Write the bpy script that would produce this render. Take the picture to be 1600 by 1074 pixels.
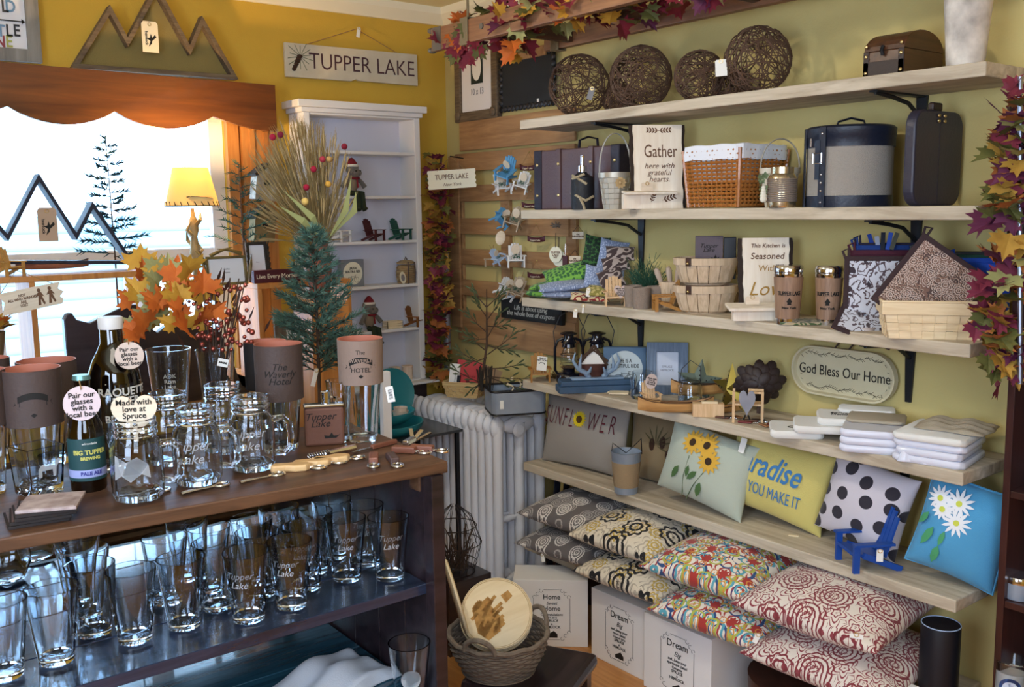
import bpy, math, random
from mathutils import Vector, Matrix, Euler
for o in list(bpy.data.objects): bpy.data.objects.remove(o)
sc = bpy.context.scene; col = sc.collection
R = math.radians; PI = math.pi; random.seed(7)
# ---------------- camera
F = 1493.82; YAW = R(37.842); PIT = R(8.0676); ROL = R(-.6885); CZ = 1.70
CC = Vector((0, 0, CZ))
WF = Vector((math.sin(YAW)*math.cos(PIT), math.cos(YAW)*math.cos(PIT), -math.sin(PIT)))
_r = Vector((math.cos(YAW), -math.sin(YAW), 0)); _u = _r.cross(WF)
WR = _r*math.cos(ROL)+_u*math.sin(ROL); WU = -_r*math.sin(ROL)+_u*math.cos(ROL)
cam_d = bpy.data.cameras.new('camera'); cam = bpy.data.objects.new('camera', cam_d); col.objects.link(cam)
cam_d.sensor_width = 36; cam_d.lens = 36*F/1600; cam_d.clip_start = .05
cam.matrix_world = Matrix(((WR.x, WU.x, -WF.x, 0), (WR.y, WU.y, -WF.y, 0), (WR.z, WU.z, -WF.z, CZ), (0, 0, 0, 1)))
sc.camera = cam
# ---------------- world, exposure
sc.view_settings.view_transform = 'Standard'; sc.view_settings.look = 'None'
sc.view_settings.gamma = 1; sc.view_settings.use_curve_mapping = False; sc.view_settings.exposure = 0.12
wd = bpy.data.worlds.new('World'); sc.world = wd; wd.use_nodes = True
_b = wd.node_tree.nodes['Background']; _b.inputs[0].default_value = (.43, .69, 1, 1); _b.inputs[1].default_value = 9.0
# ---------------- lights
def area(name, loc, target, sx, sy, power, colr):
    l = bpy.data.lights.new(name, 'AREA'); l.shape = 'RECTANGLE'; l.size = sx; l.size_y = sy; l.energy = power; l.color = colr
    o = bpy.data.objects.new(name, l); col.objects.link(o); o.location = loc
    o.rotation_euler = (Vector(target)-Vector(loc)).to_track_quat('-Z', 'Y').to_euler(); return o
def point(name, loc, power, colr, rad=.03):
    l = bpy.data.lights.new(name, 'POINT'); l.energy = power; l.color = colr; l.shadow_soft_size = rad
    o = bpy.data.objects.new(name, l); col.objects.link(o); o.location = loc; return o
_w = area('window_portal', (.80, 4.06, 1.57), (.80, 0, 1.57), 1.5, 1.18, 1, (1, 1, 1)); _w.data.cycles.is_portal = True
area('left_cool_fill', (-1.1, .6, 1.65), (2.4, 1.8, 1.1), 1.0, 1.2, 50, (.60, .76, 1))  # added cool fill for assumed daylight on the shelf fronts; left wall is solid
area('rear_cool_fill', (-.3, -1.0, 2.0), (2.2, 2.7, .7), 1.1, 1.0, 42, (.66, .80, 1))  # added cool fill, placed to reach the radiator past the counter; no window there
area('ceiling_warm_fill', (.4, 1.0, 2.60), (.6, 1.2, 0), .9, .9, 12, (1, .92, .80))  # added soft overhead fill, not a fixture of the room
def spot(name, loc, tgt, power, colr, size, rad=.04):
    l = bpy.data.lights.new(name, 'SPOT'); l.energy = power; l.color = colr; l.spot_size = R(size); l.spot_blend = .6; l.shadow_soft_size = rad
    o = bpy.data.objects.new(name, l); col.objects.link(o); o.location = loc
    o.rotation_euler = (Vector(tgt)-Vector(loc)).to_track_quat('-Z', 'Y').to_euler(); return o
spot('assumed_ceiling_spotlight', (.75, 2.35, 2.58), (2.4, 2.1, 1.3), 42, (1, .93, .80), 95, .05)  # assumed spotlight, fitted to the twig ball's shadow on the shelf wall
# ---------------- pixel to place
def ray(x, y): return WF+WR*((x-800)/F)-WU*((y-537)/F)
def onx(x, y, X): d = ray(x, y); return CC+d*(X/d.x)
def ony(x, y, Y): d = ray(x, y); return CC+d*(Y/d.y)
def onz(x, y, Z): d = ray(x, y); return CC+d*((Z-CZ)/d.z)
def yat(px, x, z):            # the y at which a point (x, y, z) shows in column px
    n = WR*F-WF*(px-800); return -(n.x*x+n.z*(z-CZ))/n.y
def xat(px, y, z):
    n = WR*F-WF*(px-800); return -(n.y*y+n.z*(z-CZ))/n.x
def mpp(P): return (Vector(P)-CC).dot(WF)/F
# ---------------- mesh helpers
class MB:
    def __init__(s): s.v = []; s.f = []; s.m = []; s.s = []
    def add(s, vs, fs, mi=0, sm=False, M=None):
        n = len(s.v)
        s.v += [tuple(M @ Vector(a)) for a in vs] if M is not None else [tuple(a) for a in vs]
        for f in fs: s.f.append([i+n for i in f]); s.m.append(mi); s.s.append(sm)
        return s
    def box(s, c, d, rot=None, mi=0, M=None, tap=1.0):
        x, y, z = d[0]/2, d[1]/2, d[2]/2; q = Matrix.Translation(c)
        if rot: q = q @ Euler(rot).to_matrix().to_4x4()
        if M is not None: q = M @ q
        t = tap
        return s.add([(-x,-y,-z),(x,-y,-z),(x,y,-z),(-x,y,-z),(-x*t,-y*t,z),(x*t,-y*t,z),(x*t,y*t,z),(-x*t,y*t,z)],
                     [(0,3,2,1),(4,5,6,7),(0,1,5,4),(1,2,6,5),(2,3,7,6),(3,0,4,7)], mi, False, q)
    def bb(s, a, b, mi=0):
        return s.box([(a[i]+b[i])/2 for i in range(3)], [abs(a[i]-b[i]) for i in range(3)], None, mi)
    def lathe(s, pr, n=20, o=(0,0,0), mi=0, sx=1, sy=1, M=None, sm=True, cap=True):
        vs = []; fs = []
        for r, z in pr:
            for k in range(n):
                a = 2*PI*k/n; vs.append((o[0]+r*math.cos(a)*sx, o[1]+r*math.sin(a)*sy, o[2]+z))
        for i in range(len(pr)-1):
            for k in range(n):
                k2 = (k+1) % n; fs.append((i*n+k, i*n+k2, (i+1)*n+k2, (i+1)*n+k))
        s.add(vs, fs, mi, sm, M)
        if cap:
            e = len(pr)-1
            if pr[0][0] > 1e-5: s.add(vs[:n], [tuple(range(n-1, -1, -1))], mi, False, M)
            if pr[e][0] > 1e-5: s.add(vs[e*n:], [tuple(range(n))], mi, False, M)
        return s
    def tube(s, pts, r, n=6, mi=0, M=None, closed=False, flat=1.0, sm=True):
        pts = [Vector(p) for p in pts]; m = len(pts)
        if m < 2: return s
        rs = r if isinstance(r, (list, tuple)) else [r]*m
        vs = []; fs = []; prev = None
        for i, p in enumerate(pts):
            a = pts[(i-1) % m] if (closed or i > 0) else p; b = pts[(i+1) % m] if (closed or i < m-1) else p
            t = (b-a)
            if t.length < 1e-9: t = Vector((0, 0, 1))
            t.normalize()
            if prev is None:
                h = Vector((0, 0, 1)) if abs(t.z) < .9 else Vector((1, 0, 0)); u = t.cross(h).normalized()
            else:
                u = prev-t*prev.dot(t)
                if u.length < 1e-6: u = t.orthogonal()
                u.normalize()
            prev = u; w = t.cross(u)
            for k in range(n):
                g = 2*PI*k/n; vs.append(p+(u*math.cos(g)+w*math.sin(g)*flat)*rs[i])
        for i in range(m if closed else m-1):
            j = (i+1) % m
            for k in range(n):
                k2 = (k+1) % n; fs.append((i*n+k, i*n+k2, j*n+k2, j*n+k))
        if not closed: fs += [tuple(range(n-1, -1, -1)), tuple((m-1)*n+k for k in range(n))]
        return s.add(vs, fs, mi, sm, M)
    def prism(s, poly, t, mi=0, M=None, y0=0.0, holes=None):   # poly in x,z ; thickness along +y from y0
        n = len(poly); vs = [(p[0], y0, p[1]) for p in poly]+[(p[0], y0+t, p[1]) for p in poly]
        if holes is not None:    # ring: outer poly with same-length inner poly
            q = holes; vs = vs+[(p[0], y0, p[1]) for p in q]+[(p[0], y0+t, p[1]) for p in q]; fs = []
            for i in range(n):
                j = (i+1) % n
                fs += [(i, j, n*2+j, n*2+i), (n+j, n+i, n*3+i, n*3+j), (j, i, n+i, n+j), (n*2+i, n*2+j, n*3+j, n*3+i)]
            return s.add(vs, fs, mi, False, M)
        fs = [tuple(range(n)), tuple(range(2*n-1, n-1, -1))]+[((i+1) % n, i, n+i, n+(i+1) % n) for i in range(n)]
        return s.add(vs, fs, mi, False, M)
    def ball(s, c, r, n=10, mi=0, M=None):
        if not isinstance(r, (tuple, list)): r = (r, r, r)
        h = max(4, n//2+1)
        pr = [(math.sin(PI*i/h), -math.cos(PI*i/h)) for i in range(h+1)]; pr[0] = (1e-6, -1); pr[-1] = (1e-6, 1)
        q = Matrix.Translation(c) @ Matrix.Diagonal((r[0], r[1], r[2], 1))
        if M is not None: q = M @ q
        return s.lathe(pr, n, mi=mi, M=q, cap=False)
    def build(s, name, mats, parent=None, loc=(0,0,0), rot=(0,0,0), bev=0, sub=0, smooth=False):
        me = bpy.data.meshes.new(name); me.from_pydata(s.v, [], s.f)
        if not isinstance(mats, (list, tuple)): mats = [mats]
        for m in mats: me.materials.append(m)
        me.polygons.foreach_set('material_index', s.m)
        me.polygons.foreach_set('use_smooth', [smooth or b for b in s.s]); me.update()
        if any(s.s) or smooth: me.set_sharp_from_angle(angle=R(42))
        o = bpy.data.objects.new(name, me); col.objects.link(o); o.location = loc; o.rotation_euler = rot
        if parent is not None: o.parent = parent
        if bev: b = o.modifiers.new('bevel', 'BEVEL'); b.width = bev; b.segments = 2; b.limit_method = 'ANGLE'; b.angle_limit = R(40)
        if sub: b = o.modifiers.new('sub', 'SUBSURF'); b.levels = sub; b.render_levels = sub
        return o
def tag(o, label=None, cat=None, group=None, kind=None):
    if label: o['label'] = label
    if cat: o['category'] = cat
    if group: o['group'] = group
    if kind: o['kind'] = kind
    return o
def thing(name, label, cat, loc=(0,0,0), rz=0, group=None, rot=None):
    o = bpy.data.objects.new(name, None); col.objects.link(o); o.empty_display_size = .03
    o.location = loc; o.rotation_euler = rot if rot else (0, 0, rz); return tag(o, label, cat, group)
def dup(root, loc, rz=0, label=None, group=None, scale=None, rot=None):
    def cp(o, par):
        c = o.copy(); col.objects.link(c)
        if par is not None: c.parent = par
        for ch in kids.get(o.name, []): cp(ch, c)
        return c
    kids = {}
    for o in col.objects:
        if o.parent: kids.setdefault(o.parent.name, []).append(o)
    r = cp(root, None); r.location = loc; r.rotation_euler = rot if rot else (0, 0, rz)
    if label: r['label'] = label
    if group: r['group'] = group
    if scale: r.scale = (scale, scale, scale) if not isinstance(scale, (tuple, list)) else scale
    return r
def text(parent, s, size, loc, m, rot=(PI/2, 0, 0), align='CENTER', shear=0, bold=0, sx=1, name='lettering', ex=.0004, sp=1.0):
    c = bpy.data.curves.new(name, 'FONT'); c.body = s; c.size = size; c.align_x = align; c.align_y = 'CENTER'; c.shear = shear
    c.offset = bold; c.extrude = ex; c.space_line = sp; c.resolution_u = 3
    t = bpy.data.objects.new(name+'_tmp', c); col.objects.link(t); bpy.context.view_layer.update()
    me = bpy.data.meshes.new_from_object(t.evaluated_get(bpy.context.evaluated_depsgraph_get())); bpy.data.objects.remove(t); bpy.data.curves.remove(c)
    me.materials.clear(); me.materials.append(m); me.name = name
    o = bpy.data.objects.new(name, me); col.objects.link(o); o.location = loc; o.rotation_euler = rot; o.scale = (sx, 1, 1)
    if parent is not None: o.parent = parent
    return o
def wrap_text(parent, s, size, r, z, m, a0=-PI/2, sx=1, **k):      # lettering bent round a vertical cylinder of radius r
    o = text(parent, s, size, (0, 0, 0), m, rot=(0, 0, 0), **k)
    for v in o.data.vertices:
        a = a0+v.co.x*sx/r; q = r+v.co.z; zz = z+v.co.y; v.co = (math.cos(a)*q, math.sin(a)*q, zz)
    return o
# ---------------- materials
def lin(h):
    h = h.lstrip('#'); c = [int(h[i:i+2], 16)/255 for i in (0, 2, 4)]
    return tuple((x/12.92 if x <= .04045 else ((x+.055)/1.055)**2.4) for x in c)+(1,)
_mc = {}
def mat(name, c='808080', rough=.6, metal=0, trans=0, emit=0, spec=.5, bump=0, bscale=60, ior=1.45, coat=0, sheen=0, var=0, vscale=8, c2=None, alpha=1):
    if name in _mc: return _mc[name]
    m = bpy.data.materials.new(name); m.use_nodes = True; nt = m.node_tree; b = nt.nodes['Principled BSDF']
    cc = lin(c) if isinstance(c, str) else c
    I = b.inputs; I['Base Color'].default_value = cc; I['Roughness'].default_value = rough; I['Metallic'].default_value = metal
    I['Transmission Weight'].default_value = trans; I['IOR'].default_value = ior; I['Coat Weight'].default_value = coat
    I['Specular IOR Level'].default_value = spec; I['Sheen Weight'].default_value = sheen; I['Alpha'].default_value = alpha
    if emit: I['Emission Color'].default_value = cc; I['Emission Strength'].default_value = emit
    if bump or var:
        tc = nt.nodes.new('ShaderNodeTexCoord')
    if bump:
        n = nt.nodes.new('ShaderNodeTexNoise'); n.inputs['Scale'].default_value = bscale; n.inputs['Detail'].default_value = 3
        bu = nt.nodes.new('ShaderNodeBump'); bu.inputs['Strength'].default_value = bump; bu.inputs['Distance'].default_value = .003
        nt.links.new(tc.outputs['Object'], n.inputs['Vector']); nt.links.new(n.outputs['Fac'], bu.inputs['Height']); nt.links.new(bu.outputs['Normal'], I['Normal'])
    if var:
        n = nt.nodes.new('ShaderNodeTexNoise'); n.inputs['Scale'].default_value = vscale; n.inputs['Detail'].default_value = 5
        mx = nt.nodes.new('ShaderNodeMix'); mx.data_type = 'RGBA'; mx.inputs[6].default_value = cc
        mx.inputs[7].default_value = lin(c2) if c2 else tuple(x*.6 for x in cc[:3])+(1,)
        mr = nt.nodes.new('ShaderNodeMapRange'); mr.inputs[1].default_value = .5-.25/var; mr.inputs[2].default_value = .5+.25/var
        nt.links.new(tc.outputs['Object'], n.inputs['Vector']); nt.links.new(n.outputs['Fac'], mr.inputs[0])
        nt.links.new(mr.outputs[0], mx.inputs[0]); nt.links.new(mx.outputs[2], I['Base Color'])
    _mc[name] = m; return m
def wood(name, a, b, rough=.55, axis='x', sc_=1.0, gl=.3, planks=0, coat=0, c3=None):
    if name in _mc: return _mc[name]
    m = bpy.data.materials.new(name); m.use_nodes = True; nt = m.node_tree; N = nt.nodes; L = nt.links; bs = N['Principled BSDF']
    tc = N.new('ShaderNodeTexCoord'); mp = N.new('ShaderNodeMapping'); L.new(tc.outputs['Object'], mp.inputs[0])
    s = {'x': (1.2, 14, 14), 'y': (14, 1.2, 14), 'z': (14, 14, 1.2)}[axis]; mp.inputs['Scale'].default_value = [q*sc_ for q in s]
    n = N.new('ShaderNodeTexNoise'); n.inputs['Scale'].default_value = 2.2; n.inputs['Detail'].default_value = 7; n.inputs['Roughness'].default_value = .62; n.inputs['Distortion'].default_value = .6
    L.new(mp.outputs[0], n.inputs['Vector'])
    cr = N.new('ShaderNodeValToRGB'); e = cr.color_ramp.elements; e[0].position = .3; e[0].color = lin(a); e[1].position = .7; e[1].color = lin(b)
    if c3: q = e.new(.5); q.color = lin(c3)
    L.new(n.outputs['Fac'], cr.inputs[0]); out = cr.outputs[0]
    L.new(out, bs.inputs['Base Color']); bs.inputs['Roughness'].default_value = rough; bs.inputs['Coat Weight'].default_value = coat
    bu = N.new('ShaderNodeBump'); bu.inputs['Strength'].default_value = gl; bu.inputs['Distance'].default_value = .002
    L.new(n.outputs['Fac'], bu.inputs['Height']); L.new(bu.outputs[0], bs.inputs['Normal'])
    _mc[name] = m; return m
def glass(name, c='ffffff', rough=0.0, ior=1.45):
    return mat(name, c, rough, trans=1, ior=ior)
M_wallY = mat('mustard wall paint', 'd2ac42', .85, bump=.25, bscale=160, var=.6, vscale=3, c2='caa238')
M_wallG = mat('pale yellow wall paint', 'ccba7c', .85, bump=.25, bscale=160, var=.6, vscale=3, c2='c2b070')
M_ceil = mat('cream ceiling paint', 'e9e0b8', .9); M_trim = mat('cream trim paint', 'f0ead2', .6)
M_white = mat('white paint', 'e4e4e6', .55, bump=.1, bscale=60)
M_black = mat('black iron', '14161c', .45); M_blackp = mat('black paint', '121212', .5)
M_shelf = wood('rough pine board', '9c8c76', 'd2c5b0', .75, 'y', 1.0, .5, c3='bcae98')
M_orange = wood('orange pine', 'a8672c', 'd0904a', .5, 'z', 1.0)
M_pallet = wood('reclaimed pallet wood', '86603e', 'b88e60', .75, 'y', .9, .4, c3='a07850')
M_dark = wood('dark stained wood', '1a1216', '33262a', .32, 'x', 1.0, .25, coat=.2)
M_darkb = wood('dark brown wood', '2a1714', '4a2c24', .45, 'z', 1.0, .2)
M_ctop = wood('worn brown counter wood', '3c281c', '6e4c34', .42, 'x', 1.0, .3)
M_cherry = wood('varnished cherry wood', '4c2a1a', '744420', .28, 'x', .8, .1, coat=.5)
M_pale = wood('pale birch wood', 'dcc7a0', 'f0e0c0', .6, 'x', 1.5, .15)
M_chrome = mat('chrome', 'd8d8dc', .12, 1); M_brass = mat('brass rivet', 'd8c088', .3, 1)
M_glass = glass('clear glass', 'f4faff'); M_ink = mat('black ink', '1a1714', .8); M_paper = mat('white paper', 'eceae4', .8)
M_tagp = mat('ivory card', 'e8dcc0', .8); M_string = mat('jute string', '9a7a50', .9)
# ---------------- room
XW, YW, ZC = 2.68, 3.95, 2.64
def struct(name, mb, m, **k): o = mb.build(name, m, **k); o['kind'] = 'structure'; return o
fl = struct('floor', MB().bb((-1.6, -1.4, -.05), (XW, YW, 0)), wood('oak strip floor', 'a86c34', 'cf9452', .35, 'y', 1.3, .2, c3='bb7f42'))
nt = fl.data.materials[0].node_tree
struct('ceiling', MB().bb((-1.6, -1.4, ZC), (XW+.1, YW+.1, ZC+.05)), M_ceil)
struct('wall_right', MB().bb((XW, -1.4, 0), (XW+.1, YW+.1, ZC)), M_wallG)
wx0, wx1, wz0, wz1 = .05, 1.56, .98, 2.16
struct('wall_window_side', MB().bb((-1.6, YW, 0), (wx0, YW+.1, ZC)).bb((wx1, YW, 0), (XW, YW+.1, ZC)).bb((wx0, YW, 0), (wx1, YW+.1, wz0)).bb((wx0, YW, wz1), (wx1, YW+.1, ZC)), M_wallY)
struct('wall_left', MB().bb((-1.7, -1.4, 0), (-1.6, YW+.1, ZC)), M_wallY)
struct('wall_rear', MB().bb((-1.7, -1.5, 0), (XW+.1, -1.4, ZC)), M_wallY)
cro = [(0, 2.567), (-.015, 2.567), (-.055, 2.61), (-.06, ZC), (0, ZC)]
mb = MB(); n = 5
for a, b in (((-1.6, 0), (XW, 0)),):
    vs = [(-1.6, YW+p[0], p[1]) for p in cro]+[(XW, YW+p[0], p[1]) for p in cro]
    mb.add(vs, [(i, (i+1) % n, n+(i+1) % n, n+i) for i in range(n)])
struct('trim_1', mb, M_trim)
mb = MB(); vs = [(XW+p[0], -1.4, p[1]) for p in cro]+[(XW+p[0], YW, p[1]) for p in cro]
struct('trim_2', mb.add(vs, [(i, (i+1) % n, n+(i+1) % n, n+i) for i in range(n)]), M_trim)
struct('baseboard_right', MB().bb((XW-.018, -1.4, 0), (XW, YW, .12)), M_darkb)
struct('baseboard_window_side', MB().bb((-1.6, YW-.018, 0), (XW-.02, YW, .12)), M_darkb)
# window: white sash, orange casing
win = struct('window_1', MB().bb((wx0, YW-.005, wz0), (wx1, YW-.03, wz0+.05)), M_white)
mb = MB()
for x in (wx0, .62, wx1-.06): mb.bb((x, YW+.02, wz0), (x+.06, YW+.06, wz1))
for z in (wz0, 1.50, wz1-.05): mb.bb((wx0, YW+.025, z), (wx1, YW+.055, z+.05))
mb.build('window_frame', M_white, win)
MB().bb((wx0, YW+.038, wz0), (wx1, YW+.042, wz1)).build('pane', glass('window pane', 'ffffff', 0, 1.05), win)
mb = MB().bb((wx1, YW-.03, .9), (wx1+.05, YW, 2.2)).bb((wx1+.06, YW-.045, .9), (wx1+.20, YW, 2.2)).bb((wx1+.09, YW-.055, .9), (wx1+.11, YW-.03, 2.2)).bb((wx1+.15, YW-.055, .9), (wx1+.17, YW-.03, 2.2))
mb.build('window_casing', M_orange, win)
# valance board
va = thing('window_valance', 'long varnished cherry-brown scalloped valance board across the top of the window', 'valance', (0, 3.80, 0))
xr = xat(432, 3.8, 2.1); pts = []
segs = [(-.7, 2.035), (-.25, 2.10), (.2, 2.035), (.70, 2.085), (.96, 2.04), (1.17, 2.085), (1.36, 2.035), (1.545, 2.075), (xr, 2.03)]
def sw(a, b, c, k=8): return [(a[0]+(c[0]-a[0])*i/k, 0) for i in range(k)]
bot = []
cusps = [-.9, -.32, .21]+[xat(q, 3.8, 2.07) for q in (12, 180, 333)]
for i in range(len(cusps)-1):
    a, b = cusps[i], cusps[i+1]
    for k in range(10): t = k/10; bot.append((a+(b-a)*t, 2.075-.055*math.sin(PI*t)**.8))
for k in range(6): t = k/5; bot.append((cusps[-1]+(xr-cusps[-1])*t, 2.075-.05*math.sin(PI*.5*t)))
poly = [(xr, 2.215), (-.9, 2.245)]+bot
MB().prism(poly, .02).build('board', M_cherry, va, bev=.002)
MB().prism([(xr-.02, 2.03), (xr, 2.03), (xr, 2.21), (xr-.02, 2.21)], YW-3.82, y0=.02).build('end_board', M_cherry, va)
# ---------------- shelves on the right wall
SX = 2.40; SZ = [2.043, 1.692, 1.342, 1.004, .656, .315]; SL = 3.023; SR = 1.186
for i, z in enumerate(SZ):
    nm = ['top', 'second', 'third', 'fourth', 'fifth', 'lowest'][i]
    s = thing('wall_shelf', 'long rough pine shelf board on the right wall, %s from the top' % nm if i else 'long rough pine shelf board on the right wall, topmost, carrying the twig balls', 'shelf', (SX, (SL+SR)/2, z))
    y1 = SR-.0 if i < 5 else SR+.05
    MB().bb((0, y1-(SL+SR)/2, -.036), (.278, SL-(SL+SR)/2, 0)).build('board', M_shelf, s, bev=.004)
    for py in ((2.62, 1.50) if i < 5 else ()):
        by = py-(SL+SR)/2
        q = MB().prism([(-.009, -.235), (.009, -.235), (.017, -.037), (-.017, -.037)], .008, M=Matrix.Translation((.278, by, 0)) @ Matrix.Rotation(PI/2, 4, 'Z')).tube([(.27, by, -.10), (.20, by, -.062), (.12, by, -.050), (.03, by, -.042)], .006, 6).bb((.02, by-.012, -.042), (.27, by+.012, -.037))
        q.build('bracket', M_black, s)
# ================= display counter at the left
CT = 1.15; CM = .87; CB = .60
ctr = thing('display_counter', 'dark wooden display counter with brown top and plank shelves full of glassware, left foreground', 'counter', (1.13, 1.71, 0))
def ct(a): return (a[0]-1.13, a[1]-1.71, a[2])
def slab(pts, z0, z1): n = len(pts); return MB().add([ct((p[0], p[1], z0)) for p in pts]+[ct((p[0], p[1], z1)) for p in pts], [tuple(range(n-1, -1, -1)), tuple(range(n, 2*n))]+[(i, (i+1) % n, n+(i+1) % n, n+i) for i in range(n)])
slab([(-.6, 1.86), (1.142, 1.705), (1.170, 2.22), (-.6, 2.34)], CT-.026, CT).build('counter_top', M_ctop, ctr, bev=.003)
M_plank = wood('glossy dark plank', '161b28', '2c3850', .16, 'x', 1.0, .08, coat=.6)
M_teal = wood('dark teal plank', '1a3644', '346072', .22, 'x', 1.0, .08, coat=.4)
mb = MB()
for i, (a, b) in enumerate(((1.735, 1.90), (1.903, 2.09), (2.093, 2.27), (2.273, 2.43))):
    mb.bb(ct((-.6, a, CM-.024)), ct((1.10, b, CM)))
mb.build('middle_shelf', M_plank, ctr, bev=.0015)
mb = MB()
for a, b in ((1.60, 1.83), (1.834, 2.06), (2.064, 2.30), (2.304, 2.6)): mb.bb(ct((-.6, a, CB-.025)), ct((1.10, b, CB)))
mb.build('bottom_shelf', M_teal, ctr, bev=.0015)
mb = MB()
for i in range(5): mb.bb(ct((1.105, 1.72+i*.125, .0)), ct((1.122, 1.842+i*.125, CT-.027)))
mb.build('end_panel', M_dark, ctr, bev=.0015)
MB().bb(ct((1.095, 1.700, 0)), ct((1.127, 1.735, CT-.027))).build('corner_post', M_dark, ctr, bev=.002)
MB().bb(ct((1.10, 1.76, CT-.075)), ct((1.165, 1.80, CT-.035))).build('cleat', M_ctop, ctr, bev=.002)
MB().bb(ct((-.6, 2.36, CM-.10)), ct((1.10, 2.40, CM-.03))).build('rear_rail', M_dark, ctr)
# ---- pint glasses
def pint_profile(h=.146, rt=.0475, rb=.031, w=.0028, base=.016):
    return [(1e-5, .002), (rb*.82, 0), (rb, .003), (rb+.001, .012), (rt, h), (rt-w, h), (rb-w+.001, base), (1e-5, base-.003)]
def pint(lab, P, grp, h=.146, rt=.0475, rb=.031, name='pint_glass', etch=None):
    g = tag(MB().lathe(pint_profile(h, rt, rb), 44, cap=False).build(name, M_glass, None, P), lab, 'glass', grp)
    return g
GB = {  # px, py of the base centre
 'front': [(89, 1034), (209, 1000), (299, 974), (398, 962), (496, 916), (555, 902), (614, 888)],
 'second': [(152, 992), (357, 946), (437, 931), (522, 884), (582, 875)],
 'third': [(140, 962), (341, 928), (411, 930), (478, 893), (457, 897)],
 'rear': [(127, 936), (310, 930), (297, 905), (396, 914)]}
words = ['leftmost', 'second from the left', 'third from the left', 'fourth from the left', 'fifth from the left', 'sixth from the left', 'rightmost']
M_frost = mat('frosted etching', 'c8ccd0', .7, alpha=.4)
_pp = {(r, q): onz(q[0], q[1], CM) for r in GB for q in GB[r]}
for _ in range(60):
    ks = list(_pp)
    for i_ in range(len(ks)):
        for j_ in range(i_):
            d = _pp[ks[i_]]-_pp[ks[j_]]; l = d.length
            if l < .097: d = d/l*(.097-l)/2; _pp[ks[i_]] += d; _pp[ks[j_]] -= d
    for k_ in ks: _pp[k_].y = max(_pp[k_].y, 1.79); _pp[k_].x = min(_pp[k_].x, 1.05)
first = None
for row, lst in GB.items():
    lst = sorted(lst)
    for i, (px, py) in enumerate(lst):
        wd_ = 'rightmost' if i == len(lst)-1 else words[i]
        P = _pp[(row, (px, py))]
        L = 'clear pint glass on the middle shelf, %s of the %s row' % (wd_, row)
        if first is None: first = pint(L, P, 'pint glasses on the middle shelf'); g = first
        else:
            g = dup(first, P, random.random()*6, L)
        if row in ('front', 'second') and px > 380:
            e = MB().add([((.0405+.0015)*math.cos(a), (.0405+.0015)*math.sin(a), z) for z in (.085,) for a in (0,)], []) if 0 else None
            k = wrap_text(None, 'Tupper\nLake', .019, .0415, .098, M_frost, a0=0, shear=.3, name='etched_lettering', ex=.0001)
            k.parent = g; g.rotation_euler = (0, 0, -PI/2-.62+.25*(px-500)/150)
# odd glasses at the far left
P = onz(8, 1058, CM); dup(first, P, 0, 'clear pint glass cut by the left edge of the picture, on the dark middle shelf')
def goblet(lab, P, name='stemless_wine_glass', s=1.0):
    pr = [(1e-5, .004), (.02, .0), (.034, .008), (.046, .035), (.047, .055), (.040, .09), (.034, .115), (.0325, .115), (.0385, .09), (.0452, .055), (.044, .035), (.032, .0105), (1e-5, .007)]
    return tag(MB().lathe([(r*s, z*s) for r, z in pr], 26, cap=False).build(name, M_glass, None, P), lab, 'glass', 'stemless wine glasses')
goblet('round stemless wine glass at the left edge of the middle shelf', onz(12, 908, CM), s=1.12)
goblet('smaller stemless wine glass behind the pint glasses, at the back left of the middle shelf', onz(59, 874, CM))
for px, py, L in ((395, 868, 'short patterned tumbler far back on the middle shelf'), (443, 862, 'etched tumbler far back near the end panel')):
    P = onz(px, py, CM); P.y = min(P.y, 2.37)
    pint(L, P, None, .085, .04, .034, 'tumbler')
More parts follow.
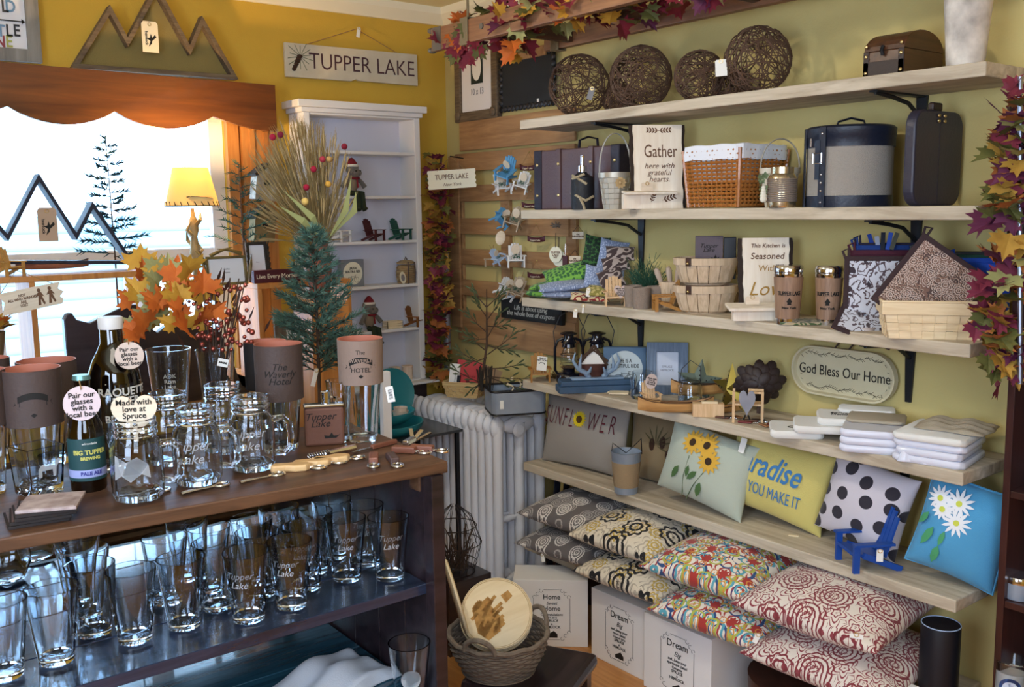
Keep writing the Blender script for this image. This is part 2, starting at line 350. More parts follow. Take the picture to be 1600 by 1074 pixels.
# bottom shelf: towel and glass
P = onz(652, 1108, CB+.0); P = Vector((1.048, 1.735, CB))
g = pint('pint glass with a frosted round emblem standing on the bottom shelf beside the white towel', P, None)
k = MB(); ring = []
for i in range(25): a = 2*PI*i/24; ring.append((.0225*math.cos(a), .0225*math.sin(a)))
def curved(mb, poly, r, z0, a0, th=.0004, mi=0):
    vs = []
    for rr in (r, r+th):
        for x, y in poly: a = a0+x/r; vs.append((math.cos(a)*rr, math.sin(a)*rr, z0+y))
    n = len(poly); mb.add(vs, [tuple(range(n-1, -1, -1)), tuple(range(n, 2*n))]+[(i, (i+1) % n, n+(i+1) % n, n+i) for i in range(n)], mi); return mb
curved(k, ring[:24], .0395, .075, -PI/2-.5).build('emblem', M_frost, g)
def cloth(name, lab, P, w, d, h, m, rz=0, seed=1, nx=26, ny=20, cat='towel', fold=3.0):
    rnd = random.Random(seed); ph = [rnd.random()*6 for _ in range(6)]
    vs = []; fs = []
    for s_ in (0, 1):
        for j in range(ny):
            for i in range(nx):
                u, v = i/(nx-1)*2-1, j/(ny-1)*2-1
                e = max(0, 1-abs(u)**4)*max(0, 1-abs(v)**4)
                z = h*(.25+.75*(.5+.25*math.sin(fold*u+ph[0]+v)+.25*math.sin(fold*1.6*v+ph[1]-u*2)))*e**.5 if s_ else 0
                q = 1+.05*math.sin(5*u+ph[2])*(abs(v) > .8)
                vs.append((u*w/2*(1+.04*math.sin(4*v+ph[3])), v*d/2*q, z+.001))
    n = nx*ny
    for j in range(ny-1):
        for i in range(nx-1):
            a = j*nx+i; fs.append((n+a, n+a+1, n+a+nx+1, n+a+nx)); fs.append((a+nx, a+nx+1, a+1, a))
    for i in range(nx-1): fs.append((i, i+1, n+i+1, n+i)); a = (ny-1)*nx+i; fs.append((a+1, a, n+a, n+a+1))
    for j in range(ny-1): a = j*nx; fs.append((a+nx, a, n+a, n+a+nx)); a = j*nx+nx-1; fs.append((a, a+nx, n+a+nx, n+a))
    o = MB().add(vs, fs, 0, True).build(name, m, None, P, (0, 0, rz), sub=1); return tag(o, lab, cat)
tw = cloth('tea_towel', 'crumpled white tea towel on the bottom shelf of the counter beside a glass', Vector((.95, 1.93, CB+.001)), .27, .19, .055, mat('white cotton', 'c4c6cc', .95, sheen=.2, bump=.3, bscale=300), .2, 3, fold=4.6)
# ---- mason jar mugs
def jar_profile():
    return [(1e-5, .004), (.03, 0), (.036, .003), (.040, .012), (.0405, .03), (.0405, .082), (.038, .094), (.0325, .102), (.0325, .106), (.0345, .108), (.0345, .111), (.0325, .113), (.0325, .117), (.0345, .119), (.0345, .122), (.0325, .124), (.0325, .130), (.0335, .132), (.0325, .134), (.0295, .133), (.0295, .104), (.035, .094), (.0372, .082), (.0372, .03), (.036, .014), (1e-5, .010)]
def jar(lab, P, rz, grp='mason jar mugs on the counter top', s=1.0):
    t = thing('mason_jar_mug', lab, 'jar', P, rz, grp)
    MB().lathe(jar_profile(), 30, cap=False).build('jar', M_glass, t)
    h = [(.0395, 0, .028), (.055, 0, .026), (.066, 0, .036), (.068, 0, .058), (.066, 0, .080), (.055, 0, .092), (.0385, 0, .090)]
    MB().tube(h, .0058, 8).build('handle', M_glass, t)
    if s != 1: t.scale = (s,)*3
    return t
js = 1.2
JJ = [(218, 779, .0, 'mason jar mug in front holding a wooden heart tag in its mouth'), (311, 755, .0, 'mason jar mug in the front row, in the middle'), (396, 733, .0, 'mason jar mug in the front row, nearest the wooden bottle openers'), (268, 724, .0, 'mason jar mug behind, between the two left front mugs'), (352, 706, .0, 'mason jar mug behind, between the two right front mugs')]
for i, (px, py, rz, L) in enumerate(JJ):
    P = onz(px, py, CT)
    j = jar(L, P, -.45, s=js)
    k = wrap_text(j, 'Tupper\nLake', .022, .0412, .062, M_frost, a0=-PI/2-.15, shear=.3, name='etched_lettering', ex=.0001) if i in (1, 2) else None
    if i == 0:
        curved(MB(), [(x*1.4*.02, y*.02) for x, y in [(-1, -1), (-.5, -.6), (0, -1.1), (.6, -.5), (1.1, -.9), (1, .2), (.4, .9), (-.2, .5), (-.9, 1)]], .0408, .06, -PI/2-.1).build('etched_emblem', M_frost, j)
# small plain jar at left of heart jar
pint('plain small jelly glass behind the heart tag mug', onz(176, 735, CT), None, .10, .036, .033, 'jelly_glass')
# wooden heart tag "Made with love at Spruce &"
def heart_poly(w, h, n=28):
    p = []
    for i in range(n):
        t = 2*PI*i/n; x = 16*math.sin(t)**3; y = 13*math.cos(t)-5*math.cos(2*t)-2*math.cos(3*t)-math.cos(4*t); p.append((x/32*w, (y+2.5)/29*h))
    return p[::-1]
M_tagw = wood('pale tag wood', 'd6c3a8', 'e8d8c2', .8, 'x', 2, .05)
P = onz(218, 779, CT)
ht = thing('heart_tag', 'pale wooden heart tag reading Made with love, set in a jar mug', 'tag', (P.x, P.y-.004, CT+.163), -.42)
MB().prism(heart_poly(.084, .082), .004).build('heart', M_tagw, ht); text(ht, 'Made with\nlove at\nSpruce\n&', .0155, (0, -.0008, .008), M_ink, bold=.0002, sp=.85)
MB().bb((-.004, .001, -.05), (.004, .0035, -.03)).build('stick', M_tagw, ht)
# bottle openers in front (chrome, flat)
def opener(name, lab, P, rz, hl=.055, m=None, kind=0, grp=None, tilt=0):
    t = thing(name, lab, 'bottle opener', P, rz, grp)
    mb = MB(); c = [(hl/2+.016+.015*math.cos(a), .012*math.sin(a), .004) for a in [2*PI*i/16 for i in range(16)]]
    mb.tube(c, .0032, 6, closed=True); mb.tube([(hl/2-.006, 0, .004), (hl/2+.004, 0, .004)], .004, 6)
    mb.build('opener_head', M_chrome, t)
    if kind == 0: MB().tube([(-hl/2-.01, 0, .004), (-hl/2, 0, .005), (0, 0, .0045), (hl/2, 0, .004)], [.005, .006, .0035, .004], 8, flat=.6).build('handle', M_chrome, t)
    elif kind == 1: MB().box((-.004, 0, .008), (hl, .021, .015)).build('handle', m, t, bev=.003)
    elif kind == 2: MB().prism([(-hl*.75, -.004), (-hl*.7, -.013), (-hl*.3, -.012), (0, -.018), (hl*.35, -.015), (hl*.5, 0), (hl*.35, .015), (0, .018), (-hl*.3, .012), (-hl*.7, .014), (-hl*.8, .007)], .015, M=Matrix.Rotation(PI/2, 4, 'X')).build('handle', m, t, loc=(0, 0, 0), bev=.004)
    return t
for px, py, L in ((218, 777, 'chrome bottle opener lying before the jar mug with the heart tag'), (313, 768, 'chrome bottle opener lying before the middle front jar mug'), (403, 751, 'chrome bottle opener lying before the right front jar mug')):
    P = onz(px, py, CT); opener('bottle_opener', L, P, .12, .06, grp='chrome bottle openers before the jar mugs')
M_lw = wood('light opener wood', 'c79a62', 'e2bd88', .45, 'x', 2, .1); M_rw = wood('rosewood', '6a3a2a', '8e5a44', .4, 'x', 2, .1)
for px, py, rz, L in ((462, 735, -.5, 'pale wooden antler-shaped bottle opener, leftmost of the three'), (495, 728, -.35, 'pale wooden bottle opener between two others'), (525, 722, -.25, 'pale wooden bottle opener, rightmost of the three pale ones')):
    opener('wooden_bottle_opener', L, onz(px, py, CT), rz, .066, M_lw, 2, 'pale wooden bottle openers')
for px, py, rz, m, L in ((584, 722, -2.1, M_rw, 'rosewood bottle opener standing head first at the counter edge, left of the row'), (614, 722, -1.9, wood('walnut', '3e2a26', '5a4038', .4, 'x', 2, .1), 'dark walnut bottle opener at the counter edge'), (634, 708, -.9, M_rw, 'reddish wood bottle opener lying behind the dark walnut one'), (662, 706, -.9, M_rw, 'reddish wood bottle opener at the right corner of the counter')):
    opener('bottle_opener_with_block_handle', L, onz(px, py, CT), rz, .056, m, 1, 'wood-handled bottle openers')
for px, py, L in ((600, 698, 'long rosewood letter opener lying behind the bottle openers'),):
    t = thing('letter_opener', L, 'letter opener', onz(px, py, CT), .2); MB().box((0, 0, .006), (.075, .012, .010)).build('handle', M_rw, t, bev=.002); MB().box((-.065, 0, .005), (.06, .008, .003)).build('blade', M_chrome, t)
t = thing('corkscrew', 'steel corkscrew with a coiled worm lying before the flask', 'corkscrew', onz(520, 712, CT), .1)
MB().tube([(-.01-.0009*i, .006*math.cos(i*.9), .009+.006*math.sin(i*.9)) for i in range(60)], .0016, 5).build('worm', M_chrome, t); MB().tube([(-.01, 0, .008), (.06, 0, .008)], [.006, .008], 8).build('handle', M_chrome, t)
t = thing('multi_tool', 'open chrome multi tool at the back right corner of the counter', 'tool', onz(645, 690, CT), .6)
for k, a in enumerate((-.5, 0, .5)): MB().box((.03*math.cos(a), .03*math.sin(a), .006+.003*k), (.05, .009, .003), (0, -.25, a)).build('blade', M_chrome, t)
MB().box((-.02, 0, .006), (.05, .016, .012)).build('body', M_chrome, t, bev=.003)
# flask in leather
M_lbrown = mat('brown leather', '6b4536', .6, bump=.3, bscale=140); M_lgrey = mat('grey brown leather', '8b7568', .65, bump=.3, bscale=140); M_ldark = mat('dark leather', '4a3b36', .65, bump=.3, bscale=140)
P = onz(508, 695, CT)
t = thing('hip_flask', 'steel hip flask in brown leather engraved with script and a canoe, on the counter', 'flask', (P.x, P.y, CT), -.42)
MB().box((0, 0, .046), (.092, .026, .092)).build('leather_wrap', M_lbrown, t, bev=.006)
MB().box((0, 0, .096), (.094, .028, .008)).build('steel_shoulder', M_chrome, t, bev=.003)
MB().lathe([(.009, 0), (.009, .012), (.011, .013), (.011, .028), (.008, .030)], 14, (.005, 0, .099)).tube([(.016, 0, .115), (.03, 0, .112), (.03, 0, .102)], .003, 6).build('cap', M_chrome, t)
text(t, 'Tupper\nLake', .024, (-.01, -.0136, .062), M_ink, shear=.35, sp=.7)
MB().prism([(-.008, 0), (.018, 0), (.028, .010), (.022, .006), (.012, .006), (.008, .014), (.002, .006), (-.010, .008)], .0006, y0=-.0140).build('canoe_emblem', M_ink, t, (.008, 0, .018))
# leather sleeved pint glasses
def sleeved(lab, px0, px1, ytop, ybot, ybase, m, txt=None, rz=0, bandtxt=None, tilt=0, gh=None, depth=None, grp='leather sleeved pint glasses', cone=.93):
    P = onz((px0+px1)/2, ybase, CT)
    mp = mpp((P.x, P.y, CT+.15)); r = (px1-px0)/2*mp
    zt = CT+(ybase-ytop)*mpp(P)*.985; zb = CT+(ybase-ybot)*mpp(P)*.985
    t = thing('leather_sleeved_pint_glass', lab, 'glass', P, rz, grp)
    h0, h1 = zb-CT, zt-CT
    MB().lathe([(1e-5, .003), (r*.62, 0), (r*.66, .012), (r*.9, h0+.01), (r*.88, h0+.01), (r*.62, .016), (1e-5, .014)], 28, cap=False).build('glass', M_glass, t)
    MB().lathe([(r*.94, h0), (r, h0+.001), (r*1.02, h1), (r*.985, h1), (r*.92, h0)], 36, cap=False).build('leather_sleeve', m, t)
    MB().lathe([(r*.985, h1-.0005), (r*1.015, h1+.0008), (r*.97, h1+.0005), (r*.955, h0+.02), (r*.95, h0+.02), (r*.96, h1-.001)], 36, cap=False).build('sleeve_lining', mat('copper leather edge', 'b8705a', .6), t)
    if txt:
        for s, sz, dz, kw in txt: wrap_text(t, s, sz, r*1.012, (h0+h1)/2+dz, M_ink, ex=.0006, a0=-PI/2-rz-math.atan2(P.x, P.y), **kw)
    if bandtxt:
        a0 = -PI/2-rz-math.atan2(P.x, P.y); k = MB()
        pl = [(-.034, -.010), (-.024, -.006), (-.022, .004), (-.010, .0085), (0, .010), (.010, .0085), (.022, .004), (.024, -.006), (.034, -.010), (.030, -.003), (.034, .004), (.022, .010), (.01, .016), (0, .018), (-.01, .016), (-.022, .010), (-.034, .004), (-.030, -.003)]
        zb_ = (h0+h1)/2-.006
        for i in range(12):
            xa, xb = -.028+.056*i/12, -.028+.056*(i+1)/12; ya, yb = .008*(1-(xa/.028)**2), .008*(1-(xb/.028)**2)
            curved(k, [(xa, ya), (xb, yb), (xb, yb+.013), (xa, ya+.013)], r*1.003, zb_, a0, .0006)
        for q in (-1, 1): curved(k, [(q*.024, -.006), (q*.038, -.006), (q*.034, .000), (q*.038, .007), (q*.024, .006)][::q], r*1.001, zb_, a0, .0004)
        if txt: wrap_text(t, 'WAVERLY', .0125, r*1.018, zb_+.0125, m, a0=a0, bold=.0004)
        curved(k, [(-.006, 0), (0, -.005), (.006, 0), (0, .004)], r*1.0, (h0+h1)/2-.030, a0, .0006)
        k.build('banner_emblem', M_ink, t)
    return t
sleeved('pint glass in a tan leather sleeve printed with a hotel banner, right of the flask', 533, 602, 525, 595, 688, M_lgrey, [('The', .014, .026, {}), ('HOTEL', .015, -.016, {})], bandtxt=True)
sleeved('pint glass in a dark brown leather sleeve with faint script, left of the flask', 405, 478, 533, 620, 702, M_ldark, [('The\nWaverly\nHotel', .022, .0, {'shear': .35, 'sp': .75})])
sleeved('pint glass in a black leather sleeve with pale stacked letters, behind the dark brown sleeve', 388, 452, 530, 605, 668, mat('black leather', '1c1a1c', .6), [('D E\nL T\nT A', .02, 0, {'bold': .0006})])
sleeved('pint glass in a dark leather sleeve with a faint banner, beside the beer bottle', 20, 105, 570, 658, 760, M_ldark, bandtxt=True)
sleeved('pint glass in a dark leather sleeve behind the left one', 42, 127, 559, 640, 722, M_ldark)
sleeved('pint glass in a dark leather sleeve cut by the left edge of the picture', -48, 20, 573, 660, 770, M_ldark)
sleeved('pint glass in a dark leather sleeve at the far left, behind the cut off one', -38, 24, 556, 640, 712, M_ldark)
# square etched rocks glass at left
t = thing('rocks_glass', 'squat square rocks glass etched with a moose, behind the coasters', 'glass', onz(62, 772, CT), .3)
pr = [(1e-5, .012), (.030, 0), (.036, .004), (.043, .10), (.040, .10), (.033, .018), (1e-5, .016)]
MB().lathe(pr, 4, M=Matrix.Rotation(PI/4, 4, 'Z') @ Matrix.Scale(1.25, 4, (1, 0, 0)) @ Matrix.Scale(1.25, 4, (0, 1, 0)), sm=False, cap=False).build('glass', M_glass, t, bev=.004)
MB().prism([(-.02, -.012), (-.014, -.012), (-.013, 0), (.008, 0), (.009, -.014), (.014, -.014), (.016, .004), (.022, .012), (.028, .016), (.02, .02), (.010, .012), (-.014, .012), (-.02, .004)], .0006, y0=-.0415).build('etched_moose', M_frost, t, (0, 0, .055))
# coasters
M_slate = mat('dark coaster edge', '241c1a', .7); M_ccork = mat('pale coaster face', 'c9b8b4', .6, var=.8, vscale=40, c2='7a6460')
for k, (px, py, rz) in enumerate(((78, 800, .5), (82, 795, .42), (85, 790, .46), (80, 784, .36), (60, 776, .2))):
    P = onz(px, py+8, CT); t = thing('coaster', ['square wooden coaster, lowest of the stack at the front left of the counter', 'square wooden coaster, second from the bottom of the stack', 'square wooden coaster, third from the bottom of the stack', 'square wooden coaster just under the printed one', 'printed pale coaster on top of the stack'][k], 'coaster', (.345+.006*k, 1.865-.004*k, CT+.0065*k), rz-.6, 'square coasters in a stack')
    MB().box((0, 0, .003), (.10, .10, .006)).build('board', M_slate if k < 4 else M_ccork, t, bev=.001)
    MB().box((0, 0, .0062), (.092, .092, .0006)).build('printed_face', M_ctop if k < 4 else M_ccork, t)
t = thing('dark_glass_dish', 'dark blue lump of cloth and glass at the left edge before the coasters', 'cloth', onz(20, 812, CT)) if 0 else None
# growler and beer bottle
M_amber = mat('amber bottle glass', '180a02', .06, 0, .6, coat=.5); M_amber2 = mat('dark amber glass', '4a1e04', .05, 0, .85)
P = onz(187, 706, CT)
t = thing('growler', 'dark glass growler with white lettering RAQUETTE RIVER BREWING and a white cap', 'bottle', P, -.15)
k = 1.14
MB().lathe([(1e-5, .003), (.046*k, 0), (.051*k, .006), (.051*k, .165), (.0485*k, .188), (.040*k, .216), (.029*k, .240), (.0225*k, .256), (.0215*k, .292), (.023*k, .294), (.023*k, .300), (.019*k, .302)], 36).build('bottle', mat('dark brown growler glass', '0c0604', .05, 0, .25, coat=1), t)
MB().lathe([(a_, z_*1.36) for a_, z_ in [(.0235*k, .212), (.024*k, .214), (.024*k, .230), (.022*k, .232)]], 24).build('cap', mat('white metal cap', 'd8d4d0', .4), t)
MW = mat('white print', 'dcdad4', .7)
wrap_text(t, 'RAQUETTE\nRIVER', .0255, .0592, .138, MW, bold=.0005, sp=.85, sx=1, a0=-PI/2+.30); wrap_text(t, 'BREWING', .0225, .0592, .088, MW, bold=.0005, a0=-PI/2+.30)
curved(curved(MB(), [(-.045, 0), (.045, .0), (.045, .0012), (-.045, .0012)], .0590, .168, -PI/2+.3), [(-.03, 0), (.03, 0), (.03, .001), (-.03, .001)], .0590, .105, -PI/2+.3).build('printed_rules', MW, t)
def round_tag(lab, P, r, txt, size, rz=0, tilt=0, m=None):
    g = thing('round_tag', lab, 'tag', P, 0, rot=(tilt, 0, rz))
    MB().prism([(r*math.cos(2*PI*i/32), r*math.sin(2*PI*i/32)) for i in range(32)][::-1], .004).build('disc', m or mat('pale pink tag wood', 'd8c4b8', .7), g)
    text(g, txt, size, (0, -.0008, -r*.08), M_ink, bold=.0002, sp=.85)
    MB().tube([(0, -.001, r*.8), (0, -.004, r*.9), (0, .004, r*1.12), (0, .012, r*1.3)], .0012, 5).build('string', M_string, g)
    return g
round_tag('round wooden tag reading Pair our glasses with a local beer, hanging on the growler neck', (P.x+.018, P.y-.066, CT+.232), .031, 'Pair our\nglasses\nwith a\nlocal beer', .0125, -.15, -.25)
P = onz(140, 764, CT)
t = thing('beer_bottle', 'brown beer bottle with a dark teal BIG TUPPER BREWING label', 'bottle', P, 0)
k = 1.12
MB().lathe([(r*k, z*k) for r, z in [(1e-5, .003), (.028, 0), (.0305, .005), (.0305, .105), (.027, .122), (.017, .15), (.0135, .165), (.0125, .195), (.0135, .197), (.0135, .202), (.012, .204)]], 32).build('bottle', M_amber, t)
MB().lathe([(.0135*k, .199*k), (.0155*k, .200*k), (.014*k, .208*k), (1e-5, .2085*k)], 20, cap=False).build('crown_cap', mat('teal crown cap', '6f9a98', .35, .6), t)
MB().lathe([(.0311*k, .022*k), (.0311*k, .098*k)], 32, cap=False).build('label', mat('dark teal label', '1d4244', .6), t)
MB().lathe([(.0313*k, .028*k), (.0313*k, .042*k)], 32, cap=False).build('label_band', mat('lavender label band', '9aa0cc', .6), t)
MYL = mat('yellow print', 'c8c060', .7)
a0 = -PI/2-.05
wrap_text(t, 'BIG TUPPER', .0125, .0352, .082, MYL, bold=.0004, a0=a0); wrap_text(t, 'BREWING', .0085, .0352, .070, MYL, a0=a0, bold=.0003); wrap_text(t, 'PALE ALE', .010, .0355, .0395, mat('violet print', '3a3a86', .7), a0=a0, bold=.0004); wrap_text(t, 'adirondacks', .006, .0352, .100, MW, a0=a0)
round_tag('round wooden tag reading Pair our glasses with a local beer, on the beer bottle', (P.x-.010, P.y-.034, CT+.182), .034, 'Pair our\nglasses\nwith a\nlocal beer', .0148, -.1, -.08, mat('lilac pink tag wood', 'dcc8cc', .7))
# tall glasses
def tall(lab, px0, px1, ytop, ybase, grp=None, txt=None, base=.012):
    P = onz((px0+px1)/2, ybase, CT); mp = mpp(P); r = (px1-px0)/2*mp; h = (ybase-ytop)*mp*.97
    g = pint(lab, P, grp, h, r, r*.66, 'tall_pint_glass')
    if txt: wrap_text(g, txt, .015, r*.88, h*.62, MW, a0=-PI/2-math.atan2(P.x, P.y), sp=.9, ex=.0001)
    return g, P, r, h
tall('tall pint glass printed with white lettering, left of the bouquet glass', 236, 304, 540, 668, None, 'ADK\nRum\nLake')
gb, PB, rB, hB = tall('tall pint glass holding the autumn leaf bouquet', 313, 372, 541, 668)
tall('tall clear beer glass right behind the hotel sleeve', 512, 552, 590, 690)
tall('clear pint glass among the mugs, below the dark brown sleeve', 430, 474, 606, 700)
tg = thing('price_tag', 'small white price tag hanging on the bouquet glass', 'tag', (PB.x, PB.y-rB-.002, CT+hB*.86), 0, rot=(0, .25, -.5)); MB().bb((-.013, -.001, -.010), (.013, 0, .010)).build('card', M_paper, tg); text(tg, 'ABCDE', .006, (0, -.0014, 0), M_ink, bold=.0004)
tg = thing('price_tag', 'white barcode price tag on the right side of the hotel sleeve glass', 'tag', onz(612, 690, CT)+Vector((0, 0, .115)), 0, rot=(0, -.15, -.6)); MB().bb((-.009, -.001, -.019), (.009, 0, .019)).build('card', M_paper, tg)
mb = MB()
for i in range(9): mb.bb((-.004, -.0016, -.012+i*.0027), (.005, -.001, -.0108+i*.0027))
mb.build('barcode', M_ink, tg)
# ================= window side
M_leaf = [mat('orange leaf', 'd8772a', .7, var=.6, vscale=30, c2='b04c18'), mat('yellow leaf', 'd0a23a', .7, var=.6, vscale=30, c2='a87420'), mat('crimson leaf', '8e2436', .7, var=.6, vscale=30, c2='5a1424'), mat('olive leaf', '6e6a34', .7, var=.6, vscale=30, c2='454a20'), mat('purple leaf', '6a2448', .7, var=.5, vscale=30, c2='3e142c'), mat('pale olive leaf', 'a8a468', .7, var=.5, vscale=30)]
M_green = mat('dark fir green', '24483c', .7, var=.5, vscale=40, c2='3c6a56'); M_green2 = mat('blue green fir', '5e8072', .7, var=.5, vscale=40, c2='355246'); M_bark = mat('twig bark', '4a382c', .9)
M_leaf2 = [mat('muted orange leaf', 'b8743c', .7, var=.6, vscale=30, c2='8e4c24'), mat('muted gold leaf', 'b8923e', .7, var=.6, vscale=30, c2='8a6424'), mat('wine leaf', '8a3048', .7, var=.6, vscale=30, c2='5a1c2e')]+M_leaf[3:]
LEAF = [(0, 0), (.10, .12), (.42, .02), (.36, .20), (.62, .34), (.50, .42), (.60, .66), (.34, .58), (.22, .66), (.26, .86), (.12, .80), (0, 1.08), (-.12, .80), (-.26, .86), (-.22, .66), (-.34, .58), (-.60, .66), (-.50, .42), (-.62, .34), (-.36, .20), (-.42, .02), (-.10, .12)]
def leaf(mb, P, d, up, s, mi):
    d = Vector(d).normalized(); u = Vector(up); x = d.cross(u)
    if x.length < .05: x = d.orthogonal()
    x.normalize(); nrm = x.cross(d); vs = [Vector(P)+d*.35*s]
    for a, b in LEAF: vs.append(Vector(P)+x*a*s+d*b*s+nrm*(abs(a)*.35-.15*(b-.4)**2)*s)
    n = len(LEAF); mb.add(vs, [(0, i+1, (i+1) % n+1) for i in range(n)], mi)
def off_poly(P, d):
    n = len(P); out = []
    A = sum(P[i][0]*P[(i+1) % n][1]-P[(i+1) % n][0]*P[i][1] for i in range(n)); sg = 1 if A > 0 else -1
    for i in range(n):
        a, b, c = Vector(P[i-1]), Vector(P[i]), Vector(P[(i+1) % n]); e1 = (b-a).normalized(); e2 = (c-b).normalized()
        n1 = Vector((-e1.y, e1.x))*sg; n2 = Vector((-e2.y, e2.x))*sg; m_ = (n1+n2); k = d/max(.25, (1+n1.dot(n2)))
        q = b+m_*k; out.append((q.x, q.y))
    return out
def pxp(pts, Y, o): return [((lambda q: (q.x-o[0], q.z-o[2]))(ony(x, y, Y))) for x, y in pts]
def hang_tag(lab, P, w, h, rz=0, m=None, moth=True, tilt=0, grp=None, roll=0):
    t = thing('hang_tag', lab, 'tag', P, 0, grp, rot=(tilt, roll, rz))
    MB().prism([(-w/2, -h/2), (w/2, -h/2), (w/2, h*.42), (w*.38, h/2), (-w*.38, h/2), (-w/2, h*.42)][::-1], .0015).build('card', m or M_tagp, t)
    if moth:
        MB().prism([(0, -.1*w), (.28*w, .15*w), (.2*w, .3*w), (.02*w, .1*w), (-.05*w, .35*w), (-.12*w, .1*w), (-.3*w, .05*w), (-.1*w, -.1*w), (-.22*w, -.45*w), (-.02*w, -.25*w)], .0004, y0=-.0006).build('printed_emblem', M_ink, t, (w*.1, 0, -h*.08))
        text(t, 'hemlock', h*.13, (-w*.22, -.0004, -h*.05), M_ink, rot=(PI/2, PI/2, 0), bold=.0003)
    MB().tube([(.006*math.cos(a), 0, .006*math.sin(a)) for a in [2*PI*i/10 for i in range(10)]], .0012, 5, closed=True).build('eyelet', M_brass, t, (0, -.001, h*.40))
    return t
def rrect_(w, d, r, n):
    p = []
    for cx_, cy_, a0_ in ((w/2-r, -d/2+r, -PI/2), (w/2-r, d/2-r, 0), (-w/2+r, d/2-r, PI/2), (-w/2+r, -d/2+r, PI)):
        for k in range(n+1): a = a0_+PI/2*k/n; p.append((cx_+r*math.cos(a), cy_+r*math.sin(a)))
    return p
# outside: pale siding and bare trees
tr = thing('bare_tree', 'bare winter tree seen pale through the window at the left', 'tree', (-.6, 9.5, -.5))
mb = MB()
rnd = random.Random(4)
def grow(mb, p, d, L, r, dep_):
    q = p+d*L; mb.tube([p, (p+q)/2+Vector((rnd.uniform(-.04, .04), 0, rnd.uniform(-.02, .02)))*L, q], [r, r*.85, r*.65], 6)
    if dep_ > 0:
        for _ in range(3): grow(mb, p+d*L*rnd.uniform(.5, 1), (d+Vector((rnd.uniform(-.8, .8), rnd.uniform(-.4, .4), rnd.uniform(-.1, .6)))).normalized(), L*.62, r*.55, dep_-1)
grow(mb, Vector((0, 0, 0)), Vector((0, 0, 1)), 2.6, .16, 4)
mb.build('trunk_and_branches', mat('frosty bark', '6a7078', .9), tr)
nb = thing('neighbour_house', 'pale blue clapboard house wall seen through the window', 'house', (2.0, 8.0, -.6))
mb = MB()
for i in range(18): mb.box((0, 0, i*.13), (5.0, .03, .135), (.12, 0, 0))
mb.build('clapboard_wall', mat('pale clapboard', '8aa0ac', .8), nb)
for dx in (-1.3, .6): MB().box((dx, -.05, 1.3), (.7, .05, 1.0)).build('window', M_white, nb)
# dark scalloped settle behind the counter
st = thing('wooden_settle', 'dark stained wooden settle with a scalloped back behind the counter glasses', 'settle', (.9, 2.9, 0))
o = (.9, 2.9, 0)
top = pxp([(100, 500), (104, 492), (112, 489), (120, 500), (140, 505), (165, 492), (195, 478), (215, 476), (222, 488), (232, 510), (246, 520), (262, 508), (285, 498), (315, 502), (345, 520), (362, 560), (378, 602), (395, 612), (408, 604), (424, 598), (436, 606), (440, 622)], 2.9, o)
MB().prism(top+[(top[-1][0], 1.12), (top[0][0], 1.12)], .03).build('back_board', M_dark, st, bev=.004)
MB().bb((top[0][0], -.30, .42), (top[-1][0], .0, .46)).build('seat', M_dark, st, bev=.004)
for x in (top[0][0]+.02, top[-1][0]-.02):
    for y in (-.28, .0): MB().bb((x-.02, y-.02, 0), (x+.02, y+.02, .42 if y < 0 else 1.14)).build('leg', M_dark, st)
gb_ = thing('slatted_bench', 'dark green slatted bench standing behind the middle shelf of the counter', 'bench', (.2, 2.49, 0))
for k in range(2): MB().bb((-.5, k*.06, .80), (1.0, k*.06+.045, .82)).build('slat', mat('dark green paint', '1c3832', .35), gb_, bev=.002)
for x in (-.4, .25, .9):
    for y in (.02, .085): MB().bb((x-.02, y-.018, 0), (x+.02, y+.018, .80)).build('leg', mat('dark green paint'), gb_)
hm = thing('wicker_hamper', 'large dark brown wicker hamper on the floor behind the counter', 'basket', (.75, 3.08, 0)); mb = MB()
for i in range(34): z = .01+i*.028; mb.tube([(x+.006*(1 if (k+i) % 2 else -1), y+.006*(1 if (k+i) % 2 else -1), z) for k, (x, y) in enumerate(rrect_(1.1, .22, .05, 5))], .013, 5, closed=True)
mb.build('woven_body', mat('dark brown wicker', '5a4228', .7, var=.7, vscale=40, c2='3a2a1a'), hm)
# low table along the window carrying the display frames
tb = thing('window_table', 'orange pine table along the window wall under the open display frames', 'table', (1.1, 3.45, 0))
TZ = 1.06
MB().bb((-1.3, -.22, TZ-.03), (.76, .30, TZ)).build('table_top', M_orange, tb, bev=.003)
for x in (-1.2, .72):
    for y in (-.17, .25): MB().bb((x-.025, y-.025, 0), (x+.025, y+.025, TZ-.03)).build('leg', M_orange, tb)
def open_frame(lab, x0, x1, y0, y1, zt, posts):
    t = thing('display_box', lab, 'shelf', (x0, y0, TZ))
    h = zt-TZ; MB().bb((0, 0, h-.02), (x1-x0, y1-y0, h)).build('top_board', M_orange, t, bev=.002)
    MB().bb((0, 0, 0), (x1-x0, y1-y0, .018)).build('bottom_board', M_orange, t, bev=.002)
    for x in posts: MB().bb((x-x0, 0, .018), (x-x0+.018, y1-y0, h-.02)).build('upright', M_orange, t, bev=.002)
    return t
fz = 1.50
open_frame('open orange pine display box in front of the window, carrying the mountain shelf', .25, 1.045, 3.40, 3.62, fz, (.25, .665, 1.027))
fz2 = 1.43
open_frame('open orange pine display box at the right of the window, behind the blue green tree', 1.44, 1.832, 3.40, 3.60, fz2, (1.44, 1.814))
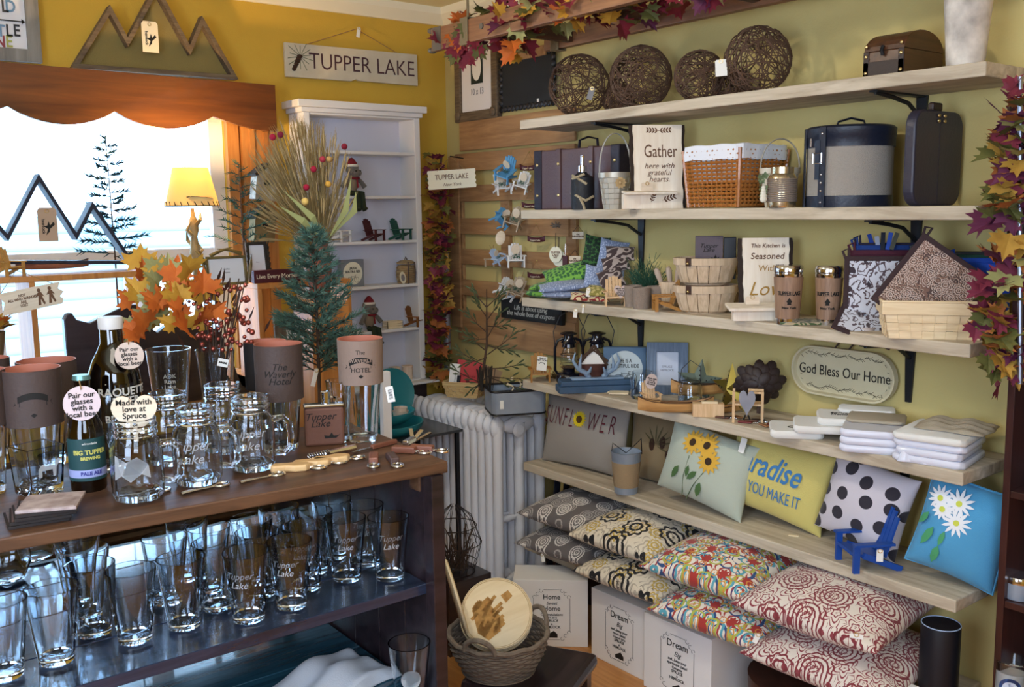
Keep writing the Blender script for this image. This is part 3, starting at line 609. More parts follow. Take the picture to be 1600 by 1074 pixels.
# mountain outlines
def mountain(lab, Y, outer, w, dpt, m, backing=None):
    o_ = ony(*outer[0], Y); t = thing('mountain_shelf', lab, 'wall decoration', (o_.x, Y, o_.z))
    P_ = pxp(outer, Y, o_); MB().prism(P_, dpt, holes=off_poly(P_, w)).build('frame', m, t, bev=.0015)
    if backing: MB().prism(off_poly(P_, w*.8), .004, y0=dpt-.006).build('backing', backing, t)
    return t, o_
M_oldwood = wood('weathered brown strip', '4a3a2c', '7c6a52', .8, 'x', 3, .4)
mt, o_ = mountain('brown wooden three-peak mountain outline with burlap backing standing on the valance', 3.845, [(112, 106), (172, 7), (200, 58), (245, -26), (297, 70), (316, 24), (373, 124)], .017, .045, M_oldwood, mat('burlap', '8a7a48', .95, bump=.6, bscale=500))
P = ony(234, 58, 3.835); hang_tag('cream cardboard tag hanging on the burlap mountain above the window', (P.x, 3.83, P.z), .062, .115, 0)
mountain('dark open mountain-shaped shelf standing on the pine box against the window', 3.50, [(-75, 413), (-28, 318), (12, 366), (61, 271), (120, 364), (145, 315), (212, 413)], .012, .07, mat('black stained wood', '1c1c2c', .6))
P = ony(74, 351, 3.5); hang_tag('brown cardboard tag hanging inside the dark mountain shelf', (P.x, 3.495, P.z), .06, .112, 0, mat('kraft card', 'b89a80', .85))
# framed print at top left
o_ = ony(-75, 98, 3.90); P2 = ony(64, -40, 3.90)
t = thing('framed_print', 'grey wood framed nursery print with coloured letters and an arrow, top left corner', 'picture', (ony(0, 60, 3.9).x, 3.90, ony(0, 98, 3.9).z+.0))
x1 = ony(64, 60, 3.9).x-t.location.x; x0 = x1-.44; z0 = 0.01; z1 = .50
P_ = [(x0, z0), (x1, z0), (x1, z1), (x0, z1)]; M_grey = wood('grey barn wood', '6e6a64', '94908a', .8, 'z', 1, .4)
MB().prism(P_, .03, holes=off_poly(P_, .045)).build('frame', M_grey, t, bev=.002); MB().prism(off_poly(P_, .04), .004, y0=.012).build('mat_board', mat('white mat', 'e6e6ec', .8), t)
for s, px, py, c in (('L', 8, 10, '4a4a4a'), ('D', 17, 10, '6a8eb0'), ('T', 2, 48, '7a9ab8'), ('L', 15, 48, '3a3a40'), ('E', 27, 48, '3a3a40'), ('N', 1, 65, '9a4a50'), ('E', 15, 65, 'b0b060')):
    P = ony(px, py, 3.9); text(t, s, .058, (P.x-t.location.x, .009, P.z-t.location.z), mat('letter '+c, c, .8), bold=.0012, sx=.8)
a = ony(-20, 28, 3.9); b = ony(40, 30, 3.9); ax = a.x-t.location.x; bx = b.x-t.location.x; az = a.z-t.location.z
MB().bb((ax, .008, az-.002), (bx-.008, .011, az+.002)).build('arrow_shaft', M_ink, t); MB().prism([(bx-.012, az-.009), (bx, az), (bx-.012, az+.009)], .003, y0=.008).build('arrow_head', M_ink, t)
# TUPPER LAKE sign
A = ony(444, 66, 3.93); B = ony(651, 80, 3.93); Cc = ony(450, 120, 3.93); w = B.x-A.x; h = A.z-Cc.z
t = thing('tupper_lake_sign', 'whitewashed TUPPER LAKE board with a painted pinecone, hanging from a string', 'sign', (A.x, 3.925, A.z-h), 0, rot=(0, R(-.4), 0))
MB().prism([(0, 0), (w*.47, 0), (w*.49, .005), (w*.51, .010), (w*.53, .004), (w, 0), (w, h), (0, h)], .016).build('board', mat('whitewashed board', 'd6cfbe', .85, bump=.3, bscale=30, var=.4, vscale=20, c2='c0b49a'), t, bev=.002)
text(t, 'TUPPER LAKE', .098, (w*.57, -.001, h*.50), mat('brown sign paint', '4a2c34', .8), sx=.92, bold=-.0006)
mb = MB()
for i in range(6): mb.ball((w*.10-.006*i, -.003, h*.62-.011*i), (.014-.0008*i, .005, .009), 8)
mb.build('painted_pinecone', mat('cone brown', '3a2418', .8), t)
mb = MB()
for i in range(14): a = 2*PI*i/14+.2; r = .05+.02*(i % 3)/2; c = (w*.105, -.001, h*.62); mb.tube([(c[0]+.012*math.cos(a), -.001, c[2]+.012*math.sin(a)), (c[0]+r*math.cos(a), -.0015, c[2]+r*.9*math.sin(a))], .0012, 4)
mb.build('painted_needles', mat('needle green', '5a6a4a', .8), t)
mb = MB().tube([(w*.14, .004, h-.004), (w*.53, .008, h+.088), (w*.85, .004, h-.004)], .0018, 5); mb.build('hanging_string', M_string, t)
hang_tag('tiny white tag on the nail of the TUPPER LAKE sign string', (A.x+w*.53, 3.915, A.z+.074), .017, .045, 0, M_paper, False, roll=.2)
# lamp in the window
L0 = ony(297, 262, 3.62); LB = ony(299, 412, 3.62)
lp = thing('table_lamp', 'antler-based table lamp with a parchment shade laced in leather, glowing before the window', 'lamp', (L0.x, 3.62, fz-.005))
lp.location.z = TZ
zz = lambda py: ony(297, py, 3.62).z-TZ
MB().lathe([(.075, 0), (.075, .012), (.03, .03), (.014, .06), (.012, zz(405)), (.02, zz(400)), (.017, zz(385)), (.012, zz(370)), (.019, zz(360)), (.017, zz(345)), (.009, zz(338)), (.006, zz(325))], 14).build('antler_base', mat('antler horn', 'b89a60', .5, var=.8, vscale=20, c2='4a3a20'), lp)
mb = MB()
for i in range(4):
    a = i*1.6+.4; z = zz(400-i*16); mb.tube([(.01*math.cos(a), .01*math.sin(a), z), (.035*math.cos(a), .035*math.sin(a), z+.02), (.028*math.cos(a+.5), .028*math.sin(a+.5), z+.055)], [.010, .007, .002], 6)
mb.build('antler_tines', mat('antler horn'), lp)
M_shade = mat('parchment shade', 'd0bc8c', .8, emit=0); _n = M_shade.node_tree; _tr = _n.nodes.new('ShaderNodeBsdfTranslucent'); _tr.inputs[0].default_value = lin('eed8a8'); _ms = _n.nodes.new('ShaderNodeMixShader'); _ms.inputs[0].default_value = .55
_n.links.new(_n.nodes['Principled BSDF'].outputs[0], _ms.inputs[1]); _n.links.new(_tr.outputs[0], _ms.inputs[2]); _n.links.new(_ms.outputs[0], _n.nodes['Material Output'].inputs[0])
sh0, sh1 = zz(322), zz(262); rb_, rt_ = 41*mpp(L0), 27*mpp(L0)
MB().lathe([(rb_, sh0), (rt_, sh1), (rt_-.002, sh1), (rb_-.002, sh0)], 4*8, cap=False).build('lamp_shade', M_shade, lp)
mb = MB()
for i in range(24):
    a = 2*PI*i/24; mb.tube([(rb_*.985*math.cos(a), rb_*.985*math.sin(a), sh0+.016), (rb_*1.0*math.cos(a+.07), rb_*1.0*math.sin(a+.07), sh0+.001)], .0018, 4)
mb.tube([(rb_*math.cos(2*PI*i/32), rb_*math.sin(2*PI*i/32), sh0) for i in range(32)], .002, 5, closed=True).build('leather_lacing', mat('dark lacing', '2a1c12', .8), lp)
curved(MB(), [(-.05, 0), (.06, -.006), (.05, -.001), (.02, .002), (-.02, .005), (-.05, .004)], rb_*.93, sh0+.03, -PI/2).build('painted_shore', mat('shore paint', '5a4a20', .8), lp)
MB().ball((0, 0, (sh0+sh1)/2), .022, 12).build('bulb', mat('lit bulb', 'ffc878', .5, emit=18), lp)
point('lamp_bulb_light', (L0.x, 3.60, TZ+sh1-.012), 16, (1, .64, .28), .02)
# conifers
def conifer(name, lab, P, h, r, nb, m, needle=.02, clear=.15, pot=None, seed=1, rise=.35, dens=14, nr=.0011, stem=.004, up_=.5, cat='tree', tw=0):
    rr = random.Random(seed); t = thing(name, lab, cat, P)
    MB().tube([(0, 0, 0), (.004, 0, h*.5), (0, 0, h)], [stem, stem*.8, stem*.3], 6).build('trunk', M_bark, t)
    mb = MB(); bm_ = MB()
    for i in range(nb):
        f = i/(nb-1); z = h*(clear+(1-clear)*f*.97); L = r*(1-f)**.75*(.75+.35*rr.random())+.02; a = i*2.4+rr.random()*.5
        d = Vector((math.cos(a), math.sin(a), rise*(rr.random()*.6+.7))).normalized(); p0 = Vector((0, 0, z)); p1 = p0+d*L
        bm_.tube([p0, p1], [stem*.4, stem*.15], 4)
        lines = [(p0, p1)]
        for k in range(tw):
            q0 = p0+(p1-p0)*(.25+.6*k/tw); s_ = 1 if k % 2 else -1; dd = (d+Vector((-d.y, d.x, .1))*s_*.7).normalized(); q1 = q0+dd*L*.45*(1-.4*k/tw); bm_.tube([q0, q1], [stem*.25, stem*.12], 4); lines.append((q0, q1))
        for u, v in lines:
            nn = max(4, int(dens*(v-u).length/max(r, .01)))
            for k in range(nn):
                p = u+(v-u)*((k+.5)/nn*.9+.1); dd = (v-u).normalized()
                for s_ in range(2):
                    q = Vector((rr.uniform(-1, 1), rr.uniform(-1, 1), rr.uniform(-.6, 1))); q = (q-dd*q.dot(dd)).normalized(); e = (dd*up_+q*.7).normalized()
                    mb.add([p-q.cross(dd)*nr, p+q.cross(dd)*nr, p+e*needle], [(0, 1, 2)]); mb.add([p-e.cross(q.cross(dd))*nr, p+e.cross(q.cross(dd))*nr, p+e*needle], [(0, 1, 2)])
    bm_.build('branches', M_bark, t); o = mb.build('needles', m, t)
    if pot: pot(t)
    return t
def wp(px, py, Y): return ony(px, py, Y)
def sz(px0, px1, P): return abs(px1-px0)*mpp(P)
P = wp(178, 400, 3.7); b0 = Vector((P.x, 3.70, TZ)); P2 = wp(176, 212, 3.7)
conifer('artificial_fir', 'thin artificial fir silhouetted against the window behind the mountain shelf', b0, P2.z-TZ, .115, 34, mat('window fir green', '1c4a52', .8), .03, .52, seed=3, rise=.12, dens=18, nr=.0026, up_=.8)
P = wp(380, 400, 3.66); P2 = wp(372, 254, 3.66)
conifer('artificial_fir', 'small thin artificial fir between the lamp and the dried wheat', (P.x, 3.66, TZ), P2.z-TZ, .115, 26, mat('fir green', '1f5a50', .8), .028, .6, seed=5, rise=.3, dens=15, nr=.0018, up_=.8)
# Adirondack chair
def adk(lab, P, rz, m, s, name='toy_adirondack_chair', grp=None, slats=5, cat='chair', rot=None):
    t = thing(name, lab, cat, P, rz, grp, rot)      # height 1 * s, faces -y
    MB().box((0, -.12, .26), (.58, .52, .05), (-.16, 0, 0)).build('seat', m, t)
    mb = MB(); n = slats; w = .56/n
    for i in range(n):
        x = -.28+w*(i+.5); hh = .78-.16*abs(x/.28)**2; mb.box((x, .17+.5*hh*.32, .20+hh/2), (w*.86, .035, hh), (-.30, 0, 0))
    mb.box((0, .245, .42), (.6, .03, .06), (-.3, 0, 0)).build('backrest', m, t)
    for x in (-.34, .34):
        MB().box((x, -.06, .47), (.13, .66, .035)).build('armrest', m, t)
        MB().box((x*.93, -.33, .23), (.06, .10, .46)).build('leg', m, t)
        MB().box((x*.85, .12, .15), (.05, .70, .10), (-.38, 0, 0)).build('leg', m, t)
    t.scale = (s, s, s); return t
def onshelf_h(px, y0, y1, P): return abs(y1-y0)*mpp(P)
M_yw = wood('golden toy wood', 'a87838', 'c8964e', .6, 'z', 2)
P = wp(10, 414, 3.48); adk('little golden wooden chair at the left end of the pine box by the canoe', (P.x, 3.46, fz), .5, M_yw, .10)
def canoe(lab, P, L, W_, H, rz, m, m2, grp=None, seats=2, name='toy_canoe', sc2=None, paddle=False):
    t = thing(name, lab, 'canoe', P, rz, grp); n = 15; k = 7; vs = []; vi = []; fs = []
    for layer, th in ((0, 0), (1, .0022)):
        for i in range(n):
            u = i/(n-1)*2-1; w = (1-abs(u)**2.4)*W_/2+.0005; zt = H*(1+.55*abs(u)**3); zb = H*.30*abs(u)**3
            for j in range(k):
                a = PI*j/(k-1); y = -math.cos(a)*(w-th if w > th else .0003); z = zt-(zt-zb-th)*math.sin(a)**.75; vs.append((u*L/2*(1-.0*th), y, z))
    N_ = n*k
    for i in range(n-1):
        for j in range(k-1):
            a = i*k+j; fs.append((a, a+k, a+k+1, a+1)); fs.append((N_+a+1, N_+a+k+1, N_+a+k, N_+a))
        for j in (0, k-1): a = i*k+j; fs.append((a, a+k, N_+a+k, N_+a) if j else (N_+a, N_+a+k, a+k, a))
    MB().add(vs, fs, 0, True).build('hull', m, t)
    for j in (0, k-1): MB().tube([vs[i*k+j] for i in range(n)], .0016, 5).build('gunwale', m2, t)
    for x in ([-.28, .28] if seats == 2 else []): MB().box((x*L, 0, H*.85), (L*.05, W_*.80*(1-abs(2*x)**2.4), .003)).build('seat', m2, t)
    if paddle: MB().tube([(-L*.2, .004, H*1.02), (L*.3, -.008, H*1.05)], .0018, 5).box((L*.33, -.009, H*1.05), (L*.09, .012, .002)).build('paddle', m2, t)
    return t
A = wp(25, 402, 3.5); B = wp(140, 400, 3.5)
canoe('brown toy canoe lying inside the dark mountain shelf', ((A.x+B.x)/2, 3.52, fz+.013), B.x-A.x, .04, .020, .0, wood('reddish canoe wood', '7a4630', '9a6248', .5, 'x', 2), mat('dark rim', '2a1c18', .6))
# hanging arrow sign at left
A = wp(10, 487, 3.1); B = wp(95, 470, 3.1)
t = thing('hanging_sign', 'small pale wooden pennant sign with two walking figures, hanging on a string at the left', 'sign', (wp(5, 475, 3.1).x, 3.1, wp(5, 475, 3.1).z), 0, rot=(0, R(-9), 0))
w = sz(5, 95, A); MB().prism([(-.01, -.035), (w*.93, -.035), (w*.97, -.022), (w*.92, -.012), (w*1.0, 0), (w*.92, .012), (w*.97, .03), (-.01, .03), (.005, 0)], .006).build('board', M_tagw, t)
M_burn = mat('burnt brown ink', '6a4a34', .8)
for k in (0, 1):
    x = w*.6+k*.03; MB().ball((x, -.001, .018), (.005, .001, .006), 8).build('figure_head', M_burn, t); MB().prism([(x-.004, .012), (x-.012, 0), (x-.004, .002), (x-.010, -.026), (x-.002, -.026), (x, -.008), (x+.006, -.026), (x+.011, -.024), (x+.005, .002), (x+.012, -.004), (x+.005, .012)][::-1], .001, y0=-.0008).build('figure', M_burn, t)
text(t, 'NOT\nALL WHO WANDER\nARE\nLOST', .011, (w*.32, -.001, -.002), M_burn, bold=.0003, sp=.9, sx=.8)
MB().tube([(.0, .0, .03), (w*.33, .0, .088), (w*.85, 0, .03)], .0012, 5).build('hanging_string', M_string, t)
# yellow leaves in a pot at the left edge
P = wp(2, 545, 3.1); t = thing('leaf_pot', 'brown paper cone of yellow autumn leaves at the left edge of the picture', 'plant', (P.x-.02, 3.1, P.z-.05))
MB().lathe([(.02, 0), (.035, .10), (.033, .10), (.018, .005)], 16).build('cone_pot', mat('brown paper', '6a5030', .9), t)
mb = MB(); rnd = random.Random(9)
for i in range(16): a = rnd.random()*6.28; leaf(mb, (0, 0, .10), (math.cos(a)*.9, math.sin(a), rnd.uniform(-.2, 1)), (0, 0, 1), .075, rnd.choice((0, 1, 1)))
mb.build('leaves', M_leaf, t)
# bouquet in the glass
t = thing('autumn_bouquet', 'bouquet of orange maple leaves and copper berries standing in the tall glass', 'flowers', PB+Vector((0, 0, .018)))
rnd = random.Random(11); mb = MB(); bm_ = MB(); be = MB()
mp = mpp(PB); cx = (300-344)*mp; hz = lambda py: (668-py)*mp
right = Vector((math.cos(.62), -math.sin(.62), 0)); back = Vector((math.sin(.62), math.cos(.62), 0))
def bp(px, py, dpt=0): return right*((px-344)*mp)+back*dpt+Vector((0, 0, hz(py)-.018))
for i in range(40):
    px = rnd.gauss(285, 32); py = rnd.uniform(425, 520); px = min(max(px, 232), 345) ; q = bp(px, py, rnd.uniform(-.05, .05)); d = (q-bp(320, 540)).normalized()+Vector((rnd.uniform(-.6, .6), rnd.uniform(-.6, .3), rnd.uniform(-.4, .4)))
    leaf(mb, q, d, Vector((rnd.uniform(-.5, .5), -1, rnd.uniform(-.2, .8))), rnd.uniform(.05, .075), rnd.choice((0, 0, 0, 0, 1, 1, 5)))
mb.build('leaves', M_leaf, t)
M_copper = mat('copper berry', 'a8584a', .22, .7)
for i in range(11):
    px = rnd.uniform(300, 400); a = bp(342+(px-342)*.1, 640); b = bp(px, rnd.uniform(430, 470), rnd.uniform(-.03, .03)); m_ = (a+b)/2+Vector((0, 0, .02)); bm_.tube([a, m_, b], .0017, 5)
for i in range(120):
    px = rnd.choice((rnd.gauss(335, 12), rnd.gauss(378, 14))); q = bp(px, rnd.uniform(440, 545), rnd.uniform(-.035, .035)); be.ball(q, rnd.uniform(.0045, .008), 8)
be.build('berries', M_copper, t)
mb = MB()
for i in range(26):
    q = bp(rnd.gauss(350, 28), rnd.uniform(440, 560), rnd.uniform(-.03, .03)); d = Vector((rnd.uniform(-.6, .6), rnd.uniform(-.4, .2), 1)).normalized(); x = d.orthogonal().normalized()
    mb.add([q, q+d*.02+x*.009, q+d*.045, q+d*.02-x*.009], [(0, 1, 2, 3)])
mb.build('bronze_leaves', mat('bronze leaf', '5a3a34', .4, .3), t); bm_.build('stems', M_bark, t)
# dried wheat bunch in a vase
vb = wp(520, 560, 3.0); VP = Vector((1.50, 3.05, 0)); 
Y0 = 3.05; vb = wp(497, 380, Y0)
t = thing('wheat_bouquet', 'large bunch of dried wheat with red and yellow dried flowers behind the blue green tree', 'flowers', (vb.x, Y0, vb.z))
rnd = random.Random(21); st_ = MB(); hd = MB(); mpw = mpp(vb)
def q_(px, py, dy=0): return Vector(((px-497)*mpw*1.02, dy, (380-py)*mpw))
for i in range(420):
    u = rnd.uniform(-1, 1); tx = 474+u*66+rnd.gauss(0, 7); ty = 212+50*u*u+rnd.uniform(-22, 125); dy = rnd.uniform(-.07, .07)
    a = q_(497+u*12, 385, dy*.2); b = q_(tx, ty, dy); m_ = (a+b)/2+Vector((u*.0, 0, .01)); d = (b-m_).normalized()
    st_.tube([a, m_+Vector((u*.012, 0, 0)), b], .0008, 3); hd.tube([b-d*.05, b-d*.025, b, b+d*.012], [.0008, .0026, .0022, .0004], 4)
    for k in range(5): e = (d+Vector((rnd.uniform(-.35, .35), rnd.uniform(-.3, .3), 0))).normalized(); hd.tube([b-d*.011*k, b-d*.011*k+e*.028], .0006, 3)
st_.build('stems', mat('straw stem', '8a7850', .9), t); hd.build('wheat_heads', mat('wheat straw', 'c2aa78', .9, var=.5, vscale=30, c2='7e6844'), t)
for px, py, c in ((415, 223, 'a81c3c'), (427, 219, '7a1a34'), (529, 233, '7a1428'), (492, 253, 'a03040'), (477, 268, '9a1434'), (464, 295, '9a1434'), (500, 290, 'c89a40'), (461, 316, 'd8b868'), (460, 365, '6a1438'), (503, 253, 'b08a50')):
    MB().ball(q_(px, py, -.08), .011 if c[0] != 'd' else .013, 10).build('dried_flower', mat('flower '+c, c, .9, bump=.6, bscale=200), t)
mb = MB(); 
for (x0, y0), (x1, y1), (x2, y2) in (((500, 375), (525, 330), (540, 275)), ((497, 378), (455, 345), (420, 322)), ((495, 378), (470, 340), (428, 300)), ((505, 370), (540, 330), (546, 300))):
    a, b, c = q_(x0, y0, -.06), q_(x1, y1, -.09), q_(x2, y2, -.08); n_ = Vector((c-a)).cross(Vector((0, 1, 0))).normalized()*.012; mb.add([a, b-n_, c, b+n_], [(0, 1, 2, 3)])
mb.build('husk_leaves', mat('pale green husk', '9aa06a', .8), t)
# vase for it, standing on the table-height stool
MB().lathe([(.02, -.20), (.035, -.18), (.045, -.08), (.034, 0), (.031, 0), (.04, -.08), (.03, -.18)], 20, cap=False).build('vase', mat('terracotta vase', '8a4a38', .7), t)
# dense blue-green tree in front
Y1 = 2.62; a = wp(500, 650, Y1); b = wp(487, 354, Y1)
t = conifer('artificial_spruce', 'dense blue green artificial spruce standing behind the flask and hotel sleeve glass', (a.x, Y1, CT-.10), b.z-(CT-.10), .165, 64, M_green2, .030, .26, seed=8, rise=.45, dens=20, nr=.0022, stem=.006, up_=.9, tw=4)
MB().lathe([(.045, -.08), (.05, 0), (.045, .0), (.04, -.07)], 14).build('base', mat('burlap pot', '8a7654', .9), t)
hang_tag('narrow white price tag hanging on the trunk of the blue green tree', wp(492, 590, Y1-.03), .014, .055, 0, M_paper, False, roll=.3)
sdk = thing('plant_stool', 'dark wooden box stand under the blue green tree behind the counter', 'stand', (a.x, Y1, 0))
MB().bb((-.10, -.12, 0), (.14, .12, CT-.18)).build('stand', M_dark, sdk, bev=.004)
# vase support
sv = thing('plant_pedestal', 'narrow orange pine pedestal under the dried wheat vase', 'stand', (vb.x, Y0, 0)); MB().bb((-.07, -.07, 0), (.07, .07, vb.z-.20)).build('stand', M_orange, sv)
# picture frames and birdhouses near the casing
def stand_frame(lab, P, w, h, fw, m, rz=0, lean=.15, pm=None, dpt=.015, name='picture_frame', lines=None):
    t = thing(name, lab, 'frame', P, 0, rot=(-lean, 0, rz)); P_ = [(-w/2, 0), (w/2, 0), (w/2, h), (-w/2, h)]
    MB().prism(P_, dpt, holes=off_poly(P_, fw)).build('frame', m, t, bev=.002); MB().prism(off_poly(P_, fw*.9), .003, y0=dpt*.5).build('photo_insert', pm or mat('insert paper', 'dcdce0', .7), t)
    if lines: text(t, lines, w*.07, (0, dpt*.5-.001, h*.5), mat('grey print', '8a8a90', .8), sp=1.2)
    return t
M_antl = mat('antler resin', '8a7640', .5, var=.9, vscale=25, c2='2e2614')
P = wp(363, 428, 3.40); t = stand_frame('picture frame edged with resin antlers on the pine box right of the lamp', (P.x, 3.44, fz2), .155, .108, .010, M_antl, lines='photo\nframe')
mb = MB(); rnd = random.Random(2)
for x, z, dx, dz in ((-.08, .02, -.02, .09), (.08, .02, .02, .09), (-.06, .11, .09, .03), (.06, .115, -.09, .02), (-.08, .08, -.03, .05)):
    mb.tube([(x, 0, z), (x+dx*.5, -.01, z+dz*.6), (x+dx, 0, z+dz)], [.008, .006, .0015], 6)
mb.build('antlers', M_antl, t)
P = wp(420, 430, 3.42); t = stand_frame('narrow picture frame with a twig border behind the LIVE EVERY MOMENT block', (P.x, 3.50, fz2), .085, .155, .012, mat('dark twig', '2e2820', .8), lines='frame')
mb = MB()
for i in range(14): s_ = -1 if i % 2 else 1; z = .01+i*.0105; mb.tube([(s_*.038, -.006, z-.012), (s_*.046, -.006, z+.02)], .003, 5)
mb.build('twigs', mat('dark twig'), t)
P = wp(438, 430, 3.42); t = thing('word_block', 'dark red wooden block lettered Live Every Moment on the right pine box', 'sign', (P.x, 3.43, fz2)); MB().bb((-.10, 0, 0), (.09, .03, .048)).build('block', mat('maroon paint', '4a141c', .6), t, bev=.002); text(t, 'Live Every Moment', .024, (-.003, -.001, .024), M_tagp, sx=.95)
P = wp(415, 380, 3.75); 
for k, (px, py, L) in enumerate(((412, 290, 'small birch bark birdhouse hanging by the window casing, upper one'), (410, 355, 'small dark roofed birdhouse hanging by the window casing, lower one'))):
    P = wp(px, py, 3.80); t = thing('birdhouse', L, 'birdhouse', (P.x, 3.80, P.z)); w = .045
    MB().prism([(-w, -.06), (w, -.06), (w, .03), (0, .075), (-w, .03)], .06, y0=-.03).build('box', mat('birch bark', 'cfc8b8', .8, var=.9, vscale=25, c2='5a4a3c') if k == 0 else mat('twig brown', '7a6a48', .9), t, rot=(0, .12, 0))
    for s_ in (-1, 1): MB().box((s_*w*.62, 0, .062), (.075, .085, .01), (0, s_*.75, 0)).build('roof', mat('dark twig'), t, rot=(0, .12, 0))
    MB().lathe([(.012, 0), (.012, .002)], 12, M=Matrix.Rotation(PI/2, 4, 'X')).build('entry_hole', M_ink, t, loc=(0, -.031, .01))
    MB().tube([(0, 0, .075), (0, .08, .12)], .0015, 4).build('cord', M_string, t)
P = wp(404, 560, 3.2)
stand_frame('large grey frame with a pale insert leaning under the right pine box', (1.60, 3.30, TZ), .27, .26, .045, wood('grey brown barn frame', '4a4038', '6e6252', .8, 'z', 1, .4), lean=.08)
# ================= corner: cabinet, garlands, radiator, pallet
def face(P): return -math.atan2(P[0], P[1])
cab = thing('wall_cabinet', 'tall narrow white painted open shelf cabinet on the window wall beside the corner', 'cabinet', (1.85, 3.80, .90))
cw, ch, cd = 2.43-1.85, 2.135-.90, .145
mb = MB().bb((0, 0, 0), (.03, cd, ch-.021)).bb((cw-.03, 0, 0), (cw, cd, ch-.021)).bb((.031, 0, ch-.03), (cw-.031, cd, ch-.021)); mb.build('case_frame', M_white, cab, bev=.003)
MB().bb((.03, cd-.012, 0), (cw-.03, cd, ch-.03)).build('back_panel', mat('lavender white paint', 'cfcfdc', .7), cab)
MB().bb((-.03, -.02, ch), (cw+.03, cd, ch+.03)).bb((-.012, -.008, ch-.0205), (cw+.012, cd, ch-.0005)).build('cornice', M_white, cab, bev=.003)
CZs = [1.957, 1.762, 1.560, 1.357, 1.152, .905]
for i, z in enumerate(CZs): MB().bb((.03, -.0, z-.90-.014), (cw-.03, cd-.012, z-.90)).build('shelf_board', M_white, cab, bev=.003)
MB().bb((-.04, -.06, -.012), (cw+.04, cd-.01, -.001)).build('base_board', M_white, cab, bev=.003)
bs = thing('black_side_table', 'low black wire side table with glass top in the corner, holding the turquoise trays', 'table', (2.10, 3.52, 0))
for x in (-.20, .20):
    for y in (-.16, .16): MB().bb((x-.008, y-.008, 0), (x+.008, y+.008, .74)).build('leg', M_black, bs)
MB().bb((-.22, -.18, .74), (.22, .18, .752)).build('table_top', mat('grey black top', '3a3c40', .3), bs, bev=.002)
sup = thing('cabinet_stand', 'dark cabinet stand carrying the white wall cabinet', 'stand', (2.14, 3.84, 0)); MB().bb((-.30, -.03, 0), (.30, .08, .885)).build('stand', M_dark, sup)
M_turq = mat('turquoise enamel', '2a8a96', .35)
for px, py, z, s_, L in ((622, 655, .80, 1.0, 'round turquoise footed tray holding small cups, upper one by the white cabinet'), (628, 700, .752, 1.15, 'round turquoise tray on the black side table, lower one')):
    P = onz(px, py, z); P = Vector((2.03, 3.50, z)) if z < .78 else Vector((2.02, 3.51, z))
    pr = [(1e-5, 0), (.10*s_, 0), (.135*s_, .03), (.14*s_, .05), (.135*s_, .05), (.128*s_, .03), (.095*s_, .006), (1e-5, .006)]
    tag(MB().lathe(pr, 30, cap=False).build('round_tray', M_turq, None, P), L, 'tray')
P = ony(640, 640, 3.74); t = tag(MB().lathe([(1e-5, 0), (.10, 0), (.12, .014), (.10, .006)], 30, M=Matrix.Rotation(PI/2-.12, 4, 'X'), cap=False).build('turquoise_plate', M_turq, None, (2.16, 3.68, .875)), 'turquoise plate standing upright behind the small cups below the white cabinet', 'plate')
M_cup = wood('speckled cup', 'd0bca8', 'e6d6c6', .7, 'z', 1.5, .1)
for px, py, h, r, L in ((633, 630, .055, .03, 'small pale cup on the upper turquoise tray, right one'), (606, 640, .04, .035, 'small low pale cup on the upper turquoise tray, left one')):
    P = onz(px, py, .82); MBl = MB().lathe([(1e-5, 0), (r*.8, 0), (r, h), (r*.88, h), (r*.7, .006), (1e-5, .006)], 18, cap=False); tag(MBl.build('small_cup', M_cup, None, (min(max(P.x, 1.94), 2.08), 3.46, .808)), L, 'cup')
P = ony(604, 690, 2.62); t = thing('white_post', 'narrow white painted post standing behind the hotel sleeve glass', 'post', (P.x, 2.62, 0)); MB().bb((-.016, -.012, 0), (.016, .012, 1.19)).build('post', M_white, t, bev=.003)
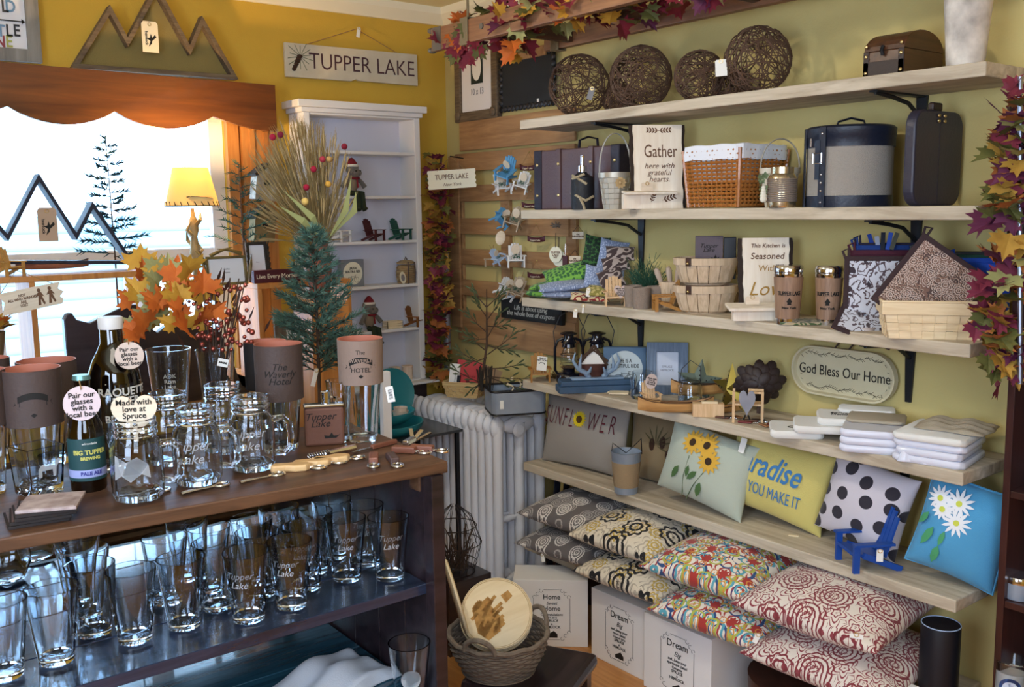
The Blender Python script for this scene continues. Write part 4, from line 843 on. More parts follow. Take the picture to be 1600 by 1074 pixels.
# cabinet contents
def cabp(px, i, y=3.83): z = CZs[i]; return Vector((xat(px, y, z), y, z))
for px, m, L in ((531, mat('white toy paint', 'dcdcdc', .6), 'white toy wooden garden chair on the white cabinet shelf'), (584, mat('maroon toy paint', '4a1c22', .6), 'maroon toy wooden garden chair on the white cabinet shelf'), (626, mat('green toy paint', '1c5044', .6), 'green toy wooden garden chair on the white cabinet shelf')):
    adk(L, cabp(px, 2), .45, m, .104, grp='toy chairs on the white cabinet')
adk('brown toy wooden garden chair on the lower white cabinet shelf beside the crate', cabp(649, 4), .45, mat('brown toy paint', '7a4a1c', .6), .10)
P = cabp(552, 3); t = thing('box_sign', 'grey box sign with a cream LIFE IS A BEAUTIFUL RIDE circle in the white cabinet', 'sign', P, .1)
def ride_sign(t, w, m, mc):
    MB().bb((-w/2, 0, 0), (w/2, .03, w)).build('box', m, t, bev=.001)
    MB().prism([(w*.42*math.cos(2*PI*i/40), w*.42*math.sin(2*PI*i/40)) for i in range(40)][::-1], .001, y0=-.0008).build('cream_circle', mc, t, (0, 0, w*.5))
    text(t, 'LIFE IS A\nBEAUTIFUL RIDE', w*.125, (0, -.0014, w*.62), M_ink, sx=.72, bold=.0002)
    mb = MB(); r = w*.10
    for s_ in (-1, 1): mb.tube([(s_*w*.15+r*math.cos(2*PI*i/18), -.0015, w*.26+r*math.sin(2*PI*i/18)) for i in range(18)], w*.006, 4, closed=True)
    A_ = (-w*.15, -.0015, w*.26); B_ = (w*.15, -.0015, w*.26); C_ = (-w*.03, -.0015, w*.25); D_ = (-w*.07, -.0015, w*.38); E_ = (w*.10, -.0015, w*.38)
    mb.tube([A_, D_, E_, B_], w*.006, 4).tube([A_, C_, E_], w*.006, 4).tube([C_, D_, (-w*.08, -.0015, w*.41)], w*.006, 4).tube([E_, (w*.09, -.0015, w*.43), (w*.14, -.0015, w*.43)], w*.006, 4)
    mb.build('bicycle_drawing', M_ink, t)
M_cream = mat('cream card', 'e6e2cc', .8)
ride_sign(t, .122, mat('grey sign paint', '7c8088', .7), M_cream)
P = cabp(635, 3, 3.845); t = thing('pack_basket', 'small woven pack basket with dark straps and a lid on the white cabinet shelf', 'basket', P, .2)
M_wov = wood('woven reed', '8a7050', 'b09a72', .8, 'x', 2, .3)
mb = MB()
for i in range(10): z = .004+i*.0085; r = .043+.006*math.sin(i/9*PI); mb.tube([(r*(1+.04*(1 if k % 2 else -1)*(1 if i % 2 else -1))*math.cos(2*PI*k/20), .72*r*(1+.04*(1 if k % 2 else -1)*(1 if i % 2 else -1))*math.sin(2*PI*k/20), z) for k in range(20)], .0045, 5, closed=True)
mb.build('woven_body', M_wov, t); MB().lathe([(.047, .09), (.049, .098), (.03, .106), (1e-5, .108)], 20, sy=.75, cap=False).build('lid', M_wov, t)
for x in (-.02, .02): MB().tube([(x, -.038, .0), (x*1.1, -.040, .05), (x, -.037, .1)], .004, 4).build('strap', M_ldark, t)
MB().tube([(-.01, 0, .106), (0, 0, .122), (.01, 0, .106)], .0025, 5).build('handle', M_ldark, t)
tg = thing('round_tag', 'round printed tag leaning on the small pack basket', 'tag', P+Vector((-.048, -.05, .03)), 0, rot=(-.15, 0, .3)); MB().prism([(.02*math.cos(2*PI*i/20), .028*math.sin(2*PI*i/20)) for i in range(20)][::-1], .002).build('disc', M_cream, tg); MB().prism([(.013*math.cos(2*PI*i/12), .016*math.sin(2*PI*i/12)) for i in range(12)][::-1], .0006, y0=-.0005).build('printed_emblem', mat('grey print'), tg)
P = cabp(618, 4, 3.82); t = thing('wooden_crate', 'tiny slatted pine crate on the lower white cabinet shelf', 'crate', P, 0)
mb = MB()
for z in (.006, .017, .028): mb.bb((-.042, 0, z-.0045), (.042, .003, z+.0045)).bb((-.042, .045, z-.0045), (.042, .048, z+.0045)).bb((-.042, 0, z-.0045), (-.039, .048, z+.0045)).bb((.039, 0, z-.0045), (.042, .048, z+.0045))
mb.bb((-.04, .002, 0), (.04, .046, .003)).build('slats', M_pale, t)
M_gwool = mat('grey wool', '6a6662', .95, bump=.6, bscale=300, sheen=.3); M_rwool = mat('red wool', '7a1c28', .95, bump=.5, bscale=300); M_wwool = mat('white fleece', 'e0dcd4', .95); M_twool = mat('tan felt', '8a7a66', .95); M_dgr = mat('dark green wool', '2a3424', .95)
def monkey(L, P, s=1.0, body=M_gwool):
    t = thing('sock_moose', L, 'stuffed animal', P, .15)
    MB().ball((0, 0, .055), (.028, .024, .045), 14).build('body', M_twool, t)
    MB().ball((0, -.005, .115), (.03, .026, .028), 14).ball((.004, -.03, .100), (.024, .02, .018), 12).build('head', body, t)
    MB().lathe([(.027, 0), (.024, .014), (.01, .034), (1e-5, .038)], 14, (0, 0, .130), cap=False).build('hat', M_rwool, t); MB().lathe([(.028, 0), (.031, .006), (.027, .012)], 14, (0, 0, .126)).build('hat_cuff', M_wwool, t)
    MB().tube([(-.022, -.02, .078), (0, -.028, .076), (.022, -.02, .078)], .006, 6).tube([(.004, -.03, .074), (.006, -.034, .035)], .006, 6, flat=.5).build('scarf', M_rwool, t)
    for q in (-1, 1):
        MB().tube([(q*.022, 0, .082), (q*.045, -.008, .06), (q*.06, -.012, .038)], [.010, .010, .012], 8).build('arm', M_gwool, t)
        MB().tube([(q*.013, -.01, .012), (q*.014, -.05, .010), (q*.015, -.058, -.05), (q*.018, -.066, -.062)], [.013, .013, .012, .014], 8).build('leg', M_dgr, t)
        MB().ball((q*.012, -.046, .108), .004, 8).build('eye', M_ink, t)
        MB().ball((q*.03, .0, .125), (.010, .006, .012), 8).build('ear', body, t)
    t.scale = (s,)*3; return t
monkey('grey sock animal in a red hat sitting on the upper cabinet shelf, legs hanging down', cabp(551, 1, 3.83), 1.0)
monkey('grey sock animal in a red hat sitting on the lower cabinet shelf beside the crate', cabp(578, 4, 3.83), .95)
for px, L in ((617, 'pale fabric covered roll on the cabinet bottom, left one'), (637, 'pale fabric covered roll on the cabinet bottom, right one')):
    P = cabp(px, 5, 3.82); t = thing('peat_pot', L, 'pot', P, 0, 'pale pots on the cabinet bottom'); MB().lathe([(1e-5, 0), (.024, 0), (.026, .062), (.022, .062), (.021, .01), (1e-5, .01)], 18, cap=False).build('pot', M_cup, t); MB().lathe([(.0262, .052), (.0268, .064), (.024, .066)], 18).build('rolled_rim', M_cup, t)
# vertical garland in the corner
def garland(name, L, path, r, n, seed, size, wts):
    t = thing(name, L, 'garland', path[-1]); rr = random.Random(seed); base = Vector(path[-1]); mb = MB(); P_ = [Vector(p)-base for p in path]
    MB().tube(P_, .005, 6).build('vine', M_bark, t)
    for i in range(n):
        f = rr.random()*(len(P_)-1); k = int(f); p = P_[k]+(P_[k+1]-P_[k])*(f-k); d = Vector((rr.uniform(-1, .3), rr.uniform(-1, .4), rr.uniform(-1, .7)))
        q = p+Vector((rr.uniform(-r, r*.3), rr.uniform(-r, r*.3), rr.uniform(-r, r))); leaf(mb, q, d, Vector((rr.uniform(-.6, .1), rr.uniform(-.6, .1), 1)), rr.uniform(.7, 1.2)*size, rr.choice(wts))
    mb.build('leaves', M_leaf2, t); return t
GX = 2.60
pts_ = [ony(px, py, 3.80) for px, py in ((690, 245), (684, 300), (692, 350), (684, 400), (694, 450), (684, 500), (690, 550), (684, 590))]
garland('leaf_garland', 'autumn leaf garland hanging down the corner beside the white cabinet', pts_, .06, 270, 5, .062, (2, 2, 4, 2, 1, 0, 3, 1, 0, 3))
t = thing('corner_pipe', 'vertical white heating pipe in the corner behind the leaf garland', 'pipe', (2.61, 3.88, 0)); MB().tube([(0, 0, 0), (0, 0, 1.62)], .018, 12).build('pipe', mat('silver paint', 'a8a8b0', .4, .4), t)
# radiator
M_rad = mat('ornate white radiator paint', 'e2e2e8', .5, bump=.9, bscale=55)
rd = thing('cast_iron_radiator', 'ornate white cast iron radiator in the corner under the notebook basket', 'radiator', (2.47, 3.14, 0))
RH = .845; ns = 13; sp = .054
for i in range(ns):
    y = i*sp; mb = MB()
    for cx_ in (-.115, 0, .115):
        mb.tube([(cx_, y, .09), (cx_, y, .2), (cx_, y, RH-.12), (cx_, y, RH-.05)], [.030, .025, .025, .030], 12, flat=.86)
    for z in (RH-.06, .10, ):
        mb.ball((-.115, y, z), (.034, .0265, .05), 12); mb.ball((.115, y, z), (.034, .0265, .05), 12); mb.ball((0, y, z), (.09, .022, .038), 12)
    mb.ball((-.07, y, RH*.45), (.06, .012, .016), 8)
    mb.build('radiator_section', M_rad, rd)
for x in (-.12, .12):
    for y in (0, (ns-1)*sp): MB().lathe([(.032, 0), (.022, .03), (.028, .07)], 10, (x, y, 0)).build('foot', M_rad, rd)
MB().lathe([(.03, 0), (.034, .008), (.02, .014)], 14, M=Matrix.Rotation(PI/2, 4, 'X')).build('end_plug', M_rad, rd, (-.02, -.022, RH-.075))
# woven basket builder (rectangular, flat splints)
def splint_basket(t, w, d, h, m, tp=.85, rows=4, cols=9, colsd=6, rimh=.22, e=.003):
    def ring(z, s_): return s_
    for r in range(rows):
        z0 = h*(1-rimh)*r/rows; z1 = h*(1-rimh)*(r+1)/rows-.0006
        mb = MB()
        for side in range(4):
            n = cols if side % 2 == 0 else colsd
            for k in range(n):
                out = ((k+r) % 2) * e
                a0_, a1_ = k/n*2-1, (k+1)/n*2-1
                vs = []
                for z in (z0, z1):
                    f = tp+(1-tp)*z/h
                    for a in (a0_, a1_):
                        W2, D2 = w/2*f, d/2*f
                        for o2 in (out, out-.002):
                            if side == 0: vs.append((a*W2, -D2-o2, z))
                            elif side == 1: vs.append((W2+o2, a*D2, z))
                            elif side == 2: vs.append((a*W2, D2+o2, z))
                            else: vs.append((-W2-o2, a*D2, z))
                mb.add(vs, [(0, 2, 6, 4), (1, 5, 7, 3), (4, 6, 7, 5), (0, 1, 3, 2), (0, 4, 5, 1), (2, 3, 7, 6)])
        mb.build('splint_row', m, t)
    f0 = tp+(1-tp)*(1-rimh); z0 = h*(1-rimh)
    O = [(-w/2, -d/2), (w/2, -d/2), (w/2, d/2), (-w/2, d/2)]
    mb = MB()
    for a, b in ((0, 1), (1, 2), (2, 3), (3, 0)):
        p, q = O[a], O[b]; mb.tube([(p[0], p[1], h*.985), (q[0], q[1], h*.985)], .004, 6); L_ = math.hypot(q[0]-p[0], q[1]-p[1]); mb.box(((p[0]+q[0])/2*.995, (p[1]+q[1])/2*.995, (z0+h)/2), (L_ if a % 2 == 0 else .004, .004 if a % 2 == 0 else L_, h-z0))
    mb.build('rim', m, t, bev=.0015)
    MB().bb((-w/2*tp, -d/2*tp, .001), (w/2*tp, d/2*tp, .004)).build('bottom', m, t)
M_splint = wood('golden splint', 'b8935c', 'd8b880', .6, 'x', 2, .2); M_splint2 = wood('pale splint', 'd8bc90', 'efdab4', .6, 'x', 2, .2)
t = thing('splint_basket', 'small golden splint basket of notebooks standing on the radiator', 'basket', (2.45, 3.50, .858), face((2.45, 3.4))-.35)
splint_basket(t, .175, .125, .07, M_splint, .82)
t = thing('spiral_notebook', 'red spiral notebook printed TUPPER LAKE in the basket on the radiator', 'notebook', (2.437, 3.49, .866), 0, rot=(-.22, R(7), face((2.45, 3.4))-.2))
MB().bb((-.055, 0, 0), (.06, .008, .155)).build('cover', mat('red card cover', 'b83c40', .7), t, bev=.001); text(t, 'TUPPER LAKE', .014, (.004, -.0006, .085), mat('dark red print', '5a1a20', .8), bold=.0002, sx=.8)
MB().prism([(-.008, 0), (.008, 0), (.006, .008), (.010, .012), (.004, .018), (0, .026), (-.004, .018), (-.010, .012), (-.006, .008)], .0006, y0=-.0006).build('emblem', mat('dark red print'), t, (.004, 0, .05))
mb = MB()
for i in range(22): z = .006+i*.0067; mb.tube([(-.050, -.002, z), (-.056, -.004, z), (-.060, .004, z), (-.054, .011, z), (-.050, .010, z)], .001, 4)
mb.build('spiral_binding', M_black, t)
t = thing('kraft_notebook', 'brown kraft notebook leaning beside the red spiral notebook', 'notebook', (2.50, 3.44, .866), 0, rot=(-.15, R(24), face((2.45, 3.4)))); MB().bb((-.045, 0, 0), (.045, .006, .13)).build('cover', mat('kraft cover', '9a7e62', .85), t, bev=.001); MB().tube([(.02*math.cos(a), -.0006, .07+.02*math.sin(a)) for a in [2*PI*i/16 for i in range(16)]], .0008, 4, closed=True).build('ring_emblem', M_burn, t)
t = thing('white_notebook', 'white notebook with dark spine behind the red spiral notebook', 'notebook', (2.40, 3.53, .866), 0, rot=(-.2, R(2), face((2.45, 3.4))-.5)); MB().bb((-.03, 0, 0), (.02, .008, .14)).build('cover', M_paper, t); MB().bb((.012, -.001, 0), (.026, .009, .09)).build('spine', M_black, t)
# galvanised tray with twig tree
M_galv = mat('galvanised steel', 'a6b0bc', .4, .22, var=.5, vscale=14, c2='7c8a9e', bump=.1, bscale=50)
t = thing('galvanised_tray', 'rectangular galvanised metal tub with a black rim standing on the radiator end', 'tub', (2.42, 3.10, .858), face((2.42, 3.05))+.22)
def rrect(w, d, r, n=6):
    p = []
    for cx_, cy_, a0_ in ((w/2-r, -d/2+r, -PI/2), (w/2-r, d/2-r, 0), (-w/2+r, d/2-r, PI/2), (-w/2+r, -d/2+r, PI)):
        for k in range(n+1): a = a0_+PI/2*k/n; p.append((cx_+r*math.cos(a), cy_+r*math.sin(a)))
    return p
def shell(loops, mi=0, mb=None, cap0=False, cap1=False, sm=True):
    mb = mb or MB(); n = len(loops[0]); vs = [v for l in loops for v in l]; fs = []
    for i in range(len(loops)-1):
        for k in range(n): k2 = (k+1) % n; fs.append((i*n+k, i*n+k2, (i+1)*n+k2, (i+1)*n+k))
    if cap0: fs.append(tuple(range(n-1, -1, -1)))
    if cap1: fs.append(tuple((len(loops)-1)*n+k for k in range(n)))
    return mb.add(vs, fs, mi, sm)
tw_, td_, th_ = .235, .19, .10
def rl(w, d, r, z): return [(x, y, z) for x, y in rrect(w, d, r)]
shell([rl(tw_*.97, td_*.97, .03, 0), rl(tw_, td_, .03, th_), rl(tw_-.004, td_-.004, .03, th_), rl(tw_*.96, td_*.96, .03, .004)], cap0=True, cap1=True).build('tub', M_galv, t)
MB().tube(rl(tw_, td_, .03, th_), .005, 6, closed=True).build('rim', M_black, t); MB().tube(rl(tw_*.975, td_*.975, .03, .004), .004, 6, closed=True).build('foot_rim', M_black, t)
MB().bb((-.083, -.0965, .03), (-.068, -.0955, .065)).build('price_sticker', M_paper, t)
for px, py, a in ((795, 596, .3), (812, 600, 1.4), (800, 604, 2.2)):
    P = onz(px, py, .955); k = tag(MB().tube([(0, 0, 0), (.012, .004, .016), (.03*math.cos(a), .01, .03)], [.004, .005, .006], 6).build('carved_twig_piece', M_pale, None, P-Vector((0, 0, .02))), 'small pale carved twig piece lying in the galvanised tub, %s' % ({.3: 'left', 1.4: 'right', 2.2: 'middle'}[a]), 'ornament')
filler = tag(MB().bb((-.10, -.08, 0), (.10, .08, .006)).build('tub_liner', M_black, None, (2.42, 3.10, .925), (0, 0, t.rotation_euler.z)), 'black liner board lying inside the galvanised tub', 'liner')
tt = thing('twig_tree', 'sparse dark green artificial twig tree with a bound trunk in front of the pallet', 'tree', (2.36, 3.22, .935))
rnd = random.Random(31); br = MB(); nd = MB(); mpt = mpp((2.36, 3.22, 1.2)); bx, by = 759, 592
def tp_(px, py, dy=0): return Vector(((px-bx)*mpt*math.cos(.63), -(px-bx)*mpt*math.sin(.63)+dy, (by-py)*mpt))
br.tube([tp_(750, 592), tp_(761, 520), tp_(762, 432)], [.006, .005, .002], 6)
for (x0, y0, x1, y1) in ((761, 560, 820, 572), (761, 575, 700, 555), (762, 548, 815, 552), (761, 545, 722, 528), (762, 525, 800, 500), (761, 520, 725, 500), (762, 498, 790, 472), (761, 490, 735, 470), (762, 470, 785, 452), (761, 465, 742, 450), (762, 450, 778, 436), (761, 450, 750, 434), (761, 560, 735, 590), (762, 560, 810, 590), (761, 510, 800, 530), (761, 530, 720, 545), (762, 480, 798, 490), (761, 500, 735, 508)):
    a = tp_(x0, y0+10); b = tp_(x1, y1, rnd.uniform(-.05, .05)); br.tube([a, (a+b)/2+Vector((0, 0, -.004)), b], [.0028, .002, .0012], 5)
    for k in range(5):
        c = a+(b-a)*(.35+.16*k); d = (b-a).normalized()+Vector((0, rnd.uniform(-.4, .4), .7*(1 if k % 2 else -.6))); e = c+d.normalized()*.035; br.tube([c, e], .001, 4); nd.tube([c+(e-c)*.4, e, e+(e-c)*.35], [.0015, .0045, .001], 5)
    nd.tube([a+(b-a)*.8, b, b+(b-a).normalized()*.02], [.0015, .005, .001], 5)
br.build('branches', M_bark, tt); nd.build('needle_tufts', mat('dark moss green', '3a4632', .85, var=.6, vscale=60, c2='55603c'), tt)
mb = MB()
for i in range(60): a = i*.7; r = .012+.022*rnd.random(); mb.tube([(r*math.cos(a)-.005, r*math.sin(a), -.0), (r*1.4*math.cos(a+.1)-.005, r*1.4*math.sin(a+.1), .085+.02*rnd.random())], .0018, 4)
mb.build('bound_twig_base', mat('dark twig'), tt)
# pallet board on the wall
pl = thing('slatted_pallet', 'reclaimed wooden pallet hung on the right wall near the corner, ornaments hanging from it', 'wall decoration', (XW-.001, 3.4, 1.1))
def pw(px, py, X): q = onx(px, py, X); return q
def wall_board(pts, X0, X1, name, m, parent, bev=.002):       # quad given by image corners on plane X0, thick to X1
    q = [onx(x, y, X0) for x, y in pts]; o_ = parent.location; mb = MB(); n = len(q)
    mb.add([(p.x-o_.x, p.y-o_.y, p.z-o_.z) for p in q]+[(X1-o_.x, p.y-o_.y, p.z-o_.z) for p in q], [tuple(range(n)), tuple(range(2*n-1, n-1, -1))]+[((i+1) % n, i, n+i, n+(i+1) % n) for i in range(n)])
    return mb.build(name, m, parent, bev=bev)
yL_, yR_ = 3.86, 2.98
def zrow(py, px=727): return onx(px, py, 2.655).z
rows_ = [(190, 236), (240, 268), (290, 315), (341, 366), (389, 413), (437, 461), (483, 532)]
for k, (a, b) in enumerate(rows_):
    z1_, z0_ = zrow(a), zrow(b); y0_ = 2.98 if k in (0, 1, 6) else 3.02; MB().bb((2.650-pl.location.x, y0_-3.4, z0_-1.1), (2.662-pl.location.x, (3.80 if k == 0 else 3.84)-3.4, z1_-1.1)).build('slat', M_pallet, pl, bev=.002)
zt_, zb_ = zrow(243), zrow(512)
for y in (3.84, 3.47, 3.02): MB().bb((2.661-pl.location.x, y-.035-3.4, zb_-1.1), (2.679-pl.location.x, y+.03-3.4, zt_+.0-1.1)).build('upright', M_pallet, pl, bev=.002)
MB().bb((2.638-pl.location.x, 3.80-3.4, zb_-1.1), (2.650-pl.location.x, 3.88-3.4, zt_-1.1)).build('end_post', M_pallet, pl, bev=.002)
# framed 10 x 13 picture and chalkboard
A = onx(712, 72, 2.66); B = onx(779, 60, 2.66); Cc = onx(714, 193, 2.66)
w_ = A.y-B.y; h_ = A.z-Cc.z+.04
def wallthing(name, L, cat, y, z, X=2.655): return thing(name, L, cat, (X, y, z), -PI/2)
t = wallthing('picture_frame', 'dark ornate frame with a white 10 x 13 insert, below the ladder end', 'frame', (A.y+B.y)/2, Cc.z+.0, 2.645)
P_ = [(-w_/2, 0), (w_/2, 0), (w_/2, h_), (-w_/2, h_)]; MB().prism(P_, .03, holes=off_poly(P_, .045)).build('frame', M_oldwood, t, bev=.006); MB().prism(off_poly(P_, .04), .003, y0=.015).build('insert', mat('insert white', 'e8e6e8', .6), t)
MB().bb((-.045, .012, h_*.42), (.045, .0145, h_*.80)).build('dark_panel', mat('dark green black', '1c2a26', .6), t); MB().ball((0, .0115, h_*.61), (.036, .001, .062), 20).build('white_oval', M_paper, t); text(t, '10 x 13', .042, (0, .0135, h_*.33), mat('grey print'), sx=.8)
mb = MB()
for s_ in (-1, 1): mb.ball((s_*(w_/2-.03), -.004, .03), (.022, .008, .022), 10)
mb.build('corner_rosettes', M_oldwood, t)
A = onx(784, 95, 2.66); B = onx(866, 80, 2.66); Cc = onx(786, 172, 2.66); w_ = A.y-B.y; h_ = A.z-Cc.z
t = wallthing('chalkboard', 'black chalkboard with a scalloped metal edge hanging behind the twig balls', 'chalkboard', (A.y+B.y)/2, Cc.z)
MB().bb((-w_/2, 0, 0), (w_/2, .014, h_)).build('board', mat('chalkboard black', '1c1e20', .8, var=.4, vscale=8, c2='2c2e30'), t)
mb = MB()
for i in range(14):
    x = -w_/2+w_*i/13
    for z in (0, h_): mb.ball((x, -.002, z), (.014, .006, .014), 8)
for i in range(9):
    z = h_*i/8
    for x in (-w_/2, w_/2): mb.ball((x, -.002, z), (.014, .006, .014), 8)
mb.build('scalloped_edge', mat('aged tin', '3a3a3e', .45, .7), t)
MB().bb((w_*.20, -.002, .012), (w_*.235, 0, .026)).build('price_sticker', M_paper, t)
MB().tube([(-.1, 0, h_), (-.02, .005, h_+.085), (.1, 0, h_)], .002, 4).build('hanging_wire', M_black, t)
MB().bb((-w_*.22, -.012, h_*.92), (w_*.40, -.002, h_*1.12)).build('wood_header', M_pallet, t, bev=.004)
# black crayons sign
A = onx(784, 468, 2.63); B = onx(879, 488, 2.63); Cc = onx(786, 493, 2.63); w_ = A.y-B.y; h_ = A.z-Cc.z+.01
t = wallthing('crayon_sign', 'black sign about using the whole box of crayons, on the pallet', 'sign', (A.y+B.y)/2, Cc.z-.01, 2.625)
MB().bb((-w_/2, 0, 0), (w_/2, .02, h_+.01)).build('board', M_blackp, t, bev=.001); text(t, 'Life is about using\nthe whole box of crayons', h_*.37, (0, -.001, h_*.5), mat('silver print', 'b8b8b0', .7), shear=.2, sx=w_/(h_*.37*13.2), sp=.85, bold=.0002)
# small hanging signs
t = thing('tupper_lake_plaque', 'small pale wavy-edged plaque reading TUPPER LAKE New York, hanging beside the corner garland', 'sign', onx(706, 280, 2.48), face((2.6, 3.8)), rot=(0, R(-3), face((2.6, 3.8))))
w_ = 74*mpp(t.location); h_ = 29*mpp(t.location); pp = []
for i in range(13): pp.append((-w_/2+w_*i/12, -h_/2))
for i in range(1, 8): pp.append((w_/2+(.003 if i % 2 else -.002), -h_/2+h_*i/8))
for i in range(13): pp.append((w_/2-w_*i/12, h_/2))
for i in range(1, 8): pp.append((-w_/2-(.003 if i % 2 else -.002), h_/2-h_*i/8))
MB().prism(pp, .008).build('board', M_cream, t); text(t, 'TUPPER LAKE', .032, (0, -.001, h_*.12), M_burn, sx=.78, bold=.0003); text(t, 'New York', .019, (0, -.001, -h_*.28), M_burn, shear=.3)
MB().tube([(-w_*.3, 0, h_*.45), (0, .02, h_*.5+.06), (w_*.3, 0, h_*.45)], .0012, 4).build('hanging_string', M_string, t); MB().tube([(0, .015, h_*.5+.06), (.06, .17, h_*.5+.055)], .003, 6).build('wall_hook', M_black, t)
# hanging chair ornaments on the pallet
M_sky = mat('sky blue paint', '5a9ac8', .6); M_wht = mat('white toy paint'); M_tan = wood('greyed toy wood', '8a7864', 'b4a48c', .7, 'z', 2)
def chair_orn(px, py, m, s, L, rot, disc=True, X=2.56, wreath=True):
    P = onx(px, py, X); t = adk(L, P, 0, m, s, name='chair_ornament', cat='ornament', grp='chair ornaments hanging on the pallet', rot=rot)
    if disc: MB().lathe([(.17, 0), (.17, .03)], 18, M=Matrix.Translation((0, .04, .72)) @ Matrix.Rotation(PI/2+.3, 4, 'X') @ Matrix.Scale(1.3, 4, (0, 1, 0))).build('name_disc', M_tagw, t)
    if wreath:
        mb = MB(); rr = random.Random(int(px)); 
        for i in range(60): q = (rr.uniform(-.18, .18), rr.uniform(-.12, .02), rr.uniform(.34, .5)); mb.tube([q, (q[0]+rr.uniform(-.05, .05), q[1]+rr.uniform(-.05, .02), q[2]+.06)], .008, 3)
        mb.build('greenery', mat('dark fir green'), t)
    MB().tube([(0, .33, .95), (0, .45, 1.25)], .012, 4).build('cord', M_string, t)
    return t
fz_ = face((2.56, 3.4))
for a in ((790, 280, M_sky, .10, 'sky blue chair ornament tipped forward at the top of the pallet cluster', (.5, .35, fz_-.5)),
          (785, 303, M_wht, .095, 'white chair ornament under the top sky blue one', (.15, -.1, fz_+.3)),
          (812, 300, M_wht, .09, 'white chair ornament at the right of the top cluster', (.15, .3, fz_-.2)),
          (776, 352, M_sky, .095, 'sky blue chair ornament tipped left, second cluster from the top', (.1, .75, fz_+.5)),
          (800, 358, M_tan, .10, 'grey brown chair ornament with a name disc, second cluster', (.1, .3, fz_-.3)),
          (806, 418, M_wht, .108, 'upright white chair ornament with a name disc and greenery', (0, 0, fz_+.05)),
          (782, 411, mat('pale blue paint', 'a8bcd8', .6), .07, 'pale blue chair ornament left of the upright white one', (.1, -.5, fz_+.6)),
          (784, 465, M_wht, .10, 'white chair ornament tipped left in the lowest cluster', (.1, .6, fz_+.5)),
          (803, 467, M_tan, .10, 'grey brown chair ornament tipped right in the lowest cluster', (.1, .35, fz_-.1))): chair_orn(*a)
t = thing('bench_ornament', 'small grey bench ornament with greenery hanging left of the white chair ornament', 'ornament', onx(768, 405, 2.58), fz_); MB().box((0, 0, .0), (.07, .03, .004)).build('bench_top', M_tan, t); MB().tube([(0, 0, .002), (.01, .07, .06)], .0015, 4).build('cord', M_string, t)
for x in (-.028, .01): MB().box((x, 0, -.018), (.006, .026, .034)).build('leg', M_tan, t)
tag(MB().ball((0, 0, 0), (.022, .004, .032), 16).build('name_disc_ornament', M_tagw, None, onx(782, 372, 2.575), (0, .2, fz_)), 'oval wooden name ornament above the bench ornament', 'ornament')
M_red = mat('deep red toy paint', '4a1420', .5)
for px, py, L in ((838, 375, 'dark red canoe ornament on a string under the second shelf, upper one'), (838, 432, 'dark red canoe ornament on a string under the second shelf, lower one'), (826, 263, 'dark red canoe ornament half hidden behind the purple brown suitcase, upper one'), (829, 322, 'dark red canoe ornament half hidden behind the suitcase base, lower one')):
    P = onx(px, py, 2.61); t = canoe(L, P-Vector((0, 0, .01)), .088, .022, .018, -PI/2+.35, M_red, M_red, seats=0, name='canoe_ornament', grp='red canoe ornaments on the pallet'); text(t, 'Tupper Lake', .010, (0, -.0112, .009), M_tagp) ; MB().tube([(-.036, 0, .02), (0, 0, .075), (.036, 0, .02)], .0012, 4).build('string', M_string, t); MB().ball((0, .004, .077), .004, 8).build('hook', M_brass, t)
for px, py, L in ((868, 398, 'round pale wood slice ornament printed with a pinecone, front one'), (873, 404, 'round pale wood slice ornament behind the printed one')):
    P = onx(px, py, 2.60 if 'front' in L else 2.615); t = thing('wood_slice_ornament', L, 'ornament', P, face(P)-.3, 'wood slice ornaments'); MB().prism([(.028*math.cos(2*PI*i/24), .034*math.sin(2*PI*i/24)) for i in range(24)][::-1], .005).build('disc', M_tagw if 0 else M_cream, t)
    text(t, 'TUPPER\nLAKE\nNY', .012, (0, -.0008, -.002), M_burn, bold=.0004, sp=.85); MB().tube([(0, .0, .030), (0, .004, .09)], .0018, 4).build('ribbon', M_ldark, t)
t = thing('bow_ornament', 'grey metal and ribbon bunch hanging just below the second shelf left end', 'ornament', onx(868, 352, 2.60), fz_); mb = MB()
for i in range(8): a = i*.8; mb.tube([(0, 0, 0), (.022*math.cos(a), -.004, .014*math.sin(a)), (.004, 0, -.004)], .003, 5)
mb.build('bow', mat('grey ribbon', '8a8076', .5, .3), t)
t = thing('leather_keychain', 'dark red leather key fob hanging beside the wood slice ornaments', 'keychain', onx(883, 408, 2.60), fz_); MB().box((0, 0, 0), (.022, .006, .045)).build('fob', M_red, t, bev=.003); MB().tube([(0, 0, .02), (.002, 0, .07)], .003, 5).build('chain', M_chrome, t)
for px, py, L in ((903, 368, 'small pale word plaque hanging at the pallet right post, upper one'), (898, 406, 'small pale word plaque hanging at the pallet right post, lower one')):
    P = onx(px, py, 2.62); t = thing('word_plaque', L, 'sign', P, face(P)-.3); MB().box((0, .002, 0), (.048, .004, .030)).build('board', M_tagw, t); text(t, 'the\nAdirondacks', .010, (0, -.0008, 0), M_burn, bold=.0003, sp=.85); MB().tube([(-.02, 0, .015), (0, .004, .04), (.02, 0, .015)], .001, 4).build('wire', M_black, t)
